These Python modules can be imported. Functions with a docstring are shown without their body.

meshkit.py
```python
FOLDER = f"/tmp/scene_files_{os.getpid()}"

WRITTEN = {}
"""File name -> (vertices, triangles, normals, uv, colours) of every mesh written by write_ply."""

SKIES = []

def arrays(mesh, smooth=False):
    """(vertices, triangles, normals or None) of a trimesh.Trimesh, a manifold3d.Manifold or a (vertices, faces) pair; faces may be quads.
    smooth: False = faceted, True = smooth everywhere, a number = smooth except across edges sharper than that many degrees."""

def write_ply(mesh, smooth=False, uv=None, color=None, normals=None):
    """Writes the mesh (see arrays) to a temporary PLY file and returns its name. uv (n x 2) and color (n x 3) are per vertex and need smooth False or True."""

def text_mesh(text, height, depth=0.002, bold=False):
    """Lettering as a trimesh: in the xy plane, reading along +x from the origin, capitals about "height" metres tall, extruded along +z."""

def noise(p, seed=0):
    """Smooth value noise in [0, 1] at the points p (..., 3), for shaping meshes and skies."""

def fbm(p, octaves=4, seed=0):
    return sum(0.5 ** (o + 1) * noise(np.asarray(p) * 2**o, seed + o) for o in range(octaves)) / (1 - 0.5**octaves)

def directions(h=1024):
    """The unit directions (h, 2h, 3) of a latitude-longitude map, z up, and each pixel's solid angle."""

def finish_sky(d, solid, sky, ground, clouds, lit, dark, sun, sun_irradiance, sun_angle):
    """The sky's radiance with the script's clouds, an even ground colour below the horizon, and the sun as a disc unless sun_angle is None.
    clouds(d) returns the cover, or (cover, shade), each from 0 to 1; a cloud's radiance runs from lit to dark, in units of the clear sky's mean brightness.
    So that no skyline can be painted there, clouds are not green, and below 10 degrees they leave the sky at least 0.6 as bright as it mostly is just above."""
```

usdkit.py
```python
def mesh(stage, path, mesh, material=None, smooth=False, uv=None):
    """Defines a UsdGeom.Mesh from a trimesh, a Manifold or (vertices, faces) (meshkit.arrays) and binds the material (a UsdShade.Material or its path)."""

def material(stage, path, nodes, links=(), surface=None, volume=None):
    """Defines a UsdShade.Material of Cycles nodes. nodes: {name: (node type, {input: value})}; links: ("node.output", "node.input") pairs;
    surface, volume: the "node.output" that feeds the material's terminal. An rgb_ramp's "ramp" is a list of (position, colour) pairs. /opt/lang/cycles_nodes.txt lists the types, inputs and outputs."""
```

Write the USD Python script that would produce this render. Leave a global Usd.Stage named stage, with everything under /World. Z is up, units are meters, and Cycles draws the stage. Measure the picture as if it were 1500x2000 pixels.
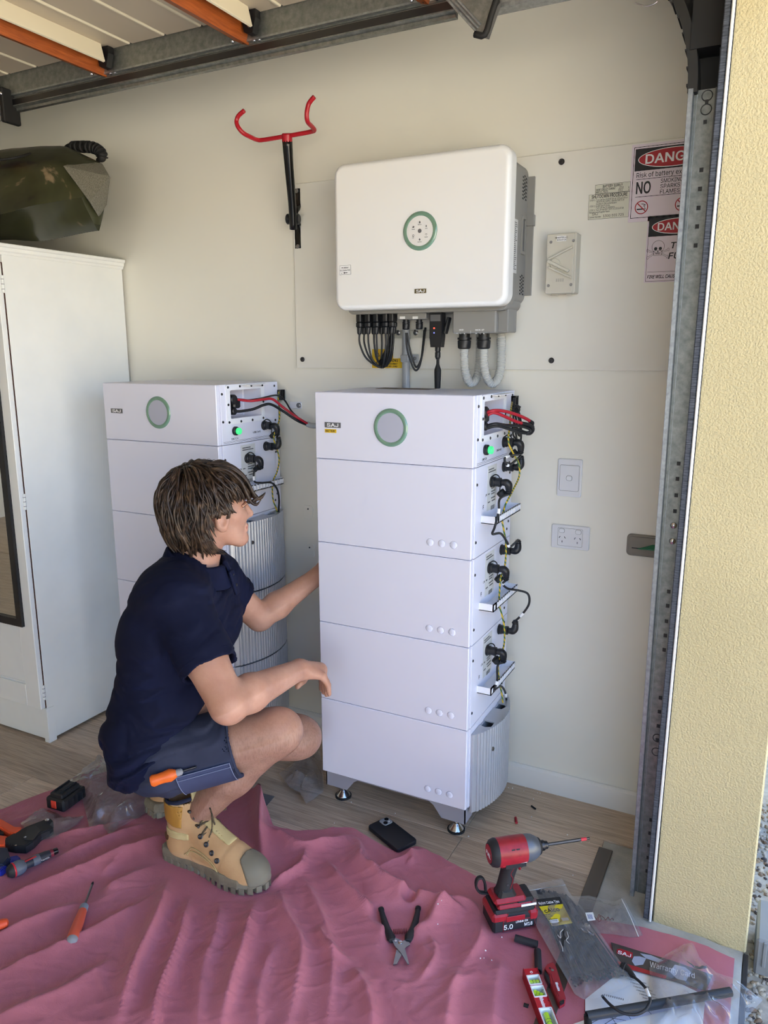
import math, random
import numpy as np, trimesh, manifold3d as m3
from scipy.ndimage import gaussian_filter
from scipy.spatial import ConvexHull
from shapely.geometry import Polygon, LineString, Point, box as sbox
from shapely import affinity
from shapely.ops import unary_union
from pxr import Usd, UsdGeom, UsdLux, UsdShade, Gf, Sdf, Vt
import usdkit, meshkit

stage = Usd.Stage.CreateInMemory()
UsdGeom.SetStageUpAxis(stage, 'Z'); UsdGeom.SetStageMetersPerUnit(stage, 1.0)
UsdGeom.Xform.Define(stage, '/World'); UsdGeom.Scope.Define(stage, '/World/Looks')
PI = math.pi
A = lambda *v: np.array(v, float)

# ---------------------------------------------------------------- camera (hand held, standing in the door opening)
YAW, PITCH, ROLL, FPX = math.radians(27.23), math.radians(11.82), math.radians(-0.135), 1487.5
EYE = A(0, -2.3, 1.435)
fw = A(-math.sin(YAW)*math.cos(PITCH), math.cos(YAW)*math.cos(PITCH), -math.sin(PITCH))
r0 = np.cross(fw, [0, 0, 1]); r0 /= np.linalg.norm(r0); u0 = np.cross(r0, fw)
RT, UP = r0*math.cos(ROLL)+u0*math.sin(ROLL), u0*math.cos(ROLL)-r0*math.sin(ROLL)
cam = UsdGeom.Camera.Define(stage, '/World/camera')
cam.CreateHorizontalApertureAttr(36.0); cam.CreateVerticalApertureAttr(48.0)
cam.CreateFocalLengthAttr(36.0*FPX/1500); cam.CreateClippingRangeAttr((0.05, 200.0))
cam.AddTransformOp().Set(Gf.Matrix4d(*RT, 0, *UP, 0, *(-fw), 0, *EYE, 1))
EXPOSURE = 0.70
cam.CreateExposureAttr(EXPOSURE)

# ---------------------------------------------------------------- daylight (the photograph is balanced for open shade: the sky near neutral, the sun warm)
SKY, SUN = 0.21, 5.6
SUN_EL, SUN_AZ = math.radians(66), math.radians(205)      # stands behind the house, so that the opening lies in its shade
sky = usdkit.material(stage, '/World/Looks/sky', {
    's': ('sky_texture', {'sky_type': 'multiple_scattering', 'sun_disc': False, 'sun_elevation': SUN_EL, 'sun_rotation': math.radians(245), 'air_density': 1.0, 'aerosol_density': 1.6, 'ozone_density': 1.0}),
    'w': ('mix_color', {'blend_type': 'multiply', 'fac': 1.0, 'b': (1.09, 1.0, 1.0)}),
    'b': ('background_shader', {'strength': SKY})}, [('s.color', 'w.a'), ('w.result', 'b.color')], surface='b.background')
dome = UsdLux.DomeLight.Define(stage, '/World/sky_light')
UsdShade.MaterialBindingAPI.Apply(dome.GetPrim()).Bind(sky)
sun = UsdLux.DistantLight.Define(stage, '/World/sun_light')
sun.CreateIntensityAttr(SUN); sun.CreateAngleAttr(0.53); sun.CreateNormalizeAttr(True); sun.CreateColorAttr((1.0, 0.93, 0.80))
sd = A(math.cos(SUN_EL)*math.cos(SUN_AZ), math.cos(SUN_EL)*math.sin(SUN_AZ), math.sin(SUN_EL))
sx = np.cross([0, 0, 1], sd); sx /= np.linalg.norm(sx); sy = np.cross(sd, sx)
sun.AddTransformOp().Set(Gf.Matrix4d(*sx, 0, *sy, 0, *sd, 0, 0, 0, 0, 1))

# ---------------------------------------------------------------- from the photograph to the planes of the place
def ray(px, py): return RT*(px-750)/FPX-UP*(py-1000)/FPX+fw
def on_y(px, py, y=0.0): d = ray(px, py); return EYE+(y-EYE[1])/d[1]*d
def on_z(px, py, z=0.0): d = ray(px, py); return EYE+(z-EYE[2])/d[2]*d
def on_x(px, py, x): d = ray(px, py); return EYE+(x-EYE[0])/d[0]*d
def on_d(px, py, dist): d = ray(px, py); return EYE+d/np.linalg.norm(d)*dist

# ---------------------------------------------------------------- naming and grouping
taken = {}
def fresh(parent, name):
    k = (parent, name); n = taken.get(k, 0); taken[k] = n+1
    return f'{parent}/{name}' if n == 0 else f'{parent}/{name}_{n:03d}'
def tag(p, label=None, cat=None, group=None, kind=None):
    for k, v in (('label', label), ('category', cat), ('group', group), ('kind', kind)):
        if v: p.SetCustomDataByKey(k, v)
    return p
class Thing:
    def __init__(s, name, label, cat, loc=(0, 0, 0), rot=None, group=None, kind=None):
        s.path = fresh('/World', name); x = UsdGeom.Xform.Define(stage, s.path)
        s.M = np.eye(4); s.M[:3, 3] = loc
        if rot is not None: s.M[:3, :3] = rot if np.ndim(rot) == 2 else rotz(rot)
        x.AddTransformOp().Set(Gf.Matrix4d(*s.M.T.ravel())); s.I = np.linalg.inv(s.M)
        s.prim = tag(x.GetPrim(), label, cat, group, kind)
    def part(s, name, mesh, mat, parent=None, world=False, smooth=False, label=None, kind=None):
        """A part (or, with parent, a sub-part). world=True: the mesh is in world coordinates."""
        v, f = vf(mesh)
        if world: v = v@s.I[:3, :3].T+s.I[:3, 3]
        path = fresh(parent or s.path, name)
        tag(usdkit.mesh(stage, path, (v, f), mat, smooth=smooth).GetPrim(), label, kind=kind)
        return path
def vf(mesh):
    if hasattr(mesh, 'to_mesh'):
        m = mesh.to_mesh(); return np.array(m.vert_properties[:, :3], float), np.array(m.tri_verts, int)
    if isinstance(mesh, (tuple, list)):
        v, f = np.asarray(mesh[0], float), np.asarray(mesh[1], int)
        return (v, np.vstack([f[:, [0, 1, 2]], f[:, [0, 2, 3]]])) if f.shape[1] == 4 else (v, f)
    return np.array(mesh.vertices, float), np.array(mesh.faces, int)
def solo(name, mesh, mat, label, cat=None, group=None, kind=None, smooth=False):
    p = usdkit.mesh(stage, fresh('/World', name), vf(mesh), mat, smooth=smooth).GetPrim()
    return tag(p, label, cat, group, kind)
def copy_thing(src, name, label, loc, rot=0.0, group=None, scale=None):
    x = UsdGeom.Xform.Define(stage, fresh('/World', name))
    M = np.eye(4); M[:3, :3] = rot if np.ndim(rot) == 2 else rotz(rot); M[:3, 3] = loc
    x.AddTransformOp(opSuffix='place').Set(Gf.Matrix4d(*M.T.ravel()))
    p = x.GetPrim(); p.GetReferences().AddInternalReference(src); p.SetInstanceable(True)
    x.SetXformOpOrder([o for o in x.GetOrderedXformOps() if 'place' in o.GetOpName()])
    return tag(p, label, None, group)

# ---------------------------------------------------------------- shapes
def rotz(a): c, s = math.cos(a), math.sin(a); return A(c, -s, 0, s, c, 0, 0, 0, 1).reshape(3, 3)
def rotx(a): c, s = math.cos(a), math.sin(a); return A(1, 0, 0, 0, c, -s, 0, s, c).reshape(3, 3)
def roty(a): c, s = math.cos(a), math.sin(a); return A(c, 0, s, 0, 1, 0, -s, 0, c).reshape(3, 3)
def basis(z, x=None):
    """A rotation whose third column is z."""
    z = np.asarray(z, float)/np.linalg.norm(z); x = A(1, 0, 0) if x is None else np.asarray(x, float)
    if abs(x@z) > .98*np.linalg.norm(x): x = A(0, 1, 0)
    x = x-(x@z)*z; x /= np.linalg.norm(x); return np.stack([x, np.cross(z, x), z], 1)
def put(mesh, loc=(0, 0, 0), R=None):
    v, f = vf(mesh)
    return (v@R.T if R is not None else v)+np.asarray(loc, float), f
def join(*ms):
    vs, fs, n = [], [], 0
    for m in ms:
        v, f = vf(m); vs.append(v); fs.append(f+n); n += len(v)
    return np.vstack(vs), np.vstack(fs)
def hull(pts):
    h = trimesh.convex.convex_hull(np.asarray(pts, float)); return np.array(h.vertices), np.array(h.faces)
def bx(lo, hi, b=0.0):
    """A box from corner to corner with chamfered edges."""
    lo, hi = np.minimum(lo, hi).astype(float), np.maximum(lo, hi).astype(float)
    b = min(b, .45*(hi-lo).min())
    if b <= 0:
        m = trimesh.creation.box(hi-lo); return np.array(m.vertices)+(lo+hi)/2, np.array(m.faces)
    p = []
    for k in range(3):
        l, h = lo+b, hi-b; l[k], h[k] = lo[k], hi[k]
        p += [[(l, h)[i][0], (l, h)[j][1], (l, h)[m][2]] for i in (0, 1) for j in (0, 1) for m in (0, 1)]
    return hull(p)
def rrect(w, h, r, n=6):
    return np.array([[sx_*(w/2-r)+r*math.cos(a), sy_*(h/2-r)+r*math.sin(a)] for sx_, sy_, a0 in ((1, 1, 0), (-1, 1, PI/2), (-1, -1, PI), (1, -1, 3*PI/2)) for a in np.linspace(a0, a0+PI/2, n)])
def loft(rings, caps=True):
    """Closed rings with equal counts, joined; the first and last are capped by fans."""
    n = len(rings[0]); v = np.vstack(rings); f = []
    for k in range(len(rings)-1):
        i = np.arange(n); j = (i+1) % n; a, b = k*n, (k+1)*n
        f += [np.stack([a+i, a+j, b+j], 1), np.stack([a+i, b+j, b+i], 1)]
    if caps:
        for k, s in ((0, 1), (len(rings)-1, -1)):
            c = len(v); v = np.vstack([v, np.mean(rings[k], 0)]); i = np.arange(n)+k*n; j = (np.arange(n)+1) % n+k*n
            f.append(np.stack([np.full(n, c), j, i], 1) if s == 1 else np.stack([np.full(n, c), i, j], 1))
    return v, np.vstack(f)
def plate(outline, h, b=0.0, z=0.0):
    """A convex outline (n x 2) raised from z by h, its top edge rounded by b."""
    o = np.asarray(outline, float); c = o.mean(0)
    lv = [(0, z)]
    if b > 0:
        lv += [(b*(1-math.cos(t)), z+h-b+b*math.sin(t)) for t in np.linspace(0, PI/2, 5)]
    else: lv += [(0, z+h)]
    d = np.roll(o, -1, 0)-np.roll(o, 1, 0); nr = np.stack([d[:, 1], -d[:, 0]], 1); nr /= np.linalg.norm(nr, axis=1, keepdims=True)+1e-12
    if ((o-c)*nr).sum() < 0: nr = -nr
    return loft([np.c_[o-nr*i, np.full(len(o), zz)] for i, zz in lv])
def ext(poly, h, z=0.0):
    out = []
    for g in getattr(poly, 'geoms', [poly]):
        if g.is_empty or g.area < 1e-10: continue
        m = trimesh.creation.extrude_polygon(g, h, engine='earcut'); out.append((np.array(m.vertices)+[0, 0, z], np.array(m.faces)))
    return join(*out)
XZ = A(1, 0, 0, 0, 0, -1, 0, 1, 0).reshape(3, 3)      # local x, y, z -> x, z up, and out of the wall (-y)
YZ = A(0, 0, 1, 1, 0, 0, 0, 1, 0).reshape(3, 3)       # local x, y, z -> y, z up, and out along +x
def lathe(prof, n=24, R=None, loc=(0, 0, 0)):
    """Profile [(radius, z)] turned about z."""
    a = np.linspace(0, 2*PI, n, endpoint=False)
    rings = [np.c_[max(r, 1e-5)*np.cos(a), max(r, 1e-5)*np.sin(a), np.full(n, z)] for r, z in prof]
    return put(loft(rings), loc, R)
def cyl(p, q, r, n=16, b=0.0):
    p, q = np.asarray(p, float), np.asarray(q, float); L = np.linalg.norm(q-p)
    pr = [(r, 0), (r, L)] if b <= 0 else [(r-b, 0), (r, b), (r, L-b), (r-b, L)]
    return lathe(pr, n, basis(q-p), p)
def spline(pts, n=8):
    P = np.asarray(pts, float)
    if len(P) < 3: return P
    P = np.vstack([2*P[0]-P[1], P, 2*P[-1]-P[-2]]); out = []
    for i in range(1, len(P)-2):
        for t in np.linspace(0, 1, n, endpoint=False):
            a, b, c, d = P[i-1:i+3]
            out.append(.5*(2*b+(c-a)*t+(2*a-5*b+4*c-d)*t*t+(3*b-a-3*c+d)*t**3))
    return np.array(out+[P[-2]])
def tube(pts, r, n=8, smooth=8, flat=None):
    """A closed tube along a curve; r a number or one per given point. flat=(direction, factor) squashes the section."""
    p = spline(pts, smooth) if smooth else np.asarray(pts, float)
    rr = np.full(len(p), r) if np.ndim(r) == 0 else np.interp(np.linspace(0, len(r)-1, len(p)), np.arange(len(r)), r)
    t = np.gradient(p, axis=0); t /= np.linalg.norm(t, axis=1, keepdims=True)+1e-12
    ref = A(0, 0, 1) if abs(t[0][2]) < .9 else A(1, 0, 0)
    a = ref-(ref@t[0])*t[0]; a /= np.linalg.norm(a); ang = np.linspace(0, 2*PI, n, endpoint=False); rings = []
    for k in range(len(p)):
        a = a-(a@t[k])*t[k]; a /= np.linalg.norm(a)+1e-12; b = np.cross(t[k], a)
        o = rr[k]*(np.cos(ang)[:, None]*a+np.sin(ang)[:, None]*b)
        if flat is not None:
            d = np.asarray(flat[0], float); o = o-(1-flat[1])*(o@d)[:, None]*d
        rings.append(p[k]+o)
    return loft(rings)
def text(s, h, d=.0004, bold=False):
    m = meshkit.text_mesh(s, h, d, bold); return np.array(m.vertices), np.array(m.faces)
def text_c(s, h, d=.0004, bold=False, width=None):
    v, f = text(s, h, d, bold); w = v[:, 0].max()-v[:, 0].min(); v[:, 0] -= (v[:, 0].max()+v[:, 0].min())/2; v[:, 1] -= h/2
    if width: v[:, 0] *= width/w
    return v, f
def man(mesh):
    v, f = vf(mesh)
    t = trimesh.Trimesh(v, f, process=True); trimesh.repair.fix_normals(t)
    return m3.Manifold(m3.Mesh(np.asarray(t.vertices, np.float32), np.asarray(t.faces, np.uint32)))
def grid_faces(nu, nv):
    i, j = np.meshgrid(np.arange(nu-1), np.arange(nv-1), indexing='ij'); a = (i*nv+j).ravel()
    return np.stack([a, a+nv, a+nv+1, a+1], 1)
def nets(fn, lo, hi, h):
    """The zero surface of fn(points) (negative inside) as a mesh, by surface nets on a grid of step h; fn is only evaluated fully near the surface."""
    lo, hi = np.asarray(lo, float), np.asarray(hi, float); c = 4
    n = (np.ceil((hi-lo)/h/c).astype(int)+1)*c
    pts = lambda ix: lo+h*ix
    cs = [np.arange(0, n[k], c)+c/2-.5 for k in range(3)]
    C = fn(pts(np.stack(np.meshgrid(*cs, indexing='ij'), -1).reshape(-1, 3))).reshape([len(x) for x in cs])
    F = C.repeat(c, 0).repeat(c, 1).repeat(c, 2).astype(np.float32); ix = np.stack(np.nonzero(np.abs(F) < h*c*1.6), 1)
    F[tuple(ix.T)] = fn(pts(ix)); S = F < 0
    off = [(a, b, d) for a in (0, 1) for b in (0, 1) for d in (0, 1)]
    sl = lambda o: tuple(slice(o[k], n[k]-1+o[k]) for k in range(3))
    k8 = sum(S[sl(o)].astype(np.int8) for o in off); act = np.stack(np.nonzero((k8 > 0) & (k8 < 8)), 1)
    idx = np.full(n-1, -1); idx[tuple(act.T)] = np.arange(len(act)); acc = np.zeros((len(act), 3)); cnt = np.zeros(len(act))
    for p in off:
        for k in range(3):
            if p[k] == 0:
                q = np.array(p); q[k] = 1; a, b = F[tuple((act+p).T)], F[tuple((act+q).T)]; cr = (a < 0) != (b < 0)
                t = np.where(cr, a/np.where(a == b, 1, a-b), 0)
                for m in range(3): acc[:, m] += np.where(cr, p[m]+(t if m == k else 0), 0)
                cnt += cr
    V = lo+h*(act+acc/cnt[:, None]); faces = []
    for k in range(3):
        a, b = (k+1) % 3, (k+2) % 3
        s0 = [slice(1, n[m]-1) for m in range(3)]; s0[k] = slice(0, n[k]-1); s1 = list(s0); s1[k] = slice(1, n[k])
        ii = np.stack(np.nonzero(S[tuple(s0)] != S[tuple(s1)]), 1); ii[:, a] += 1; ii[:, b] += 1
        inside = S[tuple(ii.T)]
        def at(da, db):
            j = ii.copy(); j[:, a] -= da; j[:, b] -= db; return idx[tuple(j.T)]
        q = np.stack([at(1, 1), at(0, 1), at(0, 0), at(1, 0)], 1); q[~inside] = q[~inside][:, ::-1]; faces.append(q)
    q = np.vstack(faces); q = q[(q >= 0).all(1)]
    return V, np.vstack([q[:, [0, 1, 2]], q[:, [0, 2, 3]]])
def relax(mesh, it=4, lam=.5):
    """Taubin smoothing."""
    from scipy.sparse import coo_matrix, diags
    v, f = vf(mesh); e = np.vstack([f[:, [0, 1]], f[:, [1, 2]], f[:, [2, 0]]]); e = np.vstack([e, e[:, ::-1]])
    W = coo_matrix((np.ones(len(e)), (e[:, 0], e[:, 1])), shape=(len(v),)*2).tocsr(); W.data[:] = 1
    d = np.asarray(W.sum(1)).ravel(); ok = (d > 0)[:, None]; W = diags(1/np.maximum(d, 1))@W
    for k in range(2*it): v = v+(lam if k % 2 == 0 else -lam-.02)*np.where(ok, W@v-v, 0)
    return v, f
def smin(a, b, k):
    h = np.clip(.5+.5*(b-a)/k, 0, 1); return b+(a-b)*h-k*h*(1-h)
def cone(P, a, b, ra, rb):
    """Signed distance (near enough) to a tapered capsule."""
    a, b = np.asarray(a, float), np.asarray(b, float); d = b-a; t = np.clip((P-a)@d/(d@d), 0, 1)
    return np.linalg.norm(P-a-t[:, None]*d, axis=1)-(ra+(rb-ra)*t)
def ell(P, c, r, R=None):
    q = P-np.asarray(c, float)
    if R is not None: q = q@R
    q = q/np.asarray(r, float); k = np.linalg.norm(q, axis=1); return (k-1)*np.min(r)*np.where(k > 1, 1, 1)

# ---------------------------------------------------------------- materials
def lin(c): c = np.asarray(c, float)/255; return tuple(np.where(c <= .04045, c/12.92, ((c+.055)/1.055)**2.4))
def mat(name, c, rough=.5, metal=0.0, noise=None, bump=None, spec=.5, coat=0.0, extra=None, vec=None):
    """noise=(scale, colour at the other end, detail): blotches; bump=(scale, distance, detail): fine relief."""
    n = {'p': ('principled_bsdf', {'base_color': lin(c), 'roughness': rough, 'metallic': metal, 'specular_ior_level': spec, 'coat_weight': coat, **(extra or {})}), 'g': ('geometry', {})}
    L = []; src = 'g.position'
    if vec is not None:
        n['m'] = ('mapping', {'scale': vec}); L.append(('g.position', 'm.vector')); src = 'm.vector'
    if noise:
        n['n'] = ('noise_texture', {'scale': noise[0], 'detail': noise[2] if len(noise) > 2 else 4.0, 'roughness': .6})
        n['r'] = ('rgb_ramp', {'ramp': [(.3, lin(c)), (.7, lin(noise[1]))]}); L += [(src, 'n.vector'), ('n.fac', 'r.fac'), ('r.color', 'p.base_color')]
    if bump:
        n['bn'] = ('noise_texture', {'scale': bump[0], 'detail': bump[2] if len(bump) > 2 else 3.0})
        n['b'] = ('bump', {'strength': 1.0, 'distance': bump[1]}); L += [(src, 'bn.vector'), ('bn.fac', 'b.height'), ('b.normal', 'p.normal')]
    return usdkit.material(stage, f'/World/Looks/{name}', n, L, surface='p.BSDF')
M = {}
def mk(name, *a, **k): M[name] = mat(name, *a, **k); return M[name]
mk('wall_paint', (233, 230, 218), .55, bump=(220, .00012))
mk('board_paint', (231, 229, 219), .45, noise=(3, (227, 224, 214)))
mk('white_gloss', (232, 231, 226), .35)
mk('ceiling_paint', (225, 222, 212), .8)
mk('white_plastic', (226, 224, 220), .35)
mk('tower_white', (222, 222, 234), .42, bump=(900, .00004))
mk('tower_side', (232, 233, 238), .45)
mk('inverter_white', (236, 235, 232), .4)
mk('grey_case', (138, 136, 131), .5)
mk('dark_grey', (92, 92, 92), .55)
mk('black_plastic', (22, 22, 24), .42)
mk('black_gloss', (12, 12, 13), .18)
mk('black_rubber', (20, 20, 21), .7)
mk('cable_black', (24, 24, 26), .5)
mk('cable_red', (176, 32, 48), .45)
mk('red_paint', (178, 26, 40), .3)
mk('chrome', (205, 205, 208), .16, 1.0)
mk('steel', (150, 150, 152), .32, 1.0)
mk('dark_steel', (78, 78, 80), .4, 1.0)
mk('silver_cover', (188, 190, 194), .38, .55)
mk('galvanised', (150, 152, 148), .42, .75, noise=(60, (112, 116, 114), 6))
mk('galv_bright', (176, 180, 182), .4, .8, noise=(90, (140, 144, 146), 5))
mk('timber', (176, 92, 38), .42, noise=(30, (138, 66, 26), 5), vec=(8, .6, 8))
mk('ink', (26, 26, 28), .6)
mk('white_print', (236, 236, 236), .6)
mk('sign_white', (226, 214, 222), .5)
mk('sign_red', (170, 24, 38), .45)
mk('sign_yellow', (222, 182, 34), .45)
mk('paper', (232, 232, 230), .7)
mk('label_grey', (206, 206, 204), .6)
mk('green_glass', (108, 142, 120), .12, spec=.7, coat=.6)
mk('dial_grey', (176, 178, 192), .4)
mk('logo_metal', (120, 108, 78), .35, .6)
mk('logo_grey', (118, 118, 120), .35, .5)
mk('yellow_wire', (206, 168, 44), .45)
mk('green_wire', (66, 112, 58), .45)
mk('grey_conduit', (186, 186, 180), .55)
mk('grey_pvc', (160, 164, 168), .4)
M['green_lamp'] = usdkit.material(stage, '/World/Looks/green_lamp', {'p': ('principled_bsdf', {'base_color': (.05, .6, .2), 'roughness': .2, 'emission_color': (.06, 1.0, .25), 'emission_strength': .4})}, surface='p.BSDF')
# ================================================================ the setting
ROOF = 2.62
mk('render_yellow', (226, 208, 158), .85, noise=(2.2, (218, 199, 148), 3))
stu = usdkit.material(stage, '/World/Looks/stucco', {
    'g': ('geometry', {}), 'v': ('noise_texture', {'scale': 210., 'detail': 2.0, 'roughness': .5}), 'n': ('noise_texture', {'scale': 2.5, 'detail': 4.0}),
    'vr': ('rgb_ramp', {'ramp': [(.38, (0, 0, 0)), (.62, (1, 1, 1))]}), 'r': ('rgb_ramp', {'ramp': [(.3, lin((204, 189, 146))), (.7, lin((194, 180, 138)))]}),
    'b': ('bump', {'strength': .5, 'distance': .002}), 'p': ('principled_bsdf', {'roughness': .85})},
    [('g.position', 'v.vector'), ('g.position', 'n.vector'), ('n.fac', 'r.fac'), ('r.color', 'p.base_color'), ('v.fac', 'vr.fac'), ('vr.color', 'b.height'), ('b.normal', 'p.normal')], surface='p.BSDF')
conc = mat('concrete', (196, 195, 186), .85, noise=(9, (160, 158, 150), 8), bump=(160, .0008, 4))
solo('wall_back', bx((-6.2, 0, -.1), (.052, .2, ROOF+.1)), M['wall_paint'], 'cream painted side wall of the garage behind the battery towers', kind='structure')
solo('wall_left', bx((-6.3, -5.7, -.1), (-6.1, .2, ROOF+.1)), M['wall_paint'], 'painted far end wall of the garage', kind='structure')
solo('wall_front', bx((-6.2, -5.7, -.1), (.052, -5.5, ROOF+.1)), M['wall_paint'], 'painted garage wall opposite the battery towers', kind='structure')
solo('ceiling', bx((-6.2, -5.6, ROOF), (.052, .1, ROOF+.08)), M['ceiling_paint'], 'plain garage ceiling above the raised door', kind='structure')
solo('trim_1', bx((-.9, -6.2, ROOF+.1), (.5, .9, ROOF+.25)), M['white_gloss'], 'eave over the garage opening', kind='structure')
solo('trim_2', bx((-7, -6.2, ROOF+.25), (.5, 3., ROOF+.5)), M['dark_grey'], 'roof over the garage', kind='structure')
solo('wall_lintel', bx((-.172, -5.6, 2.2), (.052, -.0, ROOF+.1)), stu, 'yellow rendered lintel over the garage opening', kind='structure')
solo('wall_right', bx((-.168, -.47, -.01), (.052, 0, 2.3), .004), stu, 'pale yellow rendered pier beside the garage door opening', kind='structure')
solo('wall_outside', bx((-.1, -.002, -.2), (.052, 3., ROOF+.1)), stu, 'yellow rendered outside wall of the house', kind='structure')

# planks of the floor: each its own piece on the floor
def plank_mat(k):
    rnd = random.Random(k); s = 1+rnd.uniform(-.1, .08); c1, c2, c3 = [tuple(min(255, x*s) for x in c) for c in ((200, 177, 152), (222, 202, 176), (167, 145, 121))]
    return usdkit.material(stage, f'/World/Looks/plank_{k}', {
        'g': ('geometry', {}), 'm': ('mapping', {'scale': (1.4, 26, 1), 'location': (k*3.7, k*1.3, 0)}), 'n': ('noise_texture', {'scale': 3.2, 'detail': 7.0, 'roughness': .62, 'distortion': 1.3}),
        'm2': ('mapping', {'scale': (5., 160, 1), 'location': (k*1.7, k*5.3, 0)}), 'n2': ('noise_texture', {'scale': 2.0, 'detail': 3.0}),
        'r': ('rgb_ramp', {'ramp': [(.28, lin(c3)), (.5, lin(c1)), (.74, lin(c2))]}), 'r2': ('rgb_ramp', {'ramp': [(.35, (.8, .8, .8)), (.7, (1.06, 1.05, 1.03))]}),
        'x': ('mix_color', {'blend_type': 'multiply', 'fac': 1.0}), 'b': ('bump', {'strength': .25, 'distance': .0006}), 'p': ('principled_bsdf', {'roughness': .42})},
        [('g.position', 'm.vector'), ('m.vector', 'n.vector'), ('g.position', 'm2.vector'), ('m2.vector', 'n2.vector'), ('n.fac', 'r.fac'), ('n2.fac', 'r2.fac'), ('r.color', 'x.a'), ('r2.color', 'x.b'), ('x.result', 'p.base_color'), ('n2.fac', 'b.height'), ('b.normal', 'p.normal')], surface='p.BSDF')
pm = [plank_mat(k) for k in range(6)]
fl = Thing('floor', 'brown oak look vinyl plank floor of the garage', None, (0, 0, 0), kind='structure')
fl.part('subfloor', bx((-6.2, -5.6, -.1), (.045, 0, -.006)), conc)
rnd = random.Random(4)
PW, PL = .181, 1.22
for j in range(28):
    y1 = -j*PW-.004; y0 = y1-PW
    x = -6.1+rnd.uniform(0, PL) if j else -5.6
    xe = -.172 if y0 > -.235 else -.345
    while x < xe:
        a, b = x, min(x+PL, xe); x += PL
        if b < -3.4 or j > 12: continue
        fl.part('plank', bx((a+.0006, y0+.0006, -.006), (b-.0006, y1-.0006, 0), .0009), pm[rnd.randrange(6)])
fl.part('far_planks', bx((-6.1, -2.36, -.006), (-3.41, 0, -.001)), pm[0], kind='stuff')
fl.part('near_planks', bx((-6.1, -5.5, -.006), (-.345, -2.37, -.001)), pm[2], kind='stuff')
solo('trim_3', bx((-.352, -5.5, 0), (-.312, -.232, .006), .002), mat('threshold_metal', (96, 88, 80), .4, .3), 'dark bronze threshold strip along the edge of the plank floor', kind='structure')
sl = Polygon([(-.312, -5.5), (.0, -5.5), (.045, -5.46), (.045, -.56), (.038, -.52), (.0, -.48), (-.172, -.44), (-.172, -.235), (-.312, -.235)])
solo('slab', ext(sl, .14, -.14), conc, 'grey concrete slab edge under the garage door opening', kind='structure')
solo('trim_4', bx((.046, -5.5, -.1), (.058, -.475, -.004), .002), mat('joint_dark', (44, 42, 40), .8), 'dark expansion joint along the slab edge', kind='structure')
# skirting
sk = [(0, 0), (0, .074), (-.006, .074), (-.014, .066), (-.016, .055), (-.016, 0)]
def skirt(x0, x1): return loft([np.array([(x, y, z) for y, z in sk]) for x in (x0, x1)])
solo('baseboard_back', skirt(-6., -.172), M['white_gloss'], 'white skirting board along the bottom of the back wall', kind='structure', smooth=25)
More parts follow.
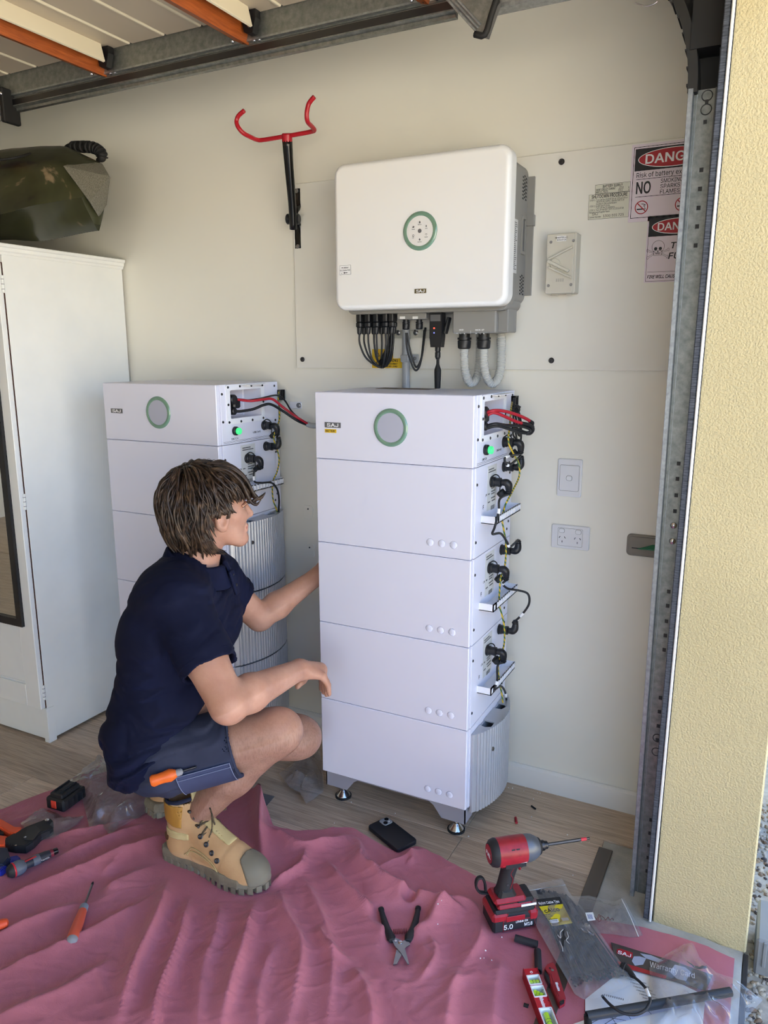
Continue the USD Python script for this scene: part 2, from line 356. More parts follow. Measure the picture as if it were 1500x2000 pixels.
# pebbled ground outside
peb = usdkit.material(stage, '/World/Looks/pebbles_far', {
    'g': ('geometry', {}), 'v': ('voronoi_texture', {'scale': 90., 'feature': 'f1'}), 'r': ('rgb_ramp', {'ramp': [(0, lin((190, 182, 164))), (.5, lin((150, 138, 120))), (1, lin((70, 62, 54)))]}),
    'b': ('bump', {'strength': .8, 'distance': .004, 'invert': True}), 'p': ('principled_bsdf', {'roughness': .8})},
    [('g.position', 'v.vector'), ('v.distance', 'r.fac'), ('r.color', 'p.base_color'), ('v.distance', 'b.height'), ('b.normal', 'p.normal')], surface='p.BSDF')
GZ = -.05
solo('ground', bx((-8, -30, GZ-.3), (40, 30, GZ)), mat('driveway', (200, 194, 180), .85, noise=(40, (164, 156, 142), 6)), 'pale exposed aggregate driveway outside the garage', kind='structure')
solo('wall_opposite', bx((11, -30, GZ), (11.3, 20, 3.4)), mat('house_opposite', (206, 198, 180), .85), 'sunlit pale house wall across the driveway', kind='structure')
pg = Thing('pebble_bed', 'exposed aggregate strip of white, tan and dark pebbles beside the slab', 'pebbles', (.06, -.5, GZ), kind='stuff')
rng = np.random.default_rng(5)
pms = [mat(f'pebble_{i}', c, .55) for i, c in enumerate([(186, 176, 156), (156, 136, 108), (126, 102, 78), (168, 160, 148), (84, 72, 62), (58, 50, 46)])]
ico = trimesh.creation.icosphere(1); groups = [[] for _ in pms]
for _ in range(2600):
    x, y = rng.uniform(.06, .42), rng.uniform(-1.05, .35); s = rng.uniform(.003, .0075)
    if x > .06+.36*(1-abs(y+.4)/1.6): continue
    v = np.array(ico.vertices)*[s*rng.uniform(.9, 1.6), s*rng.uniform(.8, 1.2), s*.75]
    v += .12*s*rng.standard_normal(v.shape)
    groups[rng.choice(6, p=[.34, .22, .14, .16, .08, .06])].append((v@rotz(rng.uniform(0, 6)).T+[x, y, GZ+.001], np.array(ico.faces)))
for g, m in zip(groups, pms): pg.part('pebbles', join(*g), m, world=True, smooth=True, kind='stuff')
# the boards that carry the inverter
bd = Thing('backing_board', 'white painted backing board fixed to the wall behind the inverter', 'board', (-1.522, 0, 1.383))
bd.part('panel', bx((0, -.012, 0), (1.35, -.0005, .606), .0015), M['board_paint'])
for px, py in ((1097, 316), (1077, 704), (591, 702)):
    p = on_y(px, py, -.013)
    bt = bd.part('bolt', put(lathe([(.0085, 0), (.0085, .002), (.0065, .004), (.004, .004), (.003, .0025), (0, .0025)], 16), p, XZ), M['dark_steel'], world=True, smooth=40)
solo('trim_5', bx((-.29, -.003, 1.3825), (-.172, -.0004, 1.3855)), M['label_grey'], 'thin seam of the wall sheet right of the backing board', kind='structure')
# jamb seal on the pier
js = Thing('jamb_seal', 'grey brush seal with white bead running up the door jamb', 'seal', (-.169, -.47, 0), roty(.0095))
bs = usdkit.material(stage, '/World/Looks/brush', {'g': ('geometry', {}), 'm': ('mapping', {'scale': (40, 40, 420)}), 'n': ('noise_texture', {'scale': 1.0, 'detail': 3.0}), 'r': ('rgb_ramp', {'ramp': [(.3, lin((40, 43, 50))), (.7, lin((96, 101, 110)))]}), 'p': ('principled_bsdf', {'roughness': .8})},
    [('g.position', 'm.vector'), ('m.vector', 'n.vector'), ('n.fac', 'r.fac'), ('r.color', 'p.base_color')], surface='p.BSDF')
js.part('brush', bx((-.0205, -.008, .006), (-.0078, .004, 2.2), .002), bs)
js.part('bead', bx((-.0064, -.012, .004), (.0, .004, 2.2), .0015), M['white_gloss'])
js.part('channel', bx((-.0078, -.009, .004), (-.0064, .004, 2.2)), M['black_plastic'])
js.part('caulk', bx((.0, -.0068, .004), (.0016, .004, 2.2)), M['black_plastic'])

# ---------------------------------------------------------------- the door's track
tk = Thing('door_track', 'galvanised garage door track with black plastic curve beside the pier', 'door track', (-.21, -.4, 0))
tk.part('vertical_rail', join(bx((-.0065, -.001, .02), (.032, .003, 1.985)), bx((-.0135, -.02, .02), (-.0125, .003, 1.985)), bx((-.0125, .0, .02), (-.0065, .003, 1.985)), bx((-.0235, .002, .02), (-.0222, -.0185, 1.985))), M['galvanised'])
tk.part('rail_lip', bx((-.0235, -.0235, .018), (-.0127, -.0205, 1.985), .001), M['galv_bright'])
tk.part('rail_edge', bx((-.0072, -.004, .02), (-.006, -.0012, 1.985)), M['galv_bright'])
tk.part('rail_edge', bx((.0295, -.006, .02), (.032, -.0012, 1.985)), M['dark_grey'])
sq = [333, 370, 407, 443, 480, 905, 935, 967, 998, 1155, 1183, 1213, 1241, 1269, 1363, 1390, 1418, 1445, 1602, 1628, 1652, 1676, 1702]
def web(py): return on_x(1380-(py-200)*.068, py, -.2)
hole = mat('slot_shade', (58, 58, 58), .6, .4)
for py in sq:
    z = on_y(1360-(py-333)*.068, py, -.401)[2]
    tk.part('slot', bx((.0095, -.0022, z-.0045), (.0175, -.0008, z+.0045)), hole, )
for py in (1026, 1057):
    z = on_y(1312, py, -.401)[2]; tk.part('bolt', put(lathe([(.008, 0), (.007, .003), (.004, .0048), (0, .0052)], 14), (.013, -.001, z), XZ), M['chrome'], smooth=40)
for py in (183, 215, 1460, 1488):
    z = on_y(1370, py, -.401)[2]; z = min(z, 1.972)
    a = np.linspace(0, 2*PI, 20); tk.part('knockout_ring', tube(np.c_[.0135+.0105*np.cos(a), np.full(20, -.0012), z+.0105*np.sin(a)]*A(1, 1, 1), .0011, 5, 0), hole)
for z in (1.945, 1.905): tk.part('slot', bx((.010, -.0022, z+.011), (.017, -.0008, z+.019)), hole)
# black curve: from the upright over to the horizontal rail
cx, cz, rr_ = -.62, 1.985, .37
def arc(r, y0, y1, a0=-.02, a1=1.25, w=.003, n=24):
    rings = []
    for a in np.linspace(a0, a1, n):
        c, s = math.cos(a), math.sin(a)
        rings.append(np.array([(cx+(r+dr)*c, y, cz+(r+dr)*s) for dr, y in ((0, y0), (w, y0), (w, y1), (0, y1))]))
    return loft(rings)
tk.part('curve', join(arc(.385, -.422, -.36, w=.02), arc(.385, -.36, -.34, w=.085), arc(.447, -.41, -.35, w=.012)), mat('black_curve', (30, 29, 27), .6), world=True, smooth=35)
for k, a in enumerate(np.linspace(.02, 1.1, 13)):
    c, s = math.cos(a), math.sin(a); p = A(cx+.3845*c, -.392, cz+.3845*s)
    tk.part('curve_rib', put(bx((-.0025, -.031, -.002), (.003, .031, .002)), p, roty(-a)), M['black_rubber'], world=True)
tk.part('curve_plate', bx((-.235, -.425, 2.06), (-.172, -.34, 2.3)), M['black_rubber'], world=True)
# horizontal rail and the angle above it
hz = [(-.40, 2.228), (-.40, 2.236), (-.412, 2.24), (-.412, 2.262), (-.404, 2.268), (-.404, 2.274), (-.385, 2.274), (-.385, 2.228)]
tk.part('horizontal_rail', loft([np.array([(x, y, z) for y, z in hz]) for x in (-5.2, -.78)]), M['galvanised'], world=True, smooth=20)
tk.part('rail_groove', bx((-5.2, -.4135, 2.243), (-.78, -.411, 2.26)), M['dark_steel'], world=True)
tk.part('curve_rail', join(bx((-.72, -.415, 2.222), (-.42, -.38, 2.232)), bx((-.72, -.38, 2.222), (-.42, -.376, 2.26))), M['galv_bright'], world=True)

# ---------------------------------------------------------------- the raised sectional door
dr = Thing('door_1', 'raised sectional garage door of cream panels on the ceiling track', None, (-2., -.45, 2.33), kind='structure')
mk('door_cream', (196, 184, 164), .5); mk('door_lip', (228, 219, 194), .45)
st = [-.862, -1.405, -1.945, -2.485, -3.03]      # panel joints, where the brown stays run
zp = 2.335
for k, x1 in enumerate(st[:-1]):
    x0 = st[k+1]
    n = 4; w = (x1-x0)/n
    for i in range(n):
        a, b = x0+i*w, x0+(i+1)*w
        dr.part('panel_board', bx((a+.004, -5.1, zp), (b-.004, -.418, zp+.02), .001), M['door_cream'], world=True)
        if i: dr.part('panel_groove', bx((a-.0075, -5.1, zp-.004), (a+.0035, -.424, zp+.012), .003), M['door_lip'], world=True)
    dr.part('panel_back', bx((x0, -5.1, zp+.02), (x1, -.415, zp+.04)), M['door_cream'], world=True)
    # pale turned edge of the panel beside the stay
    dr.part('panel_edge', put(bx((-.004, -5.1, -.052), (.004, -.46, 0), .001), (x0+.052, 0, zp), roty(-.25)), M['door_lip'], world=True)
    dr.part('stile', bx((x0+.002, -.416, 2.276), (x1-.002, -.411, zp+.02), .001), M['galvanised'], world=True)
    dr.part('stile_flange', bx((x0+.002, -.416, 2.272), (x1-.002, -.392, 2.277)), M['galv_bright'], world=True)
for k, x in enumerate(st):
    prof = [(-.03, 0), (-.03, -.012), (-.018, -.018), (-.012, -.05), (.012, -.056), (.018, -.04), (.022, -.012), (.026, 0)]
    sy_ = [np.array([(x+u, y, zp-.012+w) for u, w in prof]) for y in (-5.1, -.404)]
    s_ = dr.part('stay', loft(sy_), M['timber'], world=True, smooth=20)
    h = dr.part('hinge', put(ext(Polygon([(-.022, 0), (-.016, -.05), (-.006, -.056), (.012, -.056), (.024, -.02), (.024, 0)]), .022), (x+.045, -.425, zp-.002), XZ), M['black_plastic'], world=True)
    for dx, dy in ((-.018, .0), (.0, -.012)):
        dr.part('bolt', put(lathe([(.006, 0), (.006, .004), (.003, .006), (0, .006)], 10), (x+.05+dx*.6, -.447, zp-.028+dy), XZ), M['chrome'], world=True, smooth=40)
    for dx, y in ((-.022, -.43), (.004, -.415), (.036, -.41), (.052, -.408)):
        dr.part('screw_head', put(lathe([(.0055, 0), (.0055, -.003), (.003, -.006), (0, -.006)][::-1], 10), (x+dx, y, 2.275), None), M['chrome'], world=True, smooth=40)
# the lowest section hangs tilted where the track bends: ribbed galvanised end with a rubber seal
q = [on_y(870, -4, -.455), on_y(930, 62, -.455), on_y(945, 66, -.455), on_y(969, -4, -.455)]
tri = np.array([(p[0], p[2]) for p in q])
dr.part('end_stile', put(ext(Polygon(tri), .004), (0, -.455, 0), XZ), M['galvanised'], world=True)
d = q[1]-q[0]; d /= np.linalg.norm(d); nrm = A(-d[2], 0, d[0])
for k in range(3):
    o = A(0, -.004, 0)+nrm*(-.001-.0075*k)*-1
    dr.part('end_rib', tube([q[0]+o-d*.02, q[1]+o-d*.0], .0032, 8, 0), M['galv_bright'], world=True, smooth=True)
dr.part('end_section', put(ext(Polygon([(q[0][0], q[0][2]), (q[1][0], q[1][2]), (q[2][0], q[2][2]), (q[3][0], q[3][2])]), .036), (0, -.418, 0), XZ), M['dark_grey'], world=True)
e0, e1 = q[3]+A(.004, 0, 0), q[2]+A(.004, 0, -.004)
dr.part('bottom_seal', tube([e0+A(0, -.004, 0), (e0+e1)/2+A(0, -.004, 0), e1+A(0, -.004, 0), q[1]+A(-.002, -.004, -.006)], .0075, 8, 3), M['black_rubber'], world=True, smooth=True)
dr.part('seal_bracket', put(lathe([(.012, 0), (.012, .012), (.006, .016), (0, .016)], 12), on_y(968, 2, -.44), XZ), M['black_plastic'], world=True, smooth=40)
p = on_y(14, 205, -.43)
tk.part('end_stop', bx(p+A(-.012, -.02, -.055), p+A(.006, .045, .05), .003), M['black_rubber'], world=True)
tk.part('hanger_plate', bx(p+A(-.06, -.018, -.05), p+A(-.014, -.012, .06)), M['galv_bright'], world=True)
tk.part('bolt', put(lathe([(.007, 0), (.005, .004), (0, .004)], 12), p+A(-.002, -.02, .03), XZ), M['chrome'], world=True, smooth=40)
wire = solo('tie_wire', tube([on_y(1240, 6, -.42), on_y(1260, 12, -.42), on_y(1275, 9, -.42), on_y(1284, 3, -.42)], .0014, 6), M['chrome'], 'thin silver wire hanging from the track above the sign', 'wire', smooth=True)
# ================================================================ battery towers
def dial(th, par, c, r, name='display_ring', face='dial_grey', ring='green_glass', icons=False):
    """Green glass ring with a pale dial, on a surface facing -y at c."""
    rg = th.part(name, put(lathe([(r*.76, .0), (r*.78, .0035), (r*.86, .0048), (r*.95, .004), (r, .0015), (r, 0)], 48), c, XZ), M[ring], par, True, 50)
    return rg, th.part('dial', put(lathe([(r*.79, .0), (r*.79, .0022), (r*.76, .0028), (0, .0028)], 40), c, XZ), M[face], par, True, 40)
def logo(th, par, x, y, z, w, h, m='logo_grey', s='SAJ'):
    th.part('logo_plate', bx((x, y-.0012, z), (x+w, y, z+h)), M[m], par, True)
    th.part('logo_letters', put(text_c(s, h*.62, .0005, True, w*.72), (x+w/2, y-.0012, z+h/2), XZ), M['white_print'], par, True)
def on_side(m, y, z, xf): return put(m, (xf, y, z), YZ)
def screw(th, par, xf, y, z): th.part('screw', put(lathe([(.0042, 0), (.0042, .001), (.0034, .0022), (.0015, .0022), (.001, .001), (0, .001)], 10), (xf, y, z), basis(A(1, 0, 0))), M['dark_steel'], par, True, 40)
def tower(label, x0, yf, zo, covers, extra, seed):
    Wd, D = .5, .335; x1 = x0+Wd; yb = yf+D
    th = Thing('battery_tower', label, 'battery tower', (x0+Wd/2, yf+D/2, 0))
    B = lambda lo, hi, b=.001: bx((x0+lo[0], yf+lo[1], zo+lo[2]), (x0+hi[0], yf+hi[1], zo+hi[2]), b)
    grey = mat(f'tower_base_{seed}', (148, 147, 156), .45)
    leg = Polygon([(.008, .106), (.008, .052), (.085, .052), (.112, .088), (.125, .096), (Wd-.125, .096), (Wd-.112, .088), (Wd-.085, .052), (Wd-.008, .052), (Wd-.008, .106)])
    sd_ = Polygon([(.012, .106), (.012, .052), (.07, .052), (.105, .092), (D-.105, .092), (D-.07, .052), (D-.012, .052), (D-.012, .106)])
    bf = th.part('base_frame', join(put(ext(leg, .003), (x0, yf+.015, zo), XZ), put(ext(leg, .003), (x0, yb-.012, zo), XZ), put(ext(sd_, .003), (x1-.011, yf, zo), YZ), put(ext(sd_, .003), (x0+.008, yf, zo), YZ), B((.01, .013, .096), (Wd-.01, D-.012, .106))), grey, world=True)
    for fx in (.05, Wd-.05):
        for fy in (.048, D-.05):
            th.part('foot_pad', lathe([(.027, 0), (.027, .006), (.022, .008)], 24, None, (x0+fx, yf+fy, 0)), M['black_rubber'], bf, True, 40)
            th.part('foot', lathe([(.024, .0065), (.023, .009), (.012, .022), (.0095, .026), (.006, .027), (.006, .058+zo)], 24, None, (x0+fx, yf+fy, 0)), M['chrome'], bf, True, 30)
    zs = [.1055, .3615, .6172, .8728, 1.1285]
    body = M['tower_white']
    for k in range(4):
        z0, z1 = zs[k]+.0008, zs[k+1]-.0008
        md = th.part('battery_module', join(B((.001, .0, z0), (Wd-.0035, .0185, z1), .0022), B((.0025, .0187, z0), (Wd-.001, D, z1), .0008)), body, world=True, label='lowest white battery module' if k == 0 else None)
        for i in range(3): th.part('dimple', put(lathe([(.0112, 0), (.0105, .0012), (.0085, .0026), (.005, .0036), (0, .004)], 20), (x0+.374+.0355*i, yf, zo+z0+.0385), XZ), body, md, True, True)
        if (z0+z1)/2 > covers[-1][1]:
            xf = x1-.001
            for y, z in ((.028, z1-.047), (.028, z0+.045), (D-.022, z1-.052), (D-.022, z0+.05), (D-.035, z0+.028), (D-.03, z1-.02)): screw(th, md, xf, yf+y, zo+z)
            lb = th.part('rating_label', bx((xf, yf+.112, zo+z0+.118), (xf+.0006, yf+.19, zo+z1-.008)), M['label_grey'], md, True)
            pr = [on_side(bx((a, b, 0), (a+w, b+.0035, .0004)), yf+.116, zo+z1-.02, xf+.0006) for a, b, w in ((.004, 0, .045), (.004, -.007, .06), (.03, -.05, .03), (.03, -.057, .024), (.03, -.066, .034), (.03, -.073, .028), (.004, -.07, .012), (.03, -.085, .036), (.036, -.094, .03), (.004, -.094, .018))]
            pr.append(on_side(join(*[bx((.03+.004*i, -.118, 0), (.032+.004*i, -.106, .0004)) for i in range(8)]), yf+.116, zo+z1-.02, xf+.0006))
            th.part('label_print', join(*pr), M['dark_grey'], md, True)
            th.part('port_text', on_side(text_c('LINK OUT', .006, .0004), yf+.118, zo+z1-.088, xf), M['dark_grey'], md, True)
            ca, cb, za, zb = .068, .293, z0+.092, z0+.114     # the white cable comb
            th.part('cable_comb', join(bx((xf, yf+ca, zo+za), (xf+.044, yf+ca+.0025, zo+zb)), bx((xf, yf+cb-.0025, zo+za), (xf+.044, yf+cb, zo+zb)), bx((xf+.041, yf+ca, zo+za), (xf+.044, yf+cb, zo+za+.004)), bx((xf+.041, yf+ca, zo+zb-.003), (xf+.044, yf+cb, zo+zb)), bx((xf, yf+ca, zo+za), (xf+.044, yf+cb, zo+za+.002)),
                 *[bx((xf+.041, yf+ca+.0173*i, zo+za), (xf+.044, yf+ca+.0173*i+(.03 if i == 0 else .011), zo+zb)) for i in range(13)]), M['tower_side'], md, True)
            th.part('warning_print', on_side(text_c('F', .011, .0004, True), yf+.084, zo+z0+.135, xf), M['ink'], md, True)
    # control module on top, with the open cable pocket in its side
    z0, z1 = zs[4]+.0008, 1.3235
    cb_ = man(join(B((.0025, .0187, z0), (Wd-.001, D, z1), .0008)))
    pk = man(B((Wd-.075, .062, z1-.112), (Wd+.02, .232, z1-.018), .004))
    cm = th.part('control_module', join(vf(cb_-pk), B((.001, 0, z0), (Wd-.0035, .0185, z1), .0022)), body, world=True)
    xf = x1-.001
    o = Polygon(rrect(.206, .128, .008)); i_ = Polygon(rrect(.168, .092, .004))
    th.part('pocket_frame', on_side(ext(o.difference(i_), .004), yf+.147, zo+z1-.065, xf), M['tower_side'], cm, True)
    for a, b in [(-.094, .056), (-.032, .057), (.03, .057), (.092, .056), (-.095, 0), (.095, 0), (-.094, -.057), (-.032, -.058), (.03, -.058), (.092, -.056)]: screw(th, cm, xf+.004, yf+.147+a, zo+z1-.065+b)
    th.part('hood_lip', bx((xf, yf+.12, zo+z1-.005), (xf+.03, yf+.24, zo+z1-.0028)), M['tower_side'], cm, True)
    for y, z in ((.026, z1-.03), (D-.02, z1-.014), (.026, z0+.075), (D-.02, z0+.06)): screw(th, cm, xf, yf+y, zo+z)
    for z, r in ((z1-.05, .0165), (z1-.088, .012)):
        th.part('power_socket', cyl((x1-.074, yf+.086, zo+z), (x1+.004, yf+.086, zo+z), r, 18, .003), M['black_plastic'], cm, True, 40)
    th.part('power_socket', bx((x1-.07, yf+.092, zo+z1-.08), (x1-.004, yf+.128, zo+z1-.052), .005), M['black_plastic'], cm, True)
    th.part('switch_collar', cyl((xf, yf+.083, zo+z0+.042), (xf+.012, yf+.083, zo+z0+.042), .0145, 24, .002), M['black_plastic'], cm, True, 40)
    th.part('switch_button', cyl((xf+.012, yf+.083, zo+z0+.042), (xf+.024, yf+.083, zo+z0+.042), .011, 24, .002), M['green_lamp'], cm, True, 40, label='lit green push button')
    th.part('switch_text', on_side(text_c('SWITCH', .0065, .0004), yf+.083, zo+z0+.016, xf), M['ink'], cm, True)
    th.part('port_text', on_side(text_c('LINK Port0', .006, .0004), yf+.205, zo+z0+.028, xf), M['ink'], cm, True)
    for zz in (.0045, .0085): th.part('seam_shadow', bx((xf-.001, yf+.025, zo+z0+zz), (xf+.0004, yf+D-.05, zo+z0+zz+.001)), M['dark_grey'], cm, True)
    dial(th, cm, (x0+.25, yf, zo+1.229), .0535)
    logo(th, cm, x0+.034, yf, zo+1.221, .054, .0155)
    if extra:
        th.part('battery_sticker', bx((x0+.034, yf-.001, zo+1.206), (x0+.073, yf, zo+1.2165)), M['sign_yellow'], cm, True)
        th.part('battery_text', put(text_c('BATTERY', .006, .0004, True, .033), (x0+.0535, yf-.001, zo+1.2112), XZ), M['ink'], cm, True)
    # silver ribbed covers over the cable side
    for c0, c1 in covers:
        t = np.linspace(0, 1, 313); ys = .026+t*(D-.03); xs = .006+.045*np.sin(PI*t)**.8
        rib = .0038*np.abs(np.sin(PI*25*t))**.6; rib[:14] = 0
        nx = np.gradient(ys, t); ny = -np.gradient(xs, t); L = np.hypot(nx, ny)
        P = [(0, .026)]+[(xs[i]+rib[i]*nx[i]/L[i], ys[i]+rib[i]*ny[i]/L[i]) for i in range(len(t))]+[(0, D-.004)]
        po = Polygon(P).buffer(0); inn = Polygon(po.buffer(-.0045)).union(sbox(-.01, .03, .0045, D-.01)) if False else po.buffer(-.0045)
        no = Polygon([(-.01, .132), (.036, .128), (.036, .098), (.02, .088), (-.01, .098)]).union(Polygon([(-.01, .262), (.024, .258), (.034, .245), (.026, .222), (-.01, .22)]))
        top = po.difference(no) if c1 == covers[-1][1] else po
        cv = th.part('side_cover', put(join(ext(po.difference(inn), c1-c0-.008), ext(top, .004, c1-c0-.008)), (x1, yf, zo+c0)), M['silver_cover'], world=True, smooth=False, label='ribbed silver side cover')
        th.part('cover_screw', put(lathe([(.007, 0), (.006, .003), (0, .004)], 14), (x1+.042, yf+.1, zo+c1-.075), basis(A(1, -.25, 0))), M['steel'], cv, True, 40)
    return th
TR = (-1.211, -.39, 0.0); TL = (-2.088, -.372, .012)
tower('white battery tower in front, its cable side open down to one silver cover', *TR, [(.088, .3445)], True, 0)
tower('white battery tower behind the crouching person, mostly closed by silver ribbed covers', *TL, [(.095, .3645), (.3655, .6195), (.6205, .868)], False, 1)

# ---------------------------------------------------------------- cables of the towers
def plug(th, xf, y, z, updown, cap=True, cap_dir=-1):
    """Right-angle round plug standing on the side face; returns the point where the cable leaves."""
    p = A(xf, y, z)
    b = th.part('plug', cyl(p, p+A(.005, 0, 0), .0165, 20, .0015), M['black_plastic'], None, True, 40)
    th.part('locking_ring', put(lathe([(.0135, .004), (.0145, .006), (.0145, .011), (.0125, .013), (.0125, .022), (.0135, .024), (.0135, .03), (.0105, .032)], 20), p, basis(A(1, 0, 0))), M['black_plastic'], b, True, 30)
    e = p+A(.05, .008, updown*.034)
    th.part('elbow', tube([p+A(.03, 0, 0), p+A(.044, .003, 0), p+A(.05, .006, updown*.007), p+A(.051, .008, updown*.02), e], [.0085, .0112, .0115, .0095, .0072], 12, 5), M['black_plastic'], b, True, True)
    for i in range(3):
        c = p+A(.0508, .008, updown*(.02+.005*i)); th.part('elbow_rib', put(lathe([(.0085, -.001), (.0098, 0), (.0085, .001)], 12), c), M['black_plastic'], b, True, 40)
    if cap:
        q = p+A(.022, .014, -.028) if cap_dir < 0 else p+A(.018, .03, .012)
        th.part('dust_cap', put(lathe([(.0085, 0), (.0125, .001), (.0125, .014), (.011, .016), (0, .0165)], 16), q, basis(A(.6, .3, -.75))), M['black_rubber'], b, True, 40)
        th.part('cap_strap', tube([p+A(.003, -.004, .015), p+A(.012, .004, .021), p+A(.02, .014, .012), p+A(.022, .016, -.012), q], .0017, 6, 5), M['black_rubber'], b, True, True)
    return e
def link(label, a, b, mid, group, tags=(), r=.0034, tower_x=0):
    """A cable between plug a (x, y, z, up/down) and plug b (or a bare end)."""
    th = Thing('link_cable', label, 'cable', a[:3], group=group)
    e0 = plug(th, *a); pts = [e0]+[np.asarray(m) for m in mid]
    if b is not None: pts.append(plug(th, *b, cap=len(b) < 5 and False))
    c = th.part('cable', tube(pts, r, 8, 8), M['cable_black'], None, True, True)
    P = spline(pts, 8)
    for t in tags:
        i = int(t*(len(P)-1)); j = min(i+3, len(P)-1); th.part('marker_sleeve', tube(P[i:j+1], r*1.35, 8, 0), M['white_print'], None, True, True)
    return th
G = 'link cables between modules of the front battery tower'
xr = TR[0]+.499
def S(px, py, x=.05): return on_x(px, py, xr+x)
plA = lambda k: (xr, -.137, .8728+.2557*(1-k)-.024+.2557, 1)
zt = [1.1285, .8728, .6172, .3615]
PA = [(xr, -.138, z-.026, 1) for z in zt]; PB = [(xr, -.246, z-.056, -1) for z in zt]
link('short black link cable under the bundle of red leads', (xr, -.145, 1.176, -1), PA[0], [S(988, 893, .055), S(988, 905, .05), S(996, 908, .055)], G, (.2, .6))
link('black link cable hanging in a small loop past the top cable comb', PB[0], PA[1], [S(976, 975, .054), S(974, 1000, .056), S(966, 1030, .052), S(962, 1043, .05), S(978, 1042, .05), S(990, 1058, .052), S(996, 1068, .054)], G, (.22, .8))
lp = [on_y(982, 1141, -.2), on_y(993, 1150, -.17), on_y(1012, 1153, -.15), on_y(1031, 1160, -.14), on_y(1033, 1180, -.14), on_y(1018, 1202, -.14), on_y(1002, 1216, -.14)]
link('black link cable bowing out widest to the right of the front tower', PB[1], PA[2], lp, G, (.08, .72))
link('black link cable running down into the notch of the silver side cover', PB[2], None, [S(972, 1300, .053), S(971, 1330, .05), S(966, 1346, .045), S(978, 1340, .04), S(986, 1350, .03), S(989, 1366, .02), S(989, 1376, .018)], G, (.3, .75))
GL = 'link cables of the tower behind the person'
xl = TL[0]+.499
def SL(px, py, x=.045): return on_x(px, py, xl+x)
zl = TL[2]
link('short black link cable at the back edge of the rear battery tower', (xl, TL[1]+.245, 1.176+zl, -1), (xl, TL[1]+.252, zt[0]-.026+zl, 1), [SL(541, 855), SL(541, 865)], GL, (.4,))
link('black link cable above the head of the person, ending in the silver cover', (xl, TL[1]+.144, zt[0]-.056+zl, -1), None, [SL(497, 920, .04), SL(497, 940, .04), SL(510, 943, .045), SL(530, 943, .045), SL(541, 955, .045), SL(545, 975, .04), SL(544, 1000, .03), SL(543, 1010, .02)], GL, (.2,))
stripe = usdkit.material(stage, '/World/Looks/earth_stripe', {'g': ('geometry', {}), 'w': ('wave_texture', {'scale': 42., 'distortion': .4, 'bands_direction': 'diagonal'}), 'r': ('rgb_ramp', {'ramp': [(.55, lin((208, 170, 46))), (.62, lin((58, 104, 56)))]}), 'p': ('principled_bsdf', {'roughness': .45})},
    [('g.position', 'w.vector'), ('w.fac', 'r.fac'), ('r.color', 'p.base_color')], surface='p.BSDF')
def wire_thing(name, label, pts, r, m, cat, group=None, extra=()):
    th = Thing(name, label, cat, pts[0], group=group); th.part('lead', tube(pts, r, 8, 8), m, None, True, True); return th
e = wire_thing('earth_wire', 'yellow and green earth wire down the open side of the front tower', [S(1000, 786, .01), S(998, 800, .03), S(996, 830, .035), S(993, 862, .04), S(1002, 885, .05), S(1013, 905, .055), S(1014, 930, .055), S(1003, 955, .055), S(990, 980, .05), S(985, 992, .035), S(981, 1015, .03), S(984, 1035, .035), S(988, 1060, .035), S(988, 1085, .035), S(985, 1110, .035), S(978, 1128, .035), S(976, 1150, .03), S(975, 1180, .028), S(980, 1200, .03), S(985, 1225, .035), S(985, 1255, .035), S(980, 1275, .035), S(974, 1290, .035), S(973, 1310, .03), S(976, 1335, .03), S(980, 1355, .028), S(982, 1372, .022)], .0026, stripe, 'wire')
e2 = wire_thing('earth_wire', 'yellow and green earth wire at the back edge of the rear tower', [SL(545, 764, .012), SL(543, 780, .03), SL(546, 800, .035), SL(545, 822, .04), SL(538, 840, .045), SL(535, 858, .04), SL(542, 880, .045), SL(545, 900, .045), SL(541, 922, .045), SL(533, 940, .04), SL(532, 960, .03), SL(534, 978, .03), SL(540, 995, .025), SL(541, 1008, .02)], .0026, stripe, 'wire')
for par, (p, f) in {e.path: (S(1001, 784, .004), S), e2.path: (SL(547, 762, .004), SL)}.items():
    pass
tb = Thing('cable_clip', 'black cable clip at the top back corner of the front tower', 'clip', S(1001, 788, 0)); p = S(1001, 788, 0)
tb.part('clip_body', join(bx(p+A(0, -.014, -.003), p+A(.014, -.01, .022)), bx(p+A(0, .01, -.03), p+A(.014, .014, .022)), bx(p+A(0, -.014, .019), p+A(.014, .014, .023)), bx(p+A(0, -.014, -.034), p+A(.004, .014, .022))), M['black_plastic'], world=True)
tb = Thing('cable_clip', 'black cable clip at the top back corner of the rear tower', 'clip', SL(546, 770, 0)); p = SL(546, 770, 0)
tb.part('clip_body', join(bx(p+A(0, -.014, -.02), p+A(.014, -.01, .016)), bx(p+A(0, .01, -.02), p+A(.014, .014, .016)), bx(p+A(0, -.003, -.02), p+A(.014, .001, .016)), bx(p+A(0, -.014, -.02), p+A(.004, .014, .016))), M['black_plastic'], world=True)

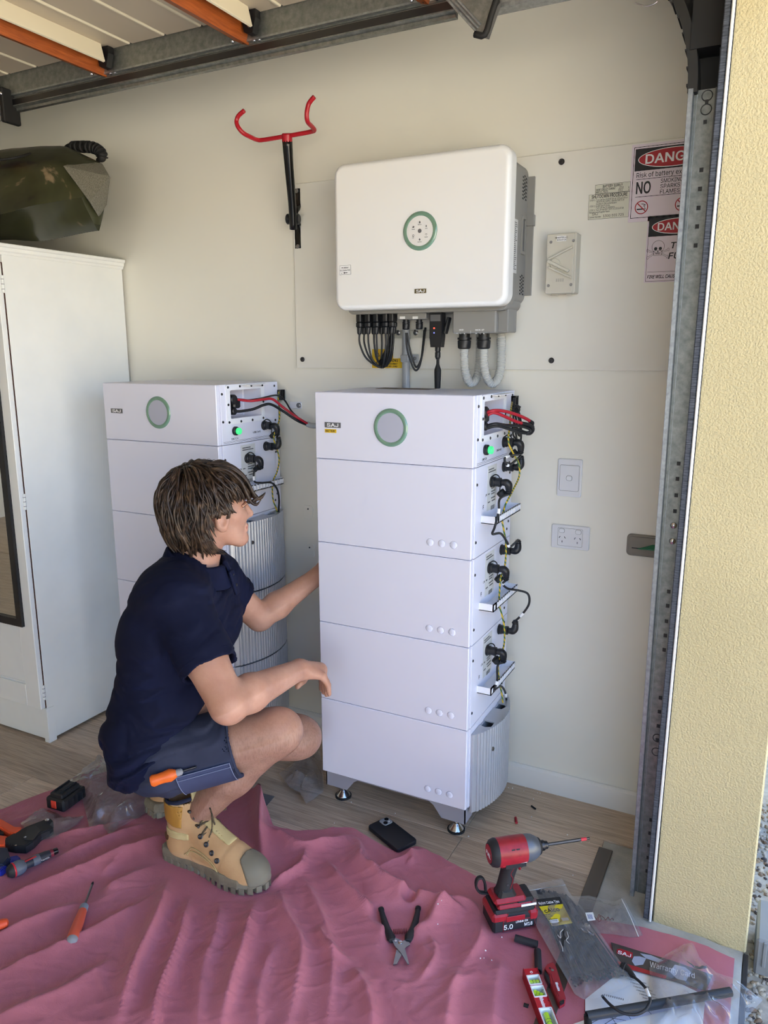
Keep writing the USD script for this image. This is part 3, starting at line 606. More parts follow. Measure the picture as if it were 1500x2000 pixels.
# power leads of the front tower: two red, two black, coiled back on themselves
def socket_pt(px, py, x=-.03): return S(px, py, x)
s1 = A(xr+.0, TR[1]+.086, 1.2735); s2 = A(xr+.0, TR[1]+.086, 1.2355)
def Y(px, py, y): return on_y(px, py, y)
def lead(label, m, pts, r=.0046, group=None, sleeve=None):
    th = Thing('power_lead', label, 'cable', pts[0], group=group); th.part('lead', tube(pts, r, 9, 8), m, None, True, True)
    if sleeve: th.part('end_sleeve', tube(sleeve, r*1.12, 9, 8), M['cable_black'], None, True, True)
    return th
lead('upper red power lead of the front tower, ending in a black sleeve', M['cable_red'], [s1, Y(965, 802, -.3), Y(985, 803, -.26), Y(1010, 810, -.21), Y(1030, 819, -.17), Y(1035, 823, -.16)], .0046, None, [Y(1034, 822, -.162), Y(1040, 826, -.15), Y(1037, 830, -.148), Y(1024, 829, -.15), Y(1014, 829, -.155)])
lead('lower red power lead of the front tower, crossing below the upper one', M['cable_red'], [s1+A(0, .006, -.008), Y(965, 806, -.29), Y(985, 813, -.26), Y(1005, 822, -.22), Y(1020, 827, -.19)], .0046, None, [Y(1019, 826.5, -.192), Y(1034, 830, -.17), Y(1041, 838, -.155), Y(1036, 846, -.15), Y(1028, 847, -.15)])
lead('upper black power lead looping round below the red leads', M['cable_black'], [s2, Y(968, 828, -.3), Y(990, 831, -.26), Y(1015, 832, -.2), Y(1033, 837, -.165), Y(1036, 843, -.16), Y(1027, 845, -.165), Y(1010, 838, -.19), Y(1000, 836, -.2)], .0045)
lead('lower black power lead bent into a tight loop by the wall', M['cable_black'], [s2+A(0, .004, -.006), Y(970, 832, -.29), Y(992, 837, -.25), Y(1010, 843, -.2), Y(1030, 846, -.16), Y(1039, 840, -.14), Y(1040, 832, -.135), Y(1030, 829, -.14)], .0045)
hg = Thing('lead_bundle', 'tangle of thin black leads hanging from the clip behind the red leads', 'cables', S(1004, 800, .02))
for k, pts in enumerate([[S(1000, 792, .02), S(1010, 798, .04), S(1016, 815, .05), S(1018, 840, .05), S(1017, 860, .045), S(1011, 864, .04), S(1008, 850, .035), S(1004, 820, .03)], [S(1003, 790, .02), S(1014, 796, .045), S(1012, 806, .05), S(1003, 812, .045), S(1004, 800, .04)], [S(1002, 795, .025), S(1008, 818, .04), S(1011, 845, .045), S(1016, 850, .05), S(1015, 825, .05), S(1007, 803, .04)], [S(1001, 800, .03), S(1004, 830, .035), S(1002, 848, .035), S(1008, 858, .04)], [S(1016, 795, .05), S(1009, 792, .045), S(1003, 797, .03)]]):
    hg.part('lead', tube(pts, .0028, 7, 6), M['cable_black'], None, True, True)
# power leads of the rear tower
a1 = A(xl+.0, TL[1]+.086, 1.2735+zl); a2 = A(xl+.0, TL[1]+.086, 1.2355+zl)
lead('red power lead from the rear tower into the grey wall sleeve', M['cable_red'], [a1, SL(470, 781, .0), SL(490, 783, .03), SL(515, 780, .05), SL(533, 780, .06), SL(555, 797, .08), on_y(580, 815, -.1), on_y(603, 829, -.06)], .0046)
lead('black power lead from the rear tower beside the red one', M['cable_black'], [a2, SL(472, 803, .01), SL(495, 799, .03), SL(515, 791, .05), SL(530, 790, .06), SL(553, 803, .08), on_y(580, 821, -.1), on_y(603, 831, -.055)], .0046)
lead('thin black lead from the rear tower clip down to the grey sleeve', M['cable_black'], [SL(475, 783, -.01), SL(505, 779, .03), SL(540, 772, .03), SL(556, 782, .06), on_y(572, 806, -.1), on_y(603, 832, -.06)], .003)
sl_ = Thing('grey_sleeve', 'short grey sleeve gripping the leads between the towers', 'sleeve', on_y(604, 830, -.06))
sl_.part('sleeve', tube([on_y(599, 828, -.062), on_y(608, 831, -.056), on_y(622, 832, -.05), on_y(640, 833, -.045)], .0095, 14, 4), M['grey_pvc'], None, True, 40)
br = Thing('wall_bracket', 'small white bracket screwed to the wall beside the rear tower', 'bracket', on_y(585, 792, 0))
p = on_y(583, 792, 0); br.part('plate', bx(p+A(-.035, -.004, -.011), p+A(.014, -.0004, .013), .001), M['tower_side'], None, True)
br.part('bolt', put(lathe([(.0095, 0), (.0085, .004), (.005, .006), (0, .006)], 12), p+A(.0045, -.004, .001), XZ), M['steel'], None, True, 40)
for (px, py), lb in (((603, 1000), 'upper faint white plate on the wall between the towers'), ((606, 1075), 'lower faint white plate on the wall between the towers')):
    t_ = Thing('wall_plate', lb, 'plate', on_y(px, py, 0)); p = on_y(px, py, 0)
    t_.part('plate', put(plate(rrect(.04, .05, .012), .004, .001), p, XZ), M['wall_paint'], None, True, 40)
    t_.part('screw', put(lathe([(.003, 0), (.003, .0052), (0, .0054)], 8), p+A(0, 0, .012), XZ), M['dark_steel'], None, True)
cd = Thing('loose_card', 'thin brown card lying on top of the front battery tower', 'card', (TR[0]+.2, TR[1]+.25, 1.3235))
v, f = bx((-1.135, -.15, 1.3237), (-.955, -.085, 1.3247)); cd.part('card', (v, f), mat('card_brown', (112, 96, 80), .7), None, True)
# ================================================================ the inverter and its wiring
IX0, IX1, IZ0, IZ1, IY = -1.248, -.695, 1.562, 1.983, -.205
icx, icz = (IX0+IX1)/2, (IZ0+IZ1)/2; iw, ih = IX1-IX0, IZ1-IZ0
iv = Thing('inverter', 'white wall hung solar inverter with a green ringed dial', 'inverter', (icx, -.1, icz))
def shell(w, h, r, y0, y1, b, cz=0):
    ri = []
    for t in np.linspace(0, PI/2, 7): ri.append((b*(1-math.sin(t)), y0+b*(1-math.cos(t))))
    ri = [(b*(1-math.sin(t)), y0+b*(1-math.cos(t))) for t in np.linspace(0, PI/2, 7)]+[(0, y1)]
    return loft([np.c_[icx+rrect(w-2*i, h-2*i, max(r-i, .004), 9)[:, 0], np.full(36, y), icz+cz+rrect(w-2*i, h-2*i, max(r-i, .004), 9)[:, 1]] for i, y in ri])
fc = iv.part('front_cover', shell(iw, ih, .034, IY, -.155, .016), M['inverter_white'], None, True, 50)
bd_ = iv.part('body', join(shell(iw-.014, ih-.03, .03, -.158, -.02, .002, -.006), shell(iw-.03, .09, .02, -.15, -.03, .002, -.175), shell(iw-.012, ih-.022, .03, -.16, -.115, .001, -.012)), M['grey_case'], None, True, 40)
iv.part('hanging_plate', bx((IX1-.1, -.022, 1.6), (IX1+.012, -.013, 1.93)), M['grey_case'], None, True)
iv.part('mount_tab', bx((IX1-.03, -.03, 1.795), (IX1+.016, -.0125, 1.825)), M['grey_case'], None, True)
xs = IX1-.007
for (za, zb) in ((1.862, 1.938), (1.6, 1.66)):
    for k in range(3):
        for i in range(int((zb-za)/.0095)):
            z = za+.0095*i+(.0047 if k % 2 else 0); y = -.066+.0135*k
            iv.part('vent_slit', bx((xs-.001, y-.0055, z), (xs+.0008, y+.0055, z+.0042)), M['black_plastic'], bd_, True)
fr = Polygon(rrect(.034, .105, .004)).difference(Polygon(rrect(.022, .088, .003)))
iv.part('side_recess_frame', put(ext(fr, .005), (xs-.001, -.055, 1.765), YZ), M['grey_case'], bd_, True)
iv.part('side_recess', bx((xs-.001, -.066, 1.722), (xs+.0012, -.044, 1.808)), M['dark_grey'], bd_, True)
lb = iv.part('rating_label', bx((xs, -.142, 1.655), (xs+.0012, -.108, 1.8)), M['label_grey'], bd_, True, label='tall white rating label with small print')
iv.part('label_print', join(*[bx((xs+.0012, -.138, 1.665+.0052*i), (xs+.0016, -.138+.026*random.Random(i).uniform(.4, 1), 1.667+.0052*i)) for i in range(25)]), M['dark_grey'], bd_, True)
rg, dl = dial(iv, fc, (icx+.012, IY, 1.776), .0535, face='white_plastic')
cx_, cz_ = icx+.012, 1.776; yi = IY-.0029
def ic(m, dx, dz, nm='icon'): iv.part(nm, put(m, (cx_+dx, yi, cz_+dz), XZ), M['dark_grey'], fc, True)
R60 = [(.0235*math.sin(a), .0235*math.cos(a)) for a in np.radians([0, 60, 120, 180, 240, 300])]
cirp = Point(0, 0).buffer(.0032); ring = cirp.difference(Point(0, 0).buffer(.0022))
shapes = [unary_union([sbox(-.0022, -.003, .0022, .0018), sbox(-.001, .0018, .001, .003)]), unary_union([sbox(-.0005, -.003, .0005, .003), Polygon([(-.002, 0), (.002, 0), (0, .0035)]), Polygon([(-.0025, -.002), (.0025, -.002), (0, .001)])]), unary_union([ring.intersection(sbox(-.01, 0, .01, .01)), sbox(-.0004, -.003, .0004, 0)]), unary_union([Polygon([(-.003, 0), (.003, 0), (0, .003)]), sbox(-.002, -.0025, .002, 0)]), unary_union([ring, sbox(-.0015, -.0035, .0015, -.0028)]), unary_union([Point(-.001, 0).buffer(.0018), Point(.0012, .0005).buffer(.0022), sbox(-.0028, -.002, .003, 0)])]
for s_, (dx, dz), w in zip(shapes, R60, ('Battery', 'Grid', 'Comm', 'Backup', 'PV', 'Cloud')):
    ic(ext(s_, .0003), dx, dz); ic(text_c(w, .0026, .0003), dx, dz-.0062, 'icon_text')
iv.part('centre_button', put(lathe([(.0058, 0), (.0058, .0008), (.005, .0012), (0, .0012)], 20), (cx_, yi+.0003, cz_), XZ), M['logo_grey'], fc, True, 40)
logo(iv, fc, icx-.004, IY, 1.604, .037, .0125, 'logo_metal')
iv.part('sticker_frame', bx((IX0+.02, IY-.0006, 1.667), (IX0+.059, IY, 1.6945)), M['ink'], fc, True)
iv.part('sticker', bx((IX0+.0206, IY-.0009, 1.6676), (IX0+.0584, IY-.0005, 1.6939)), M['white_print'], fc, True)
for s_, dz, h in (('PV ARRAY', .0205, .0036), ('D.C. ISOLATOR', .013, .0034)): iv.part('sticker_text', put(text_c(s_, h, .0003, True), (IX0+.0395, IY-.0009, 1.667+dz), XZ), M['ink'], fc, True)
iv.part('sticker_text', put(ext(unary_union([Point(-.003, 0).buffer(.0022), sbox(-.003, -.001, .008, .001), sbox(-.013, -.0014, -.011, .0002)]), .0003), (IX0+.0395, IY-.0009, 1.6725), XZ), M['ink'], fc, True)
# underneath: plug rows, signal box, wiring box
UB = 1.545
jy = -.1
wb0, wb1 = on_y(883, 655, -.14)[0], on_y(968, 655, -.14)[0]
wb = iv.part('wiring_box', bx((wb0, -.14, 1.49), (wb1, -.05, 1.562), .004), M['grey_case'], None, True)
iv.part('wiring_box_side', bx((wb1-.002, -.12, 1.492), (wb1+.03, -.04, 1.575), .003), M['grey_case'], None, True)
for s_, px in (('GRID', 901), ('BACK-UP', 937)):
    p = on_y(px, 645, -.1405); iv.part('box_text', put(text_c(s_, .0042, .0004, True), (p[0], -.14, p[2]+.001), XZ), M['white_print'], wb, True)
for s_, px in (('PE', 893), ('L', 900), ('N', 907), ('PE', 930), ('L', 938), ('N', 945)):
    p = on_y(px, 651.5, -.1405); iv.part('box_text', put(text_c(s_, .0036, .0004, True), (p[0], -.14, p[2]), XZ), M['white_print'], wb, True)
p = on_y(919, 649, -.1405); iv.part('box_text', bx((p[0]-.0003, -.1404, p[2]-.005), (p[0]+.0003, -.14, p[2]+.005)), M['white_print'], wb, True)
sg = iv.part('signal_box', bx((on_y(775, 620, -.12)[0], -.12, 1.535), (on_y(832, 620, -.12)[0], -.06, 1.565), .002), M['grey_case'], None, True)
for px in (786, 811): p = on_y(px, 620.5, -.1203); iv.part('signal_label', bx((p[0]-.009, -.1206, p[2]-.004), (p[0]+.009, -.12, p[2]+.004)), M['white_plastic'], sg, True)
def gland(th, x, y, z, r, h):
    a = np.linspace(0, 2*PI, 6, endpoint=False)
    g = th.part('gland', lathe([(r*.85, 0), (r*.85, -h*.25), (r*1.08, -h*.25), (r*1.08, -h*.38), (r*.85, -h*.38), (r*.85, -h*.45)][::-1], 16, None, (x, y, z)), M['black_plastic'], None, True, 30)
    th.part('gland_nut', loft([np.c_[x+r*k*np.cos(np.linspace(0, 2*PI, 12, endpoint=False)), y+r*k*np.sin(np.linspace(0, 2*PI, 12, endpoint=False)), np.full(12, zz)] for k, zz in ((.8, z-h), (1, z-h*.92), (1.05, z-h*.55), (1.05, z-h*.45), (.9, z-h*.42))]), M['black_plastic'], g, True, 30)
g1, g2 = on_y(907, 664, -.1), on_y(945, 664, -.1)
gx = [g1[0], g2[0]]
for x in gx: gland(iv, x, -.1, 1.49, .0195, .045)
sx_ = [on_y(793, 630, -.095)[0], on_y(819, 630, -.095)[0]]
for x in sx_: gland(iv, x, -.095, 1.535, .0105, .03)
def conduit(label, pts, seedx):
    th = Thing('flexible_conduit', label, 'conduit', pts[0], group=None)
    P = spline(pts, 14); d = np.r_[0, np.cumsum(np.linalg.norm(np.diff(P, axis=0), axis=1))]; n = int(d[-1]/.0011)
    Q = np.stack([np.interp(np.linspace(0, d[-1], n), d, P[:, k]) for k in range(3)], 1)
    rr = .0125+.0013*np.sin(np.arange(n)*2*PI/4); th.part('ribbed_tube', tube(Q, rr, 14, 0), M['grey_conduit'], None, True, True)
    return th
conduit('left grey ribbed conduit looping up behind the wiring box', [A(gx[0], -.1, 1.445), A(gx[0]+.001, -.1, 1.405), on_y(911, 735, -.095), on_y(919, 748, -.08), on_y(930, 740, -.06), on_y(936, 715, -.05), on_y(938, 680, -.045), on_y(938, 640, -.04)], 0)
conduit('right grey ribbed conduit looping up past the side of the inverter', [A(gx[1], -.1, 1.445), A(gx[1]+.002, -.1, 1.405), on_y(950, 735, -.095), on_y(960, 749, -.08), on_y(972, 740, -.06), on_y(978, 715, -.05), on_y(979, 670, -.045), on_y(978, 628, -.04)], 1)
# solar leads: five pairs of plugs, leads hanging in bights
rnd = random.Random(3); ORD = ('first', 'second', 'third', 'fourth', 'fifth', 'sixth', 'seventh', 'eighth', 'ninth', 'tenth and last')
tops = [(702, -.125), (711, -.1), (719, -.125), (730, -.1), (735, -.125), (745, -.1), (753, -.125), (759, -.105), (765, -.12), (769, -.1)]
ends = [(742, 717), (745, 718), (740, 714), (746, 712), (741, 706), (744, 704), (748, 718), (750, 715), (752, 716), (754, 713)]
for k, ((px, y), (ex, ey)) in enumerate(zip(tops, ends)):
    t = on_y(px, 634, y); x = t[0]
    th = Thing('solar_lead', f'{ORD[k]} from the left of the black solar leads bunched under the inverter', 'cable', (x, y, 1.54), group='black solar leads hanging in a bunch under the inverter')
    th.part('connector', join(bx((x-.0085, y-.009, 1.528), (x+.0085, y+.009, 1.56), .003), bx((x-.0095, y-.0095, 1.512), (x+.0095, y+.0095, 1.53), .004)), M['black_plastic'], None, True)
    th.part('connector_nut', lathe([(.0055, -.02), (.0075, -.016), (.0082, 0)], 12, None, (x, y, 1.512)), M['black_plastic'], None, True, 40)
    lo = on_y(ex, ey, y+.02); mid = on_y(px+(1 if k < 7 else -1), 672, y); m2 = on_y(px+(ex-px)*.35, 700 if k < 8 else 695, y+.005)
    pts = [A(x, y, 1.498), mid, m2, lo, on_y(ex+6+k*.5, ey-14, y+.045), on_y(762+k*.7, 660, -.045), on_y(765, 640, -.035)]
    th.part('lead', tube(pts, .0031, 7, 6), M['cable_black'], None, True, True)
for k, (pts, lbl) in enumerate([([(793, 650), (795, 680), (803, 708), (811, 723), (818, 718), (823, 700), (826, 675), (829, 645)], 'lower'), ([(795, 650), (799, 675), (806, 702), (813, 717), (820, 708), (825, 690), (828, 665), (831, 640)], 'upper')]):
    wire_thing('signal_cable', f'{lbl} of two black signal cables hanging in a loop under the inverter', [on_y(px, py, -.093+.009*i) for i, (px, py) in enumerate(pts)], .0032, M['cable_black'], 'cable')
# data dongle
dg = Thing('data_dongle', 'black plug-in data dongle with red and blue lamps under the inverter', 'dongle', on_y(851, 640, -.12))
a, b = on_y(839, 617, -.13), on_y(862, 678, -.13); x0_, x1_, zb_ = a[0], b[0], b[2]
dg.part('case', hull(np.vstack([[(x, y, z) for x in (x0_, x1_) for y in (-.13, -.1) for z in (1.555, zb_+.03)], [(x, y, zb_) for x in (x0_+.003, x1_-.003) for y in (-.128, -.102)]])), M['black_plastic'], None, True)
dg.part('grey_window', bx((x0_+.003, -.1308, 1.527), (x1_-.004, -.1298, 1.546)), M['dark_grey'], None, True)
pr_, pb_ = on_y(847.5, 641, -.131), on_y(847.5, 650, -.131)
dg.part('red_lamp', put(lathe([(.0032, 0), (.002, .0012), (0, .0015)], 12), (pr_[0], -.13, pr_[2]), XZ), mat('lamp_red', (236, 70, 52), .3, extra={'emission_color': (1, .1, .05), 'emission_strength': .5}), None, True, 40)
dg.part('blue_lamp', put(lathe([(.0024, 0), (.0015, .001), (0, .0012)], 10), (pb_[0], -.13, pb_[2]), XZ), mat('lamp_blue', (120, 130, 246), .3, extra={'emission_color': (.2, .25, 1), 'emission_strength': .5}), None, True, 40)
dg.part('side_clip', put(bx((0, -.012, -.03), (.007, .012, .02), .002), (x1_+.008, -.11, 1.52), roty(.25)), M['black_plastic'], None, True)
cc = (x0_+x1_)/2+.002
dg.part('neck', lathe([(.006, -.036), (.007, -.032), (.0085, -.03), (.0085, -.016), (.007, -.014), (.0085, -.01), (.0085, 0)], 14, None, (cc, -.115, zb_)), M['black_plastic'], None, True, 40)
ct = Thing('dongle_tail', 'black tapered plug hanging below the data dongle', 'plug', (cc, -.115, zb_-.04))
ct.part('tail', lathe([(.0075, -.088), (.009, -.086), (.0105, -.04), (.0105, -.032), (.0045, -.014), (.0045, 0)], 16, None, (cc+.0005, -.115, zb_-.036)), M['black_rubber'], None, True, 40)
# behind: clear block, pipe, yellow warnings
acr = usdkit.material(stage, '/World/Looks/clear_acrylic', {'p': ('principled_bsdf', {'base_color': (.95, .96, .95), 'roughness': .05, 'transmission_weight': 1.0, 'ior': 1.45})}, surface='p.BSDF')
cbk = Thing('clear_cover', 'clear plastic terminal cover on the wall under the inverter', 'cover', on_y(800, 652, -.02))
a, b = on_y(752, 645, -.03), on_y(838, 660, -.03); cbk.part('block', bx((a[0], -.03, b[2]), (b[0], -.0125, a[2]), .002), acr, None, True)
for px in (778, 812): p = on_y(px, 650, -.02); cbk.part('bolt', put(lathe([(.008, 0), (.008, .004), (.004, .006), (0, .006)], 12), (p[0], -.013, p[2]), XZ), M['steel'], None, True, 40)
p = on_y(793, 700, -.028); pp = Thing('grey_pipe', 'grey plastic pipe running down the wall behind the front tower', 'pipe', (p[0], -.028, 1.0))
pp.part('pipe', cyl((p[0], -.028, .08), (p[0], -.028, 1.56), .0125, 18), M['grey_pvc'], None, True, 40)
ps = pp.part('saddle', bx((p[0]-.014, -.043, p[2]-.012), (p[0]+.014, -.0005, p[2]+.012), .003), M['grey_pvc'], None, True)
pp.part('saddle_wing', bx((p[0]+.012, -.02, p[2]-.014), (p[0]+.04, -.0125, p[2]+.013), .002), M['grey_pvc'], ps, True)
pp.part('saddle_screw', put(lathe([(.006, 0), (.005, .003), (0, .004)], 12), (p[0]+.027, -.02, p[2]), XZ), M['steel'], ps, True, 40)
def sign_box(th, name, a, b, y, m, t=.0006): th.part(name, bx((min(a[0], b[0]), y-t, min(a[2], b[2])), (max(a[0], b[0]), y, max(a[2], b[2]))), m, None, True)
def tri_warn(th, x, z, s, y, m=None):
    t = Polygon([(0, s), (-s*.9, -s*.6), (s*.9, -s*.6)]); th.part('warning_triangle', put(ext(unary_union([t.difference(t.buffer(-s*.16)), Polygon([(-.1*s, .4*s), (.12*s, .4*s), (0, 0), (.12*s, 0), (-.06*s, -.35*s), (0, -.05*s), (-.14*s, -.05*s)])]), .0004), (x, y, z), XZ), M['ink'], None, True)
YB = -.0122
for nm, (l, t, r, b), rows in (('upper yellow warning label behind the solar leads', (727, 682, 768, 700), [('WARNING', .0075, 756, 687, .022), ('D.C. CABLE', .005, 757, 694, .02)]), ('lower yellow warning label below the solar leads', (727, 700, 785, 719), [('WARNING', .0085, 764, 704, .05), ('DO NOT DISCONNECT', .0055, 763, 710.5, .052), ('UNDER LOAD', .0055, 764, 715.5, .046)])):
    a, b2 = on_y(l, t, YB), on_y(r, b, YB); th = Thing('warning_label', nm, 'label', ((a[0]+b2[0])/2, YB, (a[2]+b2[2])/2))
    sign_box(th, 'label_sheet', a, b2, YB, M['sign_yellow'])
    p = on_y(l+10, (t+b)/2+1, YB); tri_warn(th, p[0], p[2], .011, YB-.0006)
    for s_, h, px, py, w in rows:
        q = on_y(px, py, YB); th.part('label_text', put(text_c(s_, h, .0004, True, w), (q[0], YB-.0006, q[2]), XZ), M['ink'], None, True)
# ================================================================ signs, switches and hook on the wall
def wt(th, s, h, px, py, y, m='ink', bold=False, width=None, left=False, name='lettering'):
    p = on_y(px, py, y)
    v, f = text(s, h, .0004, bold) if left else text_c(s, h, .0004, bold, width)
    if left:
        v[:, 0] -= v[:, 0].min()
        if width: v[:, 0] *= width/v[:, 0].max()
        v[:, 1] -= h/2
    th.part(name, put((v, f), (p[0], y, p[2]), XZ), M[m], None, True)
SY = -.0125
# large DANGER sign: its right part goes on behind the track
sx0, sx1, sz0, sz1 = -.417, -.197, 1.785, 1.984
d1 = Thing('danger_sign', 'tall DANGER sign about battery explosion, NO smoking sparks flames', 'sign', ((sx0+sx1)/2, SY, (sz0+sz1)/2))
d1.part('sheet', bx((sx0, SY-.0008, sz0), (sx1, SY, sz1)), M['sign_white'], None, True)
t0 = SY-.0008
outl = sbox(sx0+.006, sz0+.01, sx1-.006, sz1-.007); d1.part('border', put(ext(outl.difference(outl.buffer(-.0013)), .0003), (0, t0, 0), XZ), M['ink'], None, True)
zt_ = sz1-.012; zb_2 = zt_-.056
d1.part('black_band', bx((sx0+.01, t0-.0003, zb_2), (sx1-.01, t0, zt_)), M['ink'], None, True)
def oval(th, cx, cz, w, h, y):
    e = affinity.scale(Point(0, 0).buffer(1, 24), w, h); e2 = affinity.scale(Point(0, 0).buffer(1, 24), w-.002, h-.002)
    th.part('oval_rim', put(ext(e.difference(e2), .0004), (cx, y, cz), XZ), M['white_print'], None, True); th.part('red_oval', put(ext(e2, .0003), (cx, y, cz), XZ), M['sign_red'], None, True)
mx = (sx0+sx1)/2
oval(d1, mx, (zt_+zb_2)/2, .092, .0245, t0-.0003)
d1.part('lettering', put(text_c('DANGER', .0225, .0004, True, .146), (mx, t0-.0006, (zt_+zb_2)/2), XZ), M['white_print'], None, True)
L0 = sx0+.016
def row(s, h, x, z, b, w): v, f = text(s, h, .0004, b); v[:, 0] -= v[:, 0].min(); v[:, 0] *= w/v[:, 0].max(); d1.part('lettering', put((v, f), (x, t0, z), XZ), M['ink'], None, True)
row('Risk of battery explosion', .0125, L0, sz0+.114, False, .165)
row('NO', .029, L0+.001, sz0+.073, True, .038)
for i, s_ in enumerate(('SMOKING', 'SPARKS', 'FLAMES')): row(s_, .0102, L0+.064, sz0+.0955-.0138*i, False, (.056, .05, .05)[i])
for z in (sz0+.109, sz0+.064): d1.part('rule', bx((L0, t0-.0003, z), (sx1-.014, t0, z+.0012)), M['ink'], None, True)
for cx_ in (L0+.018, L0+.122):
    c = Point(0, 0).buffer(.0175); bar = affinity.rotate(sbox(-.0175, -.0013, .0175, .0013), -45)
    d1.part('no_smoking_ring', put(ext(unary_union([c.difference(Point(0, 0).buffer(.0152)), bar.intersection(c)]), .0005), (cx_, t0-.0002, sz0+.037), XZ), M['sign_red'], None, True)
    d1.part('cigarette', put(ext(unary_union([sbox(-.012, -.006, .007, -.003), sbox(.0085, -.006, .0105, -.003), LineString([(.009, -.001), (.006, .004), (.01, .006), (.004, .0085), (.0, .009)]).buffer(.0007)]), .0003), (cx_, t0, sz0+.037), XZ), M['ink'], None, True)
# smaller DANGER sign
a, b = on_y(1267, 424, SY), on_y(1261, 551, SY); tx0, tz1, tz0, tx1 = a[0]-.002, a[2], b[2], a[0]+.165
d2 = Thing('danger_sign', 'lower DANGER sign with skull and crossbones about toxic fumes', 'sign', ((tx0+tx1)/2, SY, (tz0+tz1)/2))
d2.part('sheet', bx((tx0, SY-.0008, tz0-.002), (tx1, SY, tz1+.002)), M['sign_white'], None, True)
o = sbox(tx0+.004, tz0+.001, tx1-.004, tz1-.001); d2.part('border', put(ext(o.difference(o.buffer(-.0009)), .0003), (0, t0, 0), XZ), M['ink'], None, True)
d2.part('black_band', bx((tx0+.005, t0-.0003, tz1-.052), (tx1-.005, t0, tz1-.003)), M['ink'], None, True)
oval(d2, (tx0+tx1)/2, tz1-.0275, .071, .0205, t0-.0003)
d2.part('lettering', put(text_c('DANGER', .0185, .0004, True, .112), ((tx0+tx1)/2, t0-.0006, tz1-.0275), XZ), M['white_print'], None, True)
def row2(s, h, x, z, w): v, f = text(s, h, .0004, True); v[:, 0] -= v[:, 0].min(); v[:, 0] *= w/v[:, 0].max(); v[:, 0] += v[:, 1]*.16; d2.part('lettering', put((v, f), (x, t0, z), XZ), M['ink'], None, True)
row2('TOXIC', .0155, tx0+.063, tz1-.085, .075); row2('FUMES', .0155, tx0+.06, tz1-.112, .078)
row2('FIRE WILL CAUSE TOXIC FUMES', .0085, tx0+.008, tz0+.009, .142)
d2.part('rule', bx((tx0+.008, t0-.0003, tz0+.0255), (tx1-.008, t0, tz0+.0263)), M['ink'], None, True)
sk_ = unary_union([Point(0, .006).buffer(.0165).difference(Point(0, .006).buffer(.0157)), sbox(-.009, -.015, .009, -.006).buffer(.002).difference(sbox(-.009, -.015, .009, -.006).buffer(.0013)), Point(-.006, .001).buffer(.0042), Point(.006, .001).buffer(.0042), Polygon([(0, -.003), (-.002, -.0085), (.002, -.0085)]), LineString([(-.007, -.012), (.007, -.012)]).buffer(.0004), *[LineString([(-.005+i*.0025, -.0145), (-.005+i*.0025, -.0095)]).buffer(.0003) for i in range(5)]])
bo = unary_union([LineString([(-s*.026, -.0035), (-s*.012, -.008)]).buffer(.002) for s in (-1, 1)]+[LineString([(s*.011, -.013), (s*.024, -.0205)]).buffer(.002) for s in (-1, 1)]+[Point(s*.027, q).buffer(.0024) for s in (-1, 1) for q in (-.0012, -.0045)]+[Point(s*.0255, q).buffer(.0024) for s in (-1, 1) for q in (-.0195, -.0232)])
d2.part('skull', put(ext(sk_, .0004), (tx0+.032, t0, tz1-.085), XZ), M['ink'], None, True); d2.part('crossbones', put(ext(bo.difference(bo.buffer(-.0007)), .0003), (tx0+.032, t0, tz1-.085), XZ), M['ink'], None, True)
# two small printed labels
def small(label, px, rows, base):
    (l, t), (r, b) = px; a, c = on_y(l, t, SY), on_y(l-1.5, b, SY); c = A(on_y(r, t-7, SY)[0], SY, c[2]); th = Thing('printed_label', label, 'label', ((a[0]+c[0])/2, SY, (a[2]+c[2])/2))
    o = sbox(a[0], c[2], c[0], a[2]); th.part('label_sheet', bx((a[0], SY-.0006, c[2]), (c[0], SY, a[2])), mat(base, (214, 213, 196), .6), None, True)
    th.part('border', put(ext(o.difference(o.buffer(-.0006)), .0003), (0, SY-.0006, 0), XZ), M['ink'], None, True); w = c[0]-a[0]; h = a[2]-c[2]
    for s_, fx, fz, hh, fwid, bo_ in rows:
        v, f = text(s_, hh, .0003, bo_); v[:, 0] -= v[:, 0].min(); v[:, 0] *= w*fwid/v[:, 0].max()
        th.part('lettering', put((v, f), (a[0]+w*fx, SY-.0006, c[2]+h*fz), XZ), M['ink'], None, True)
small('small BATTERY SUPPLY label above the shutdown procedure label', ((1163, 361.3), (1232, 379.8)), [('BATTERY SUPPLY', .22, .62, .0068, .56, True), ('SHORT CIRCUIT CURRENT', .03, .34, .005, .55, True), ('MAX D.C. VOLTS', .03, .1, .005, .34, True), ('100', .68, .34, .006, .13, False), ('A', .94, .34, .005, .03, False), ('350', .66, .08, .006, .13, False), ('V', .94, .08, .005, .03, False)], 'label_cream_a')
small('SHUTDOWN PROCEDURE label with handwritten number left of the large danger sign', ((1150.6, 381), (1230.6, 429.5)), [('SHUTDOWN PROCEDURE', .07, .84, .0085, .87, True), ('STEP 1: Turn off the INVERTER AC ISOLATOR or', .03, .735, .0046, .92, False), ('INVERTER SUPPLY MAIN SWITCH', .19, .655, .0046, .68, False), ('located in the switchboard', .19, .575, .0046, .5, False), ('STEP 2: Isolate the PV Array', .03, .495, .0046, .5, False), ('Turn off the DC isolators', .19, .415, .0046, .46, False), ('STEP 3: Turn off the BATTERY DC ISOLATOR', .03, .335, .0046, .84, False), ('Manufacturer/Supplier Name', .03, .25, .0044, .5, False), ('SAJ', .1, .16, .0065, .14, False), ('Contact Number:', .03, .06, .0044, .3, False), ('1300 555 725', .38, .06, .0065, .5, False)], 'label_cream_b')
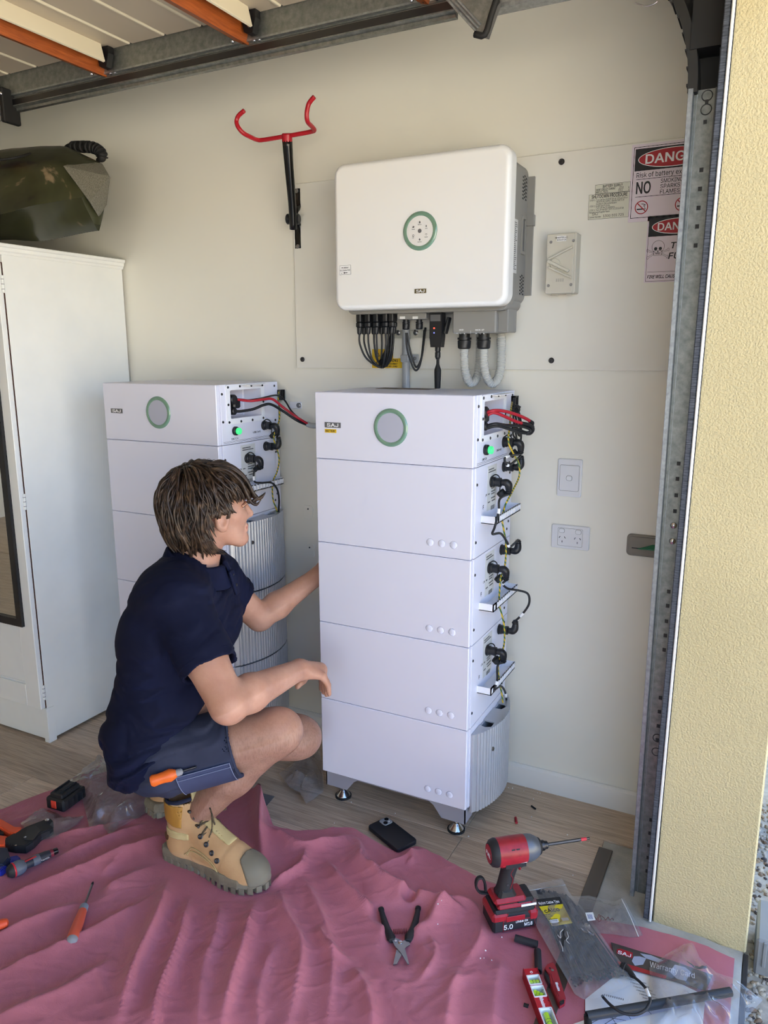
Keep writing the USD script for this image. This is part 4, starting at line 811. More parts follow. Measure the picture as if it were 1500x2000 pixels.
# isolator switch
a, b = on_y(1071, 458, -.05), on_y(1122, 575, -.05)
il, ir, it, ib = a[0], b[0]+.002, on_y(1100, 456, -.05)[2], on_y(1100, 574, -.05)[2]; icx2 = (il+ir)/2; wI, hI = ir-il, it-ib
mk('isolator', (200, 196, 182), .45)
io = Thing('isolator_switch', 'grey rotary isolator switch box beside the inverter', 'switch', (icx2, -.03, (it+ib)/2))
io.part('box', put(plate(rrect(wI, hI, .005), .046, .003), (icx2, -.012, (it+ib)/2), XZ), M['isolator'], None, True, 30)
io.part('cover_plate', put(plate(rrect(wI*.93, hI*.985, .004), .006, .0025), (icx2-.003, -.056, (it+ib)/2), XZ), M['isolator'], None, True, 30)
fy = -.062
P_ = lambda px, py: on_y(px, py, fy)
io.part('name_plate', put(bx((-.0135, -.007, 0), (.0135, .007, .001)), P_(1097, 466), XZ), M['white_print'], None, True)
for s_, py in (('INVERTER A.C.', 464), ('ISOLATOR', 468.5)): p = P_(1097, py); io.part('lettering', put(text_c(s_, .0037, .0003, True), (p[0], fy-.001, p[2]), XZ), M['ink'], None, True)
for px, py in ((1076, 473), (1120, 470), (1071, 558), (1115, 556)): io.part('screw', put(lathe([(.0042, 0), (.0036, .002), (.002, .0022), (0, .0014)], 12), P_(px, py), XZ), M['steel'], None, True, 40)
c = P_(1084, 515); io.part('dial_base', put(lathe([(.0145, 0), (.0145, .0015), (.0135, .003), (0, .003)], 24), c, XZ), M['isolator'], None, True, 40)
def bar(p, q, w, h0, h1): p, q = P_(*p), P_(*q); d = q-p; n = np.linalg.norm(d); R = np.stack([d/n, np.cross(A(0, -1, 0), d/n), A(0, -1, 0)], 1); return put(bx((0, -w, h0), (n, w, h1), .0012), p, R)
io.part('handle', bar((1071, 510), (1112, 530), .004, .003, .013), M['isolator'], None, True)
for p, q in (((1072, 507), (1120, 482)), ((1072, 522), (1118, 543))): io.part('guard_rib', bar(p, q, .0028, 0, .009), M['isolator'], None, True)
p = P_(1094, 547); io.part('rating_print', put(join(*[bx((-.012+.006*i, -.004+.003*j, 0), (-.008+.006*i, -.0025+.003*j, .0003)) for i in range(4) for j in range(3)]), p, XZ), M['grey_case'], None, True)
for px in (1084, 1111): p = on_y(px, 577, -.035); io.part('knockout_cap', lathe([(.009, -.003), (.01, 0), (.01, .004)], 16, None, (p[0], -.035, ib)), M['isolator'], None, True, 40)
# light switch and double power point
mk('plate_white', (220, 220, 222), .3)
p = on_y(1113, 933, 0); sw = Thing('light_switch', 'white single light switch plate on the wall', 'light switch', p)
sw.part('plate', put(plate(rrect(.074, .116, .005), .009, .004), p, XZ), M['plate_white'], None, True, 40)
sw.part('insert', put(plate(rrect(.058, .078, .004), .0018, .0012), p+A(.0005, -.0088, 0), XZ), M['plate_white'], None, True, 40)
g_ = Polygon(rrect(.0585, .0785, .004)).buffer(.0008).difference(Polygon(rrect(.058, .078, .004))); sw.part('insert_gap', put(ext(g_, .0003), p+A(.0005, -.009, 0), XZ), M['grey_case'], None, True)
sw.part('rocker', put(plate(rrect(.0165, .0145, .0055), .0035, .002), p+A(.0005, -.0104, 0), XZ), M['plate_white'], None, True, 40)
sw.part('rocker_gap', put(ext(Polygon(rrect(.0185, .0165, .006)).difference(Polygon(rrect(.0165, .0145, .0055))), .0003), p+A(.0005, -.0106, 0), XZ), M['grey_case'], None, True)
p = on_y(1114.5, 1048.5, 0); po = Thing('power_outlet', 'white double power outlet below the light switch', 'power outlet', p)
po.part('plate', put(plate(rrect(.117, .0745, .005), .009, .004), p, XZ), M['plate_white'], None, True, 40)
po.part('insert', put(plate(rrect(.076, .056, .005), .0018, .0012), p+A(0, -.0088, 0), XZ), M['plate_white'], None, True, 40)
po.part('insert_gap', put(ext(Polygon(rrect(.0775, .0575, .005)).difference(Polygon(rrect(.076, .056, .005))), .0003), p+A(0, -.009, 0), XZ), M['grey_case'], None, True)
for sx__ in (-1, 1):
    c = p+A(sx__*.0255, -.0104, .0195); po.part('rocker', put(plate(rrect(.0165, .013, .005), .0035, .002), c, XZ), M['plate_white'], None, True, 40)
    po.part('rocker_gap', put(ext(Polygon(rrect(.0185, .015, .006)).difference(Polygon(rrect(.0165, .013, .005))), .0003), c+A(0, -.0002, 0), XZ), M['grey_case'], None, True)
    c = p+A(sx__*.0235, -.0106, -.007)
    po.part('pin_slots', put(ext(unary_union([affinity.rotate(sbox(-.009, .002, -.0072, .009), -30, origin=(-.008, .0055)), affinity.rotate(sbox(.0072, .002, .009, .009), 30, origin=(.008, .0055)), sbox(-.0009, -.011, .0009, -.0045)]), .0003), c, XZ), M['ink'], None, True)
# dispenser in the wall behind the track
a = on_y(1226, 1040, 0); b = on_y(1226, 1084, 0)
bg = Thing('bag_dispenser', 'brown grey wall dispenser with a green bag poking out by the track', 'dispenser', ((a[0]+.06), 0, (a[2]+b[2])/2))
c0 = A(a[0]+.066, 0, (a[2]+b[2])/2); mk('dispenser', (128, 122, 112), .5)
bg.part('rim', put(plate(rrect(.132, .066, .012), .008, .004), c0, XZ), M['dispenser'], None, True, 40)
bg.part('lid', put(plate(rrect(.12, .054, .008), .004, .002), c0+A(0, -.007, 0), XZ), M['dispenser'], None, True, 40)
bg.part('slot', put(bx((-.05, -.0015, 0), (.05, .0015, .0005)), c0+A(0, -.0108, -.008), XZ), M['ink'], None, True)
gp = np.array([(x, .010*math.sin(PI*min(1, (x+.01)/.05))*1.0 if x > -.01 else 0, 0) for x in np.linspace(-.015, .055, 12)])
rg2 = np.random.default_rng(3); gv = []
for i, x in enumerate(np.linspace(-.034, .056, 14)):
    h = .018*min(1, (x+.036)/.045)
    gv.append([(x, -.004+h*t, .002+.012*math.sin(PI*t)*min(1, (x+.036)/.03)+rg2.uniform(-.002, .002)) for t in np.linspace(0, 1, 7)])
gv = np.array(gv); bg.part('green_bag', put((gv.reshape(-1, 3), grid_faces(14, 7)), c0+A(0, -.0105, -.006), XZ), mat('bag_green', (48, 120, 84), .35), None, True)
# bike hook
hk = Thing('bike_hook', 'folding bike hook with red forked arms on a black post', 'hook', on_y(583, 430, 0))
w0, w1 = on_y(582, 374, -.006), on_y(584, 482, -.006)
hk.part('wall_strap', tube([w0+A(0, -.004, .008), w0+A(.0, -.004, -.01), w0+A(0, -.006, -.05), w0+A(0, -.022, -.065), w1+A(0, -.022, .09), w1+A(0, -.006, .07), w1+A(0, -.004, .03), w1+A(0, -.004, -.006)], .014, 12, 4, (A(0, 1, 0), .3)), M['black_gloss'], None, True, True)
for q in (w0, w1): hk.part('bolt', put(lathe([(.0075, 0), (.006, .003), (0, .004)], 12), q+A(0, -.008, 0), XZ), M['steel'], None, True, 40)
pb, pt = on_y(573, 448, -.05), on_y(561, 274, -.13)
hk.part('post', tube([pb, pb*.7+pt*.3+A(0, .003, 0), pb*.3+pt*.7, pt], [.0125, .013, .0145, .0165], 12, 5), M['black_gloss'], None, True, True)
hk.part('pivot', cyl(on_y(560, 428, -.045)-A(.0, 0, 0), on_y(585, 428, -.035), .017, 16, .003), M['black_plastic'], None, True, 40)
hk.part('arm_socket', cyl(pt-(pt-pb)/np.linalg.norm(pt-pb)*.006, pt+(pt-pb)/np.linalg.norm(pt-pb)*.02, .0165, 14, .003), M['red_paint'], None, True, 40)
yy = -.135
ft = [(558, 266, yy), (535, 270, yy), (512, 273.5, yy), (502, 273, yy-.01), (490, 268, yy-.04), (474, 259, yy-.07), (464, 246, yy-.08), (462, 236, yy-.08), (466, 226, yy-.08), (477, 216, yy-.08)]
hk.part('fork_arm', tube([on_y(*p) for p in ft], .0068, 10, 5), M['red_paint'], None, True, True)
ft = [(558, 266, yy), (580, 262.5, yy), (606, 257.5, yy), (614, 254, yy-.01), (608, 246, yy-.04), (601, 238, yy-.07), (599, 224, yy-.08), (602, 206, yy-.08), (607, 197, yy-.08), (614, 189, yy-.08)]
hk.part('fork_arm', tube([on_y(*p) for p in ft], .0068, 10, 5), M['red_paint'], None, True, True)

# ================================================================ wardrobe
WX1, WYF, WT = -2.322, -.537, 1.79
wr = Thing('wardrobe', 'old white painted wardrobe with a mirror door', 'wardrobe', (WX1-.4, -.27, 0))
mk('wardrobe_paint', (234, 234, 229), .4, noise=(6, (227, 228, 224), 5))
wr.part('side_panel', bx((WX1-.018, WYF, .012), (WX1, -.012, WT-.03), .0015), M['wardrobe_paint'], None, True)
wr.part('carcass', bx((WX1-.8, WYF+.02, .012), (WX1-.019, -.014, WT-.03)), M['wardrobe_paint'], None, True)
cp = [(0, WT-.036), (.004, WT-.036), (.006, WT-.028), (.01, WT-.024), (.012, WT-.014), (.017, WT-.011), (.018, WT-.002), (.015, WT), (0, WT)]
wr.part('cornice', loft([np.array([(WX1-.8+s*0, 0, 0)])*0+np.array([(WX1+u if s else WX1-.8, yv(u), z) for u, z in cp]) for s, yv in ((1, lambda u: -.011), (1, lambda u: WYF-.02-u), )]), M['wardrobe_paint'], None, True, 30)
wr.part('front_cornice', loft([np.array([(x+(u if x > -2.5 else 0), WYF-.02-u, z) for u, z in cp]) for x in (WX1, WX1-.8)]), M['wardrobe_paint'], None, True, 30)
wr.part('top_board', bx((WX1-.8, WYF-.022, WT-.03), (WX1, -.011, WT-.001)), M['wardrobe_paint'], None, True)
wr.part('corner_post', bx((WX1-.024, WYF-.004, 0), (WX1+.0015, WYF+.03, .1385), .001), M['wardrobe_paint'], None, True)
wr.part('kick_board', bx((WX1-.8, WYF-.002, .012), (WX1-.0245, WYF+.015, .1385), .001), M['wardrobe_paint'], None, True)
DX1, DX0, DZ0, DZ1 = WX1-.004, WX1-.42, .142, WT-.06
do = wr.part('door', join(bx((DX1-.075, WYF-.022, DZ0), (DX1, WYF-.002, DZ1), .002), bx((DX0, WYF-.022, DZ0), (DX0+.075, WYF-.002, DZ1), .002), bx((DX0+.0755, WYF-.0215, DZ0+.0005), (DX1-.0755, WYF-.0025, DZ0+.085), .001), bx((DX0+.0755, WYF-.0215, DZ1-.08), (DX1-.0755, WYF-.0025, DZ1-.0005), .001), bx((DX0+.07, WYF-.014, DZ0+.08), (DX1-.07, WYF-.0045, DZ1-.075))), M['wardrobe_paint'], None, True)
wr.part('panel_moulding', join(bx((DX1-.083, WYF-.019, DZ0+.085), (DX1-.075, WYF-.012, DZ1-.08), .003), bx((DX0+.075, WYF-.019, DZ0+.085), (DX1-.075, WYF-.012, DZ0+.093), .003)), M['wardrobe_paint'], do, True)
wr.part('door_gap', bx((WX1-.0038, WYF-.004, DZ0), (WX1-.0012, WYF-.0005, DZ1)), mat('gap_brown', (70, 44, 34), .8), None, True)
for z in (.205, .925, 1.66):
    h = wr.part('hinge', cyl((WX1-.001, WYF-.006, z-.028), (WX1-.001, WYF-.006, z+.028), .0045, 10), M['wardrobe_paint'], do, True, 40)
    for dz in (-.016, 0, .016): wr.part('hinge_knuckle', cyl((WX1-.001, WYF-.006, z+dz-.001), (WX1-.001, WYF-.006, z+dz+.001), .005, 10), M['steel'], do, True)
a = on_y(45, 1225, WYF-.03); mz0 = a[2]; mx1 = a[0]
fr_ = sbox(mx1-.31, mz0, mx1, 1.55); wr.part('mirror_frame', put(ext(fr_.difference(fr_.buffer(-.028, join_style=2)), .014), (0, WYF-.02, 0), XZ), M['black_plastic'], do, True)
wr.part('mirror', bx((mx1-.29, WYF-.024, mz0+.02), (mx1-.02, WYF-.021, 1.53)), mat('mirror', (220, 222, 222), .02, 1.0), do, True)
# kayak end on the wardrobe
camo = usdkit.material(stage, '/World/Looks/kayak_camo', {
    'g': ('geometry', {}), 'm': ('mapping', {'scale': (3.4, 6, 7)}), 'n': ('noise_texture', {'scale': 1.0, 'detail': 4.0, 'roughness': .55, 'distortion': .8}), 'n2': ('noise_texture', {'scale': 60., 'detail': 5.0}),
    'r': ('rgb_ramp', {'ramp': [(.30, lin((14, 14, 14))), (.37, lin((16, 16, 14))), (.42, lin((42, 44, 26))), (.62, lin((54, 56, 34))), (.66, lin((120, 104, 80))), (.72, lin((136, 120, 94)))]}),
    'b': ('bump', {'strength': .15, 'distance': .002}), 'p': ('principled_bsdf', {'roughness': .3})},
    [('g.position', 'm.vector'), ('m.vector', 'n.vector'), ('g.position', 'n2.vector'), ('n.fac', 'r.fac'), ('r.color', 'p.base_color'), ('n2.fac', 'b.height'), ('b.normal', 'p.normal')], surface='p.BSDF')
ky = Thing('kayak', 'dark green camouflage kayak end lying on top of the wardrobe', 'kayak', (-2.4, -.35, WT))
# sections along the boat (px tip end on the right): keel below, deck above
secs = []
K = lambda px, py, y: on_y(px, py, y)
tip = [K(200, 318, -.33), K(213, 345, -.36), K(206, 400, -.36), K(193, 452, -.38), K(196, 425, -.2), K(203, 345, -.2)]
s1_ = [K(128, 284, -.36), K(125, 322, -.46), K(160, 385, -.46), K(193, 452, -.39), K(170, 440, -.12), K(160, 300, -.14)]
s2_ = [K(80, 284, -.36), K(60, 325, -.5), K(70, 400, -.52), K(82, 474, -.42), K(120, 440, -.06), K(110, 300, -.08)]
s3_ = [K(0, 291, -.36), K(0, 330, -.52), K(0, 420, -.53), K(0, 470, -.42), K(60, 440, -.04), K(40, 300, -.04)]
far = [p+A(-.9, 0, -.02) for p in s3_]
for s_ in (s2_, s3_, far): s_[3][2] = max(s_[3][2], WT+.004); s_[4][2] = max(s_[4][2], WT+.01)
kv, kf = loft([np.array(x) for x in (tip, s1_, s2_, s3_, far)])
t_ = trimesh.Trimesh(kv, kf, process=True); t_ = t_.subdivide().subdivide()
ky.part('hull', relax((np.array(t_.vertices), np.array(t_.faces)), 2), camo, None, True, 26)
nose = np.array([K(200, 320, -.337), K(214, 345, -.367), K(207, 398, -.368), K(192, 422, -.396), K(176, 395, -.447), K(124, 325, -.464), K(160, 313, -.37)])
c_ = nose.mean(0); out_ = A(.55, -.8, .1)
ky.part('grip_pad', hull(np.vstack([nose+out_*.004, nose-out_*.01])), mat('grip_pad', (84, 82, 70), .9, noise=(420, (132, 130, 118), 2), bump=(500, .0015, 2)), None, True)
hp = [K(122, 301, -.33), K(134, 290, -.3), K(150, 287, -.3), K(180, 288, -.3), K(196, 297, -.3), K(199, 309, -.3), K(190, 313, -.3)]
hd = ky.part('carry_handle', tube(hp, [.008, .014, .016, .017, .017, .013, .006], 12, 6), M['black_rubber'], None, True, True)
P = spline(hp, 6)
for i in range(10, 30, 2): ky.part('handle_rib', tube(P[i:i+2]+A(0, 0, 0), .0195, 12, 0), M['black_rubber'], hd, True, True)
ky.part('deck_line', tube([K(0, 312, -.5), K(30, 308, -.47), K(60, 300, -.42)], .004, 6, 4), M['black_rubber'], None, True, True)
# ================================================================ the crouching person
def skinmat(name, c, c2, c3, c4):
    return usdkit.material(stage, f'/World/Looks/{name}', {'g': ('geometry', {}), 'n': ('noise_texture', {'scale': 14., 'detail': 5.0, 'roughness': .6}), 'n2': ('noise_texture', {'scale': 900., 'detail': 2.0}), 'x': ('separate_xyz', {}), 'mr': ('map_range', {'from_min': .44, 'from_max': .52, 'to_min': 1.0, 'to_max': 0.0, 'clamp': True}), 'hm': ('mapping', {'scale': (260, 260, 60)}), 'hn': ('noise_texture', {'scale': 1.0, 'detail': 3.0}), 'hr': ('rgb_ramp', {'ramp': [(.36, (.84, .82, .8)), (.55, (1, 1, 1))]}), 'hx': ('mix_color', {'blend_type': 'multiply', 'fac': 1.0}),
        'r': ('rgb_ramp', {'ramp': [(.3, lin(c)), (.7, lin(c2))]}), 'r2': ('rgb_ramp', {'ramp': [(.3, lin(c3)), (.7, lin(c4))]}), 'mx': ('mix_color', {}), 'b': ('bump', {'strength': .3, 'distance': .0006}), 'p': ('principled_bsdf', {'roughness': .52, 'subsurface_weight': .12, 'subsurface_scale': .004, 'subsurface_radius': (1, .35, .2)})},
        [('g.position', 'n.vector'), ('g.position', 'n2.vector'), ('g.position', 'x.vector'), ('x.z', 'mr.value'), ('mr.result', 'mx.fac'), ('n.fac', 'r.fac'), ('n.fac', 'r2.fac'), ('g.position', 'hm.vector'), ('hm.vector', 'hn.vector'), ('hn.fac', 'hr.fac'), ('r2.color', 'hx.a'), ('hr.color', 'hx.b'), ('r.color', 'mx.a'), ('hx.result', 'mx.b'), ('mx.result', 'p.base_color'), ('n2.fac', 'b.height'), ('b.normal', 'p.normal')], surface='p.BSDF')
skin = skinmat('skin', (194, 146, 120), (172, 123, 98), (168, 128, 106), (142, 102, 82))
fab = lambda name, c, c2, sc=700: usdkit.material(stage, f'/World/Looks/{name}', {'g': ('geometry', {}), 'n': ('noise_texture', {'scale': 9., 'detail': 5.0}), 'n2': ('noise_texture', {'scale': float(sc), 'detail': 2.0}), 'r': ('rgb_ramp', {'ramp': [(.3, lin(c)), (.7, lin(c2))]}), 'b': ('bump', {'strength': .35, 'distance': .0007}), 'p': ('principled_bsdf', {'roughness': .85, 'specular_ior_level': .22})},
    [('g.position', 'n.vector'), ('g.position', 'n2.vector'), ('n.fac', 'r.fac'), ('r.color', 'p.base_color'), ('n2.fac', 'b.height'), ('b.normal', 'p.normal')], surface='p.BSDF')
navy = fab('navy_polo', (9, 13, 36), (13, 18, 44)); shorts_m = fab('navy_shorts', (44, 48, 66), (56, 60, 78), 500); thread = mat('thread_grey', (120, 126, 150), .8)
LD = A(-.36, .93, 0)                                                   # towards his left
levels = [(on_d(322, 1448, 2.31), .08, .112), (on_d(320, 1400, 2.31), .08, .113), (on_d(340, 1330, 2.28), .075, .116), (on_d(358, 1222, 2.24), .1, .12), (on_d(362, 1150, 2.21), .105, .098)]
neckb = on_d(384, 1098, 2.18)
shR, elR, wrR = on_d(346, 1176, 2.05), on_d(446, 1378, 1.965), on_d(584, 1308, 2.19)
shL = levels[4][0]+LD*.165+A(.03, .01, -.02); elL = on_d(507, 1207, 2.46); wrL = on_d(619, 1126, 2.49)
hipR, hipL = levels[0][0]-LD*.1+A(.03, 0, .0), levels[0][0]+LD*.1+A(.03, 0, 0)
knR, anR = on_d(547, 1428, 2.14), A(-1.385, -.825, .12)
oL, XL, ZL = on_z(292, 1592, .03), A(.3, .93, -.07), A(-.05, .07, 1)
XL = XL/np.linalg.norm(XL); knL, anL = on_d(588, 1440, 2.4), oL+XL*.075+A(.03, .0, .15)
Fd = A(.58, .815, 0); Fd /= np.linalg.norm(Fd); Ld = A(-Fd[1], Fd[0], 0); HC = on_d(413, 992, 2.18)
HR = np.stack([Fd, Ld, A(0, 0, 1)], 1)@roty(math.radians(-3))
hl = lambda f, l, z: HC+HR@A(f, l, z)
def torso(P, grow=0.0):
    d = None
    for (c0, w0, r0_), (c1, w1, r1_) in zip(levels, levels[1:]):
        for s in (-1, 0, 1):
            e = cone(P, c0+LD*w0*s, c1+LD*w1*s, r0_+grow, r1_+grow); d = e if d is None else smin(d, e, .045)
    return d
def head(P):
    q = (P-HC)@HR
    d = ell(q, (-.012, 0, .03), (.094, .074, .086))
    d = smin(d, ell(q, (.034, 0, -.035), (.058, .058, .075)), .03)
    for s in (-1, 1):
        d = smin(d, cone(q, (.0, s*.05, -.055), (.066, s*.014, -.098), .018, .016), .025)
        d = smin(d, cone(q, (.052, s*.04, -.02), (.078, s*.022, -.03), .02, .014), .02)
        d = np.maximum(d, -(np.linalg.norm(q-A(.098, s*.031, .0), axis=1)-.015))if False else smin(d, 9+q[:, 0]*0, .001)
    d = smin(d, cone(q, (.078, -.03, .022), (.078, .03, .022), .015, .015), .014)
    for s in (-1, 1): d = -smin(-d, np.linalg.norm(q-A(.1, s*.032, .002), axis=1)-.013, .012)
    d = smin(d, cone(q, (.088, 0, .008), (.107, 0, -.032), .008, .0115), .009)
    for s in (-1, 1): d = smin(d, np.linalg.norm(q-A(.098, s*.012, -.036), axis=1)-.0075, .006)
    d = smin(d, np.linalg.norm(q-A(.076, 0, -.1), axis=1)-.02, .02)
    d = smin(d, cone(q, (.088, -.016, -.062), (.088, .016, -.062), .0075, .0075), .006)
    d = smin(d, cone(q, (.087, -.014, -.074), (.087, .014, -.074), .008, .008), .006)
    for s in (-1, 1):
        e = q-A(.004, s*.083, -.022); R = rotz(s*.35); e = e@R
        d = smin(d, np.maximum(ell(e, (0, 0, 0), (.02, .009, .034)), -ell(e, (.004, s*.008, .004), (.011, .006, .02))), .006)
    return d
K = [on_d(616, 1304, 2.275), on_d(622, 1306, 2.25), on_d(627, 1311, 2.225), on_d(629, 1320, 2.2)]
MID = [on_d(629, 1325, 2.282), on_d(634, 1331, 2.258), on_d(638, 1334, 2.232), on_d(640.5, 1338, 2.207)]
TIP = [on_d(628, 1346, 2.285), on_d(633, 1352, 2.262), on_d(638, 1356, 2.236), on_d(643, 1356, 2.208)]
def handR(P):
    d = cone(P, wrR, (K[1]+K[2])/2, .027, .022)
    for k in range(4):
        d = smin(d, cone(P, wrR+(K[k]-wrR)*.15, K[k], .018, .0125), .014)
    th0, th1, th2 = wrR+(K[0]-wrR)*.35+A(0, 0, -.016), on_d(592, 1328, 2.27), on_d(581, 1341, 2.262)
    d = smin(d, cone(P, th0, th1, .017, .0115), .012); d = smin(d, cone(P, th1, th2, .0112, .0085), .006)
    f = None
    for k in range(4):
        r = (.0098, .0102, .0098, .0086)[k]
        e = smin(cone(P, K[k], MID[k], r*1.12, r), cone(P, MID[k], TIP[k], r*.97, r*.8), .004); f = e if f is None else smin(f, e, .0015)
    return smin(d, f, .006)
def handL(P):
    h0, h1 = wrL, wrL+A(.012, .085, .045); d = cone(P, h0, h1, .027, .024); X = A(.3, -.3, .9); X /= np.linalg.norm(X)
    for k in range(4):
        b = h1+X*(.026-.017*k); m = b+A(.012, .038, .006); d = smin(d, cone(P, h0+(b-h0)*.2, b, .016, .012), .012); d = smin(d, smin(cone(P, b, m, .0105, .0095), cone(P, m, m+A(-.012, .03, -.006), .0095, .008), .003), .003)
    t0 = h0+X*.022+A(0, .03, .01); return smin(d, smin(cone(P, t0-X*.01, t0+X*.03, .015, .011), cone(P, t0+X*.03, t0+X*.04+A(0, .028, .01), .0108, .0085), .004), .01)
def body(P):
    d = torso(P, -.012)
    d = smin(d, cone(P, neckb+A(-.012, 0, -.03), hl(-.026, 0, -.055), .066, .056), .03)
    d = smin(d, head(P), .016)
    for a, b, r0_, r1_ in ((levels[4][0]-LD*.1, shR, .07, .066), (levels[4][0]+LD*.1, shL, .07, .062)): d = smin(d, cone(P, a, b, r0_, r1_), .04)
    md = (shR+elR)/2; d = smin(d, smin(cone(P, shR, md, .062, .056), cone(P, md, elR, .056, .045), .02), .03)
    a = elR+(wrR-elR)*.28+A(0, 0, .004); d = smin(d, smin(cone(P, elR, a, .042, .047), cone(P, a, wrR, .047, .029), .02), .018)
    a = elL+(wrL-elL)*.3; d = smin(d, cone(P, shL, elL, .056, .041), .03); d = smin(d, smin(cone(P, elL, a, .038, .041), cone(P, a, wrL, .041, .028), .02), .015)
    for hp, kn, an, s in ((hipR, knR, anR, 1), (hipL, knL, anL, -1)):
        leg = cone(P, hp, kn+(hp-kn)*.12, .074, .067); leg = smin(leg, np.linalg.norm(P-kn, axis=1)-.06, .03)
        ca = kn+(an-kn)*.42; back = (hp-kn)/np.linalg.norm(hp-kn)*.022
        sh = smin(cone(P, kn, ca+back, .054, .056), cone(P, ca+back, an, .056, .036), .03); leg = smin(leg, sh, .02); d = smin(d, leg, .012)
    d = smin(d, handR(P), .012); return smin(d, handL(P), .012)
pers = Thing('person', 'person with brown hair crouching in navy polo shirt, shorts and tan boots', 'person', A(-1.45, -.75, 0))
mn = np.array([-1.95, -1.1, .02]); mx_ = np.array([-.9, -.1, 1.2])
bv, bf_ = nets(body, mn, mx_, .0042)
bv, bf_ = relax((bv, bf_), 4)
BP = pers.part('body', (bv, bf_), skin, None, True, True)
# eyes, lids and brows
eyem = mat('eye_white', (196, 184, 176), .25); iris = mat('iris', (62, 78, 88), .2)
for s in (-1, 1):
    e = pers.part('eye', put(trimesh.creation.icosphere(3, .0125), hl(.0735, s*.031, .001)), eyem, BP, True, True)
    pers.part('iris', put(trimesh.creation.icosphere(2, .0062), hl(.081, s*.031, .001)), iris, BP, True, True)
    pers.part('eyelid', tube([hl(.084, s*.016, .003), hl(.0905, s*.026, .0075), hl(.089, s*.037, .0075), hl(.074, s*.049, .002)], .0042, 6, 4), skin, BP, True, True)
    pers.part('eyelashes', tube([hl(.0865, s*.0165, .0005), hl(.0925, s*.026, .0035), hl(.0905, s*.0375, .0035), hl(.076, s*.05, -.0015)], .0011, 5, 4), M['ink'], BP, True, True)
    pers.part('eyebrow', tube([hl(.096, s*.014, .021), hl(.097, s*.03, .026), hl(.086, s*.047, .023)], [.0018, .003, .0015], 6, 4), mat(f'brow_{s+1}', (58, 42, 30), .8), BP, True, True)
lipm = mat('lips', (178, 104, 92), .4)
pers.part('lips', join(tube([hl(.086, -.022, -.066), hl(.0945, -.008, -.0635), hl(.0945, .008, -.0635), hl(.086, .022, -.066)], .0042, 8, 4), tube([hl(.085, -.02, -.0705), hl(.094, 0, -.0735), hl(.085, .02, -.0705)], .0046, 8, 4)), lipm, BP, True, True)
# hair: a cap and many locks falling from the crown
def hsd(q): return smin(ell(q, (-.02, 0, .028), (.104, .085, .094)), ell(q, (-.05, 0, -.03), (.068, .077, .085)), .03)
def hcap(P):
    q = (P-HC)@HR; d = hsd(q)+.006*(meshkit.fbm(q*38, 3, 7)-.5)
    cut = np.maximum((q[:, 0]-.0)*.75-(q[:, 2]-.028), -9)             # face opening, in front of the ears
    cut2 = (q[:, 0]+.028)-(q[:, 2]+.055)*.2
    face = np.where(q[:, 2] > .03, -1, np.where(q[:, 0] > -.002+.03*np.clip((q[:, 2]+.02)/.05, 0, 1)+.09*np.clip((q[:, 2]-.0)/.03, 0, 1), 1, -1))*.01
    d = np.maximum(d, np.minimum(np.maximum(q[:, 0]-(-.034+1.9*np.clip(q[:, 2]-.008, 0, 1)), -(q[:, 2]-.05)), .5))
    return np.maximum(d, -.105-q[:, 2])
hm = usdkit.material(stage, '/World/Looks/hair', {'g': ('geometry', {}), 'n': ('noise_texture', {'scale': 55., 'detail': 4.0}), 'r': ('rgb_ramp', {'ramp': [(.28, lin((30, 21, 15))), (.52, lin((54, 39, 28))), (.8, lin((98, 74, 52)))]}), 'p': ('principled_bsdf', {'roughness': .38, 'specular_ior_level': .35})},
    [('g.position', 'n.vector'), ('n.fac', 'r.fac'), ('r.color', 'p.base_color')], surface='p.BSDF')
hv, hf = nets(hcap, HC-A(.16, .16, .14), HC+A(.16, .16, .16), .005)
HP = pers.part('hair', relax((hv, hf), 3), hm, BP, True, True)
rng = np.random.default_rng(11); locks = []; crown = A(-.06, .0, .115)
def hgrad(p):
    e = 1e-3; return np.array([(hsd((p+A(*(e*(k == i) for i in range(3))))[None])[0]-hsd((p-A(*(e*(k == i) for i in range(3))))[None])[0])/(2*e) for k in range(3)])
for k in range(900):
    th, ph = rng.uniform(0, 2*PI), math.acos(rng.uniform(-.45, 1))
    p = A(-.02, 0, .02)+A(.1*math.sin(ph)*math.cos(th), .085*math.sin(ph)*math.sin(th), .095*math.cos(ph))
    if p[0] > .02 and p[2] < .045: continue
    if p[0] > -.012 and p[2] < .012: continue
    off = rng.uniform(.0, .024); n_ = rng.integers(7, 12); curl = rng.uniform(-1.5, 1.5); pts = []; st_ = rng.uniform(.012, .018)
    d0 = p-crown
    for i in range(n_):
        g = hgrad(p); g /= np.linalg.norm(g)+1e-9; sdv = hsd(p[None])[0]
        p = p+g*(off*(.4+.6*min(1, i/3))-sdv)*(1 if p[2] > -.075 else .3); pts.append(p.copy())
        t = (p-crown)/np.linalg.norm(p-crown)*.9+A(.25 if p[0] > 0 else (.15 if p[2] < -.03 else -.05), .12*curl, -.9+.25*math.sin(i*.7+curl*6)); t = t-(t@g)*g*(1 if i < n_-2 else .55)
        side = np.cross(g, t); t = t/np.linalg.norm(t)+side/np.linalg.norm(side)*curl*.35*math.sin(i*.8); p = p+t/np.linalg.norm(t)*st_
        if p[0] > .02 and p[2] < .016: break
        if p[0] > -.03 and p[2] < .0: break
        if p[2] < -.135: break
    if len(pts) < 4: continue
    w = rng.uniform(.0016, .0044); r = w*np.r_[.45, .9, np.ones(len(pts)-3), .12]
    locks.append(tube([HC+HR@x for x in pts], r, 6, 3))
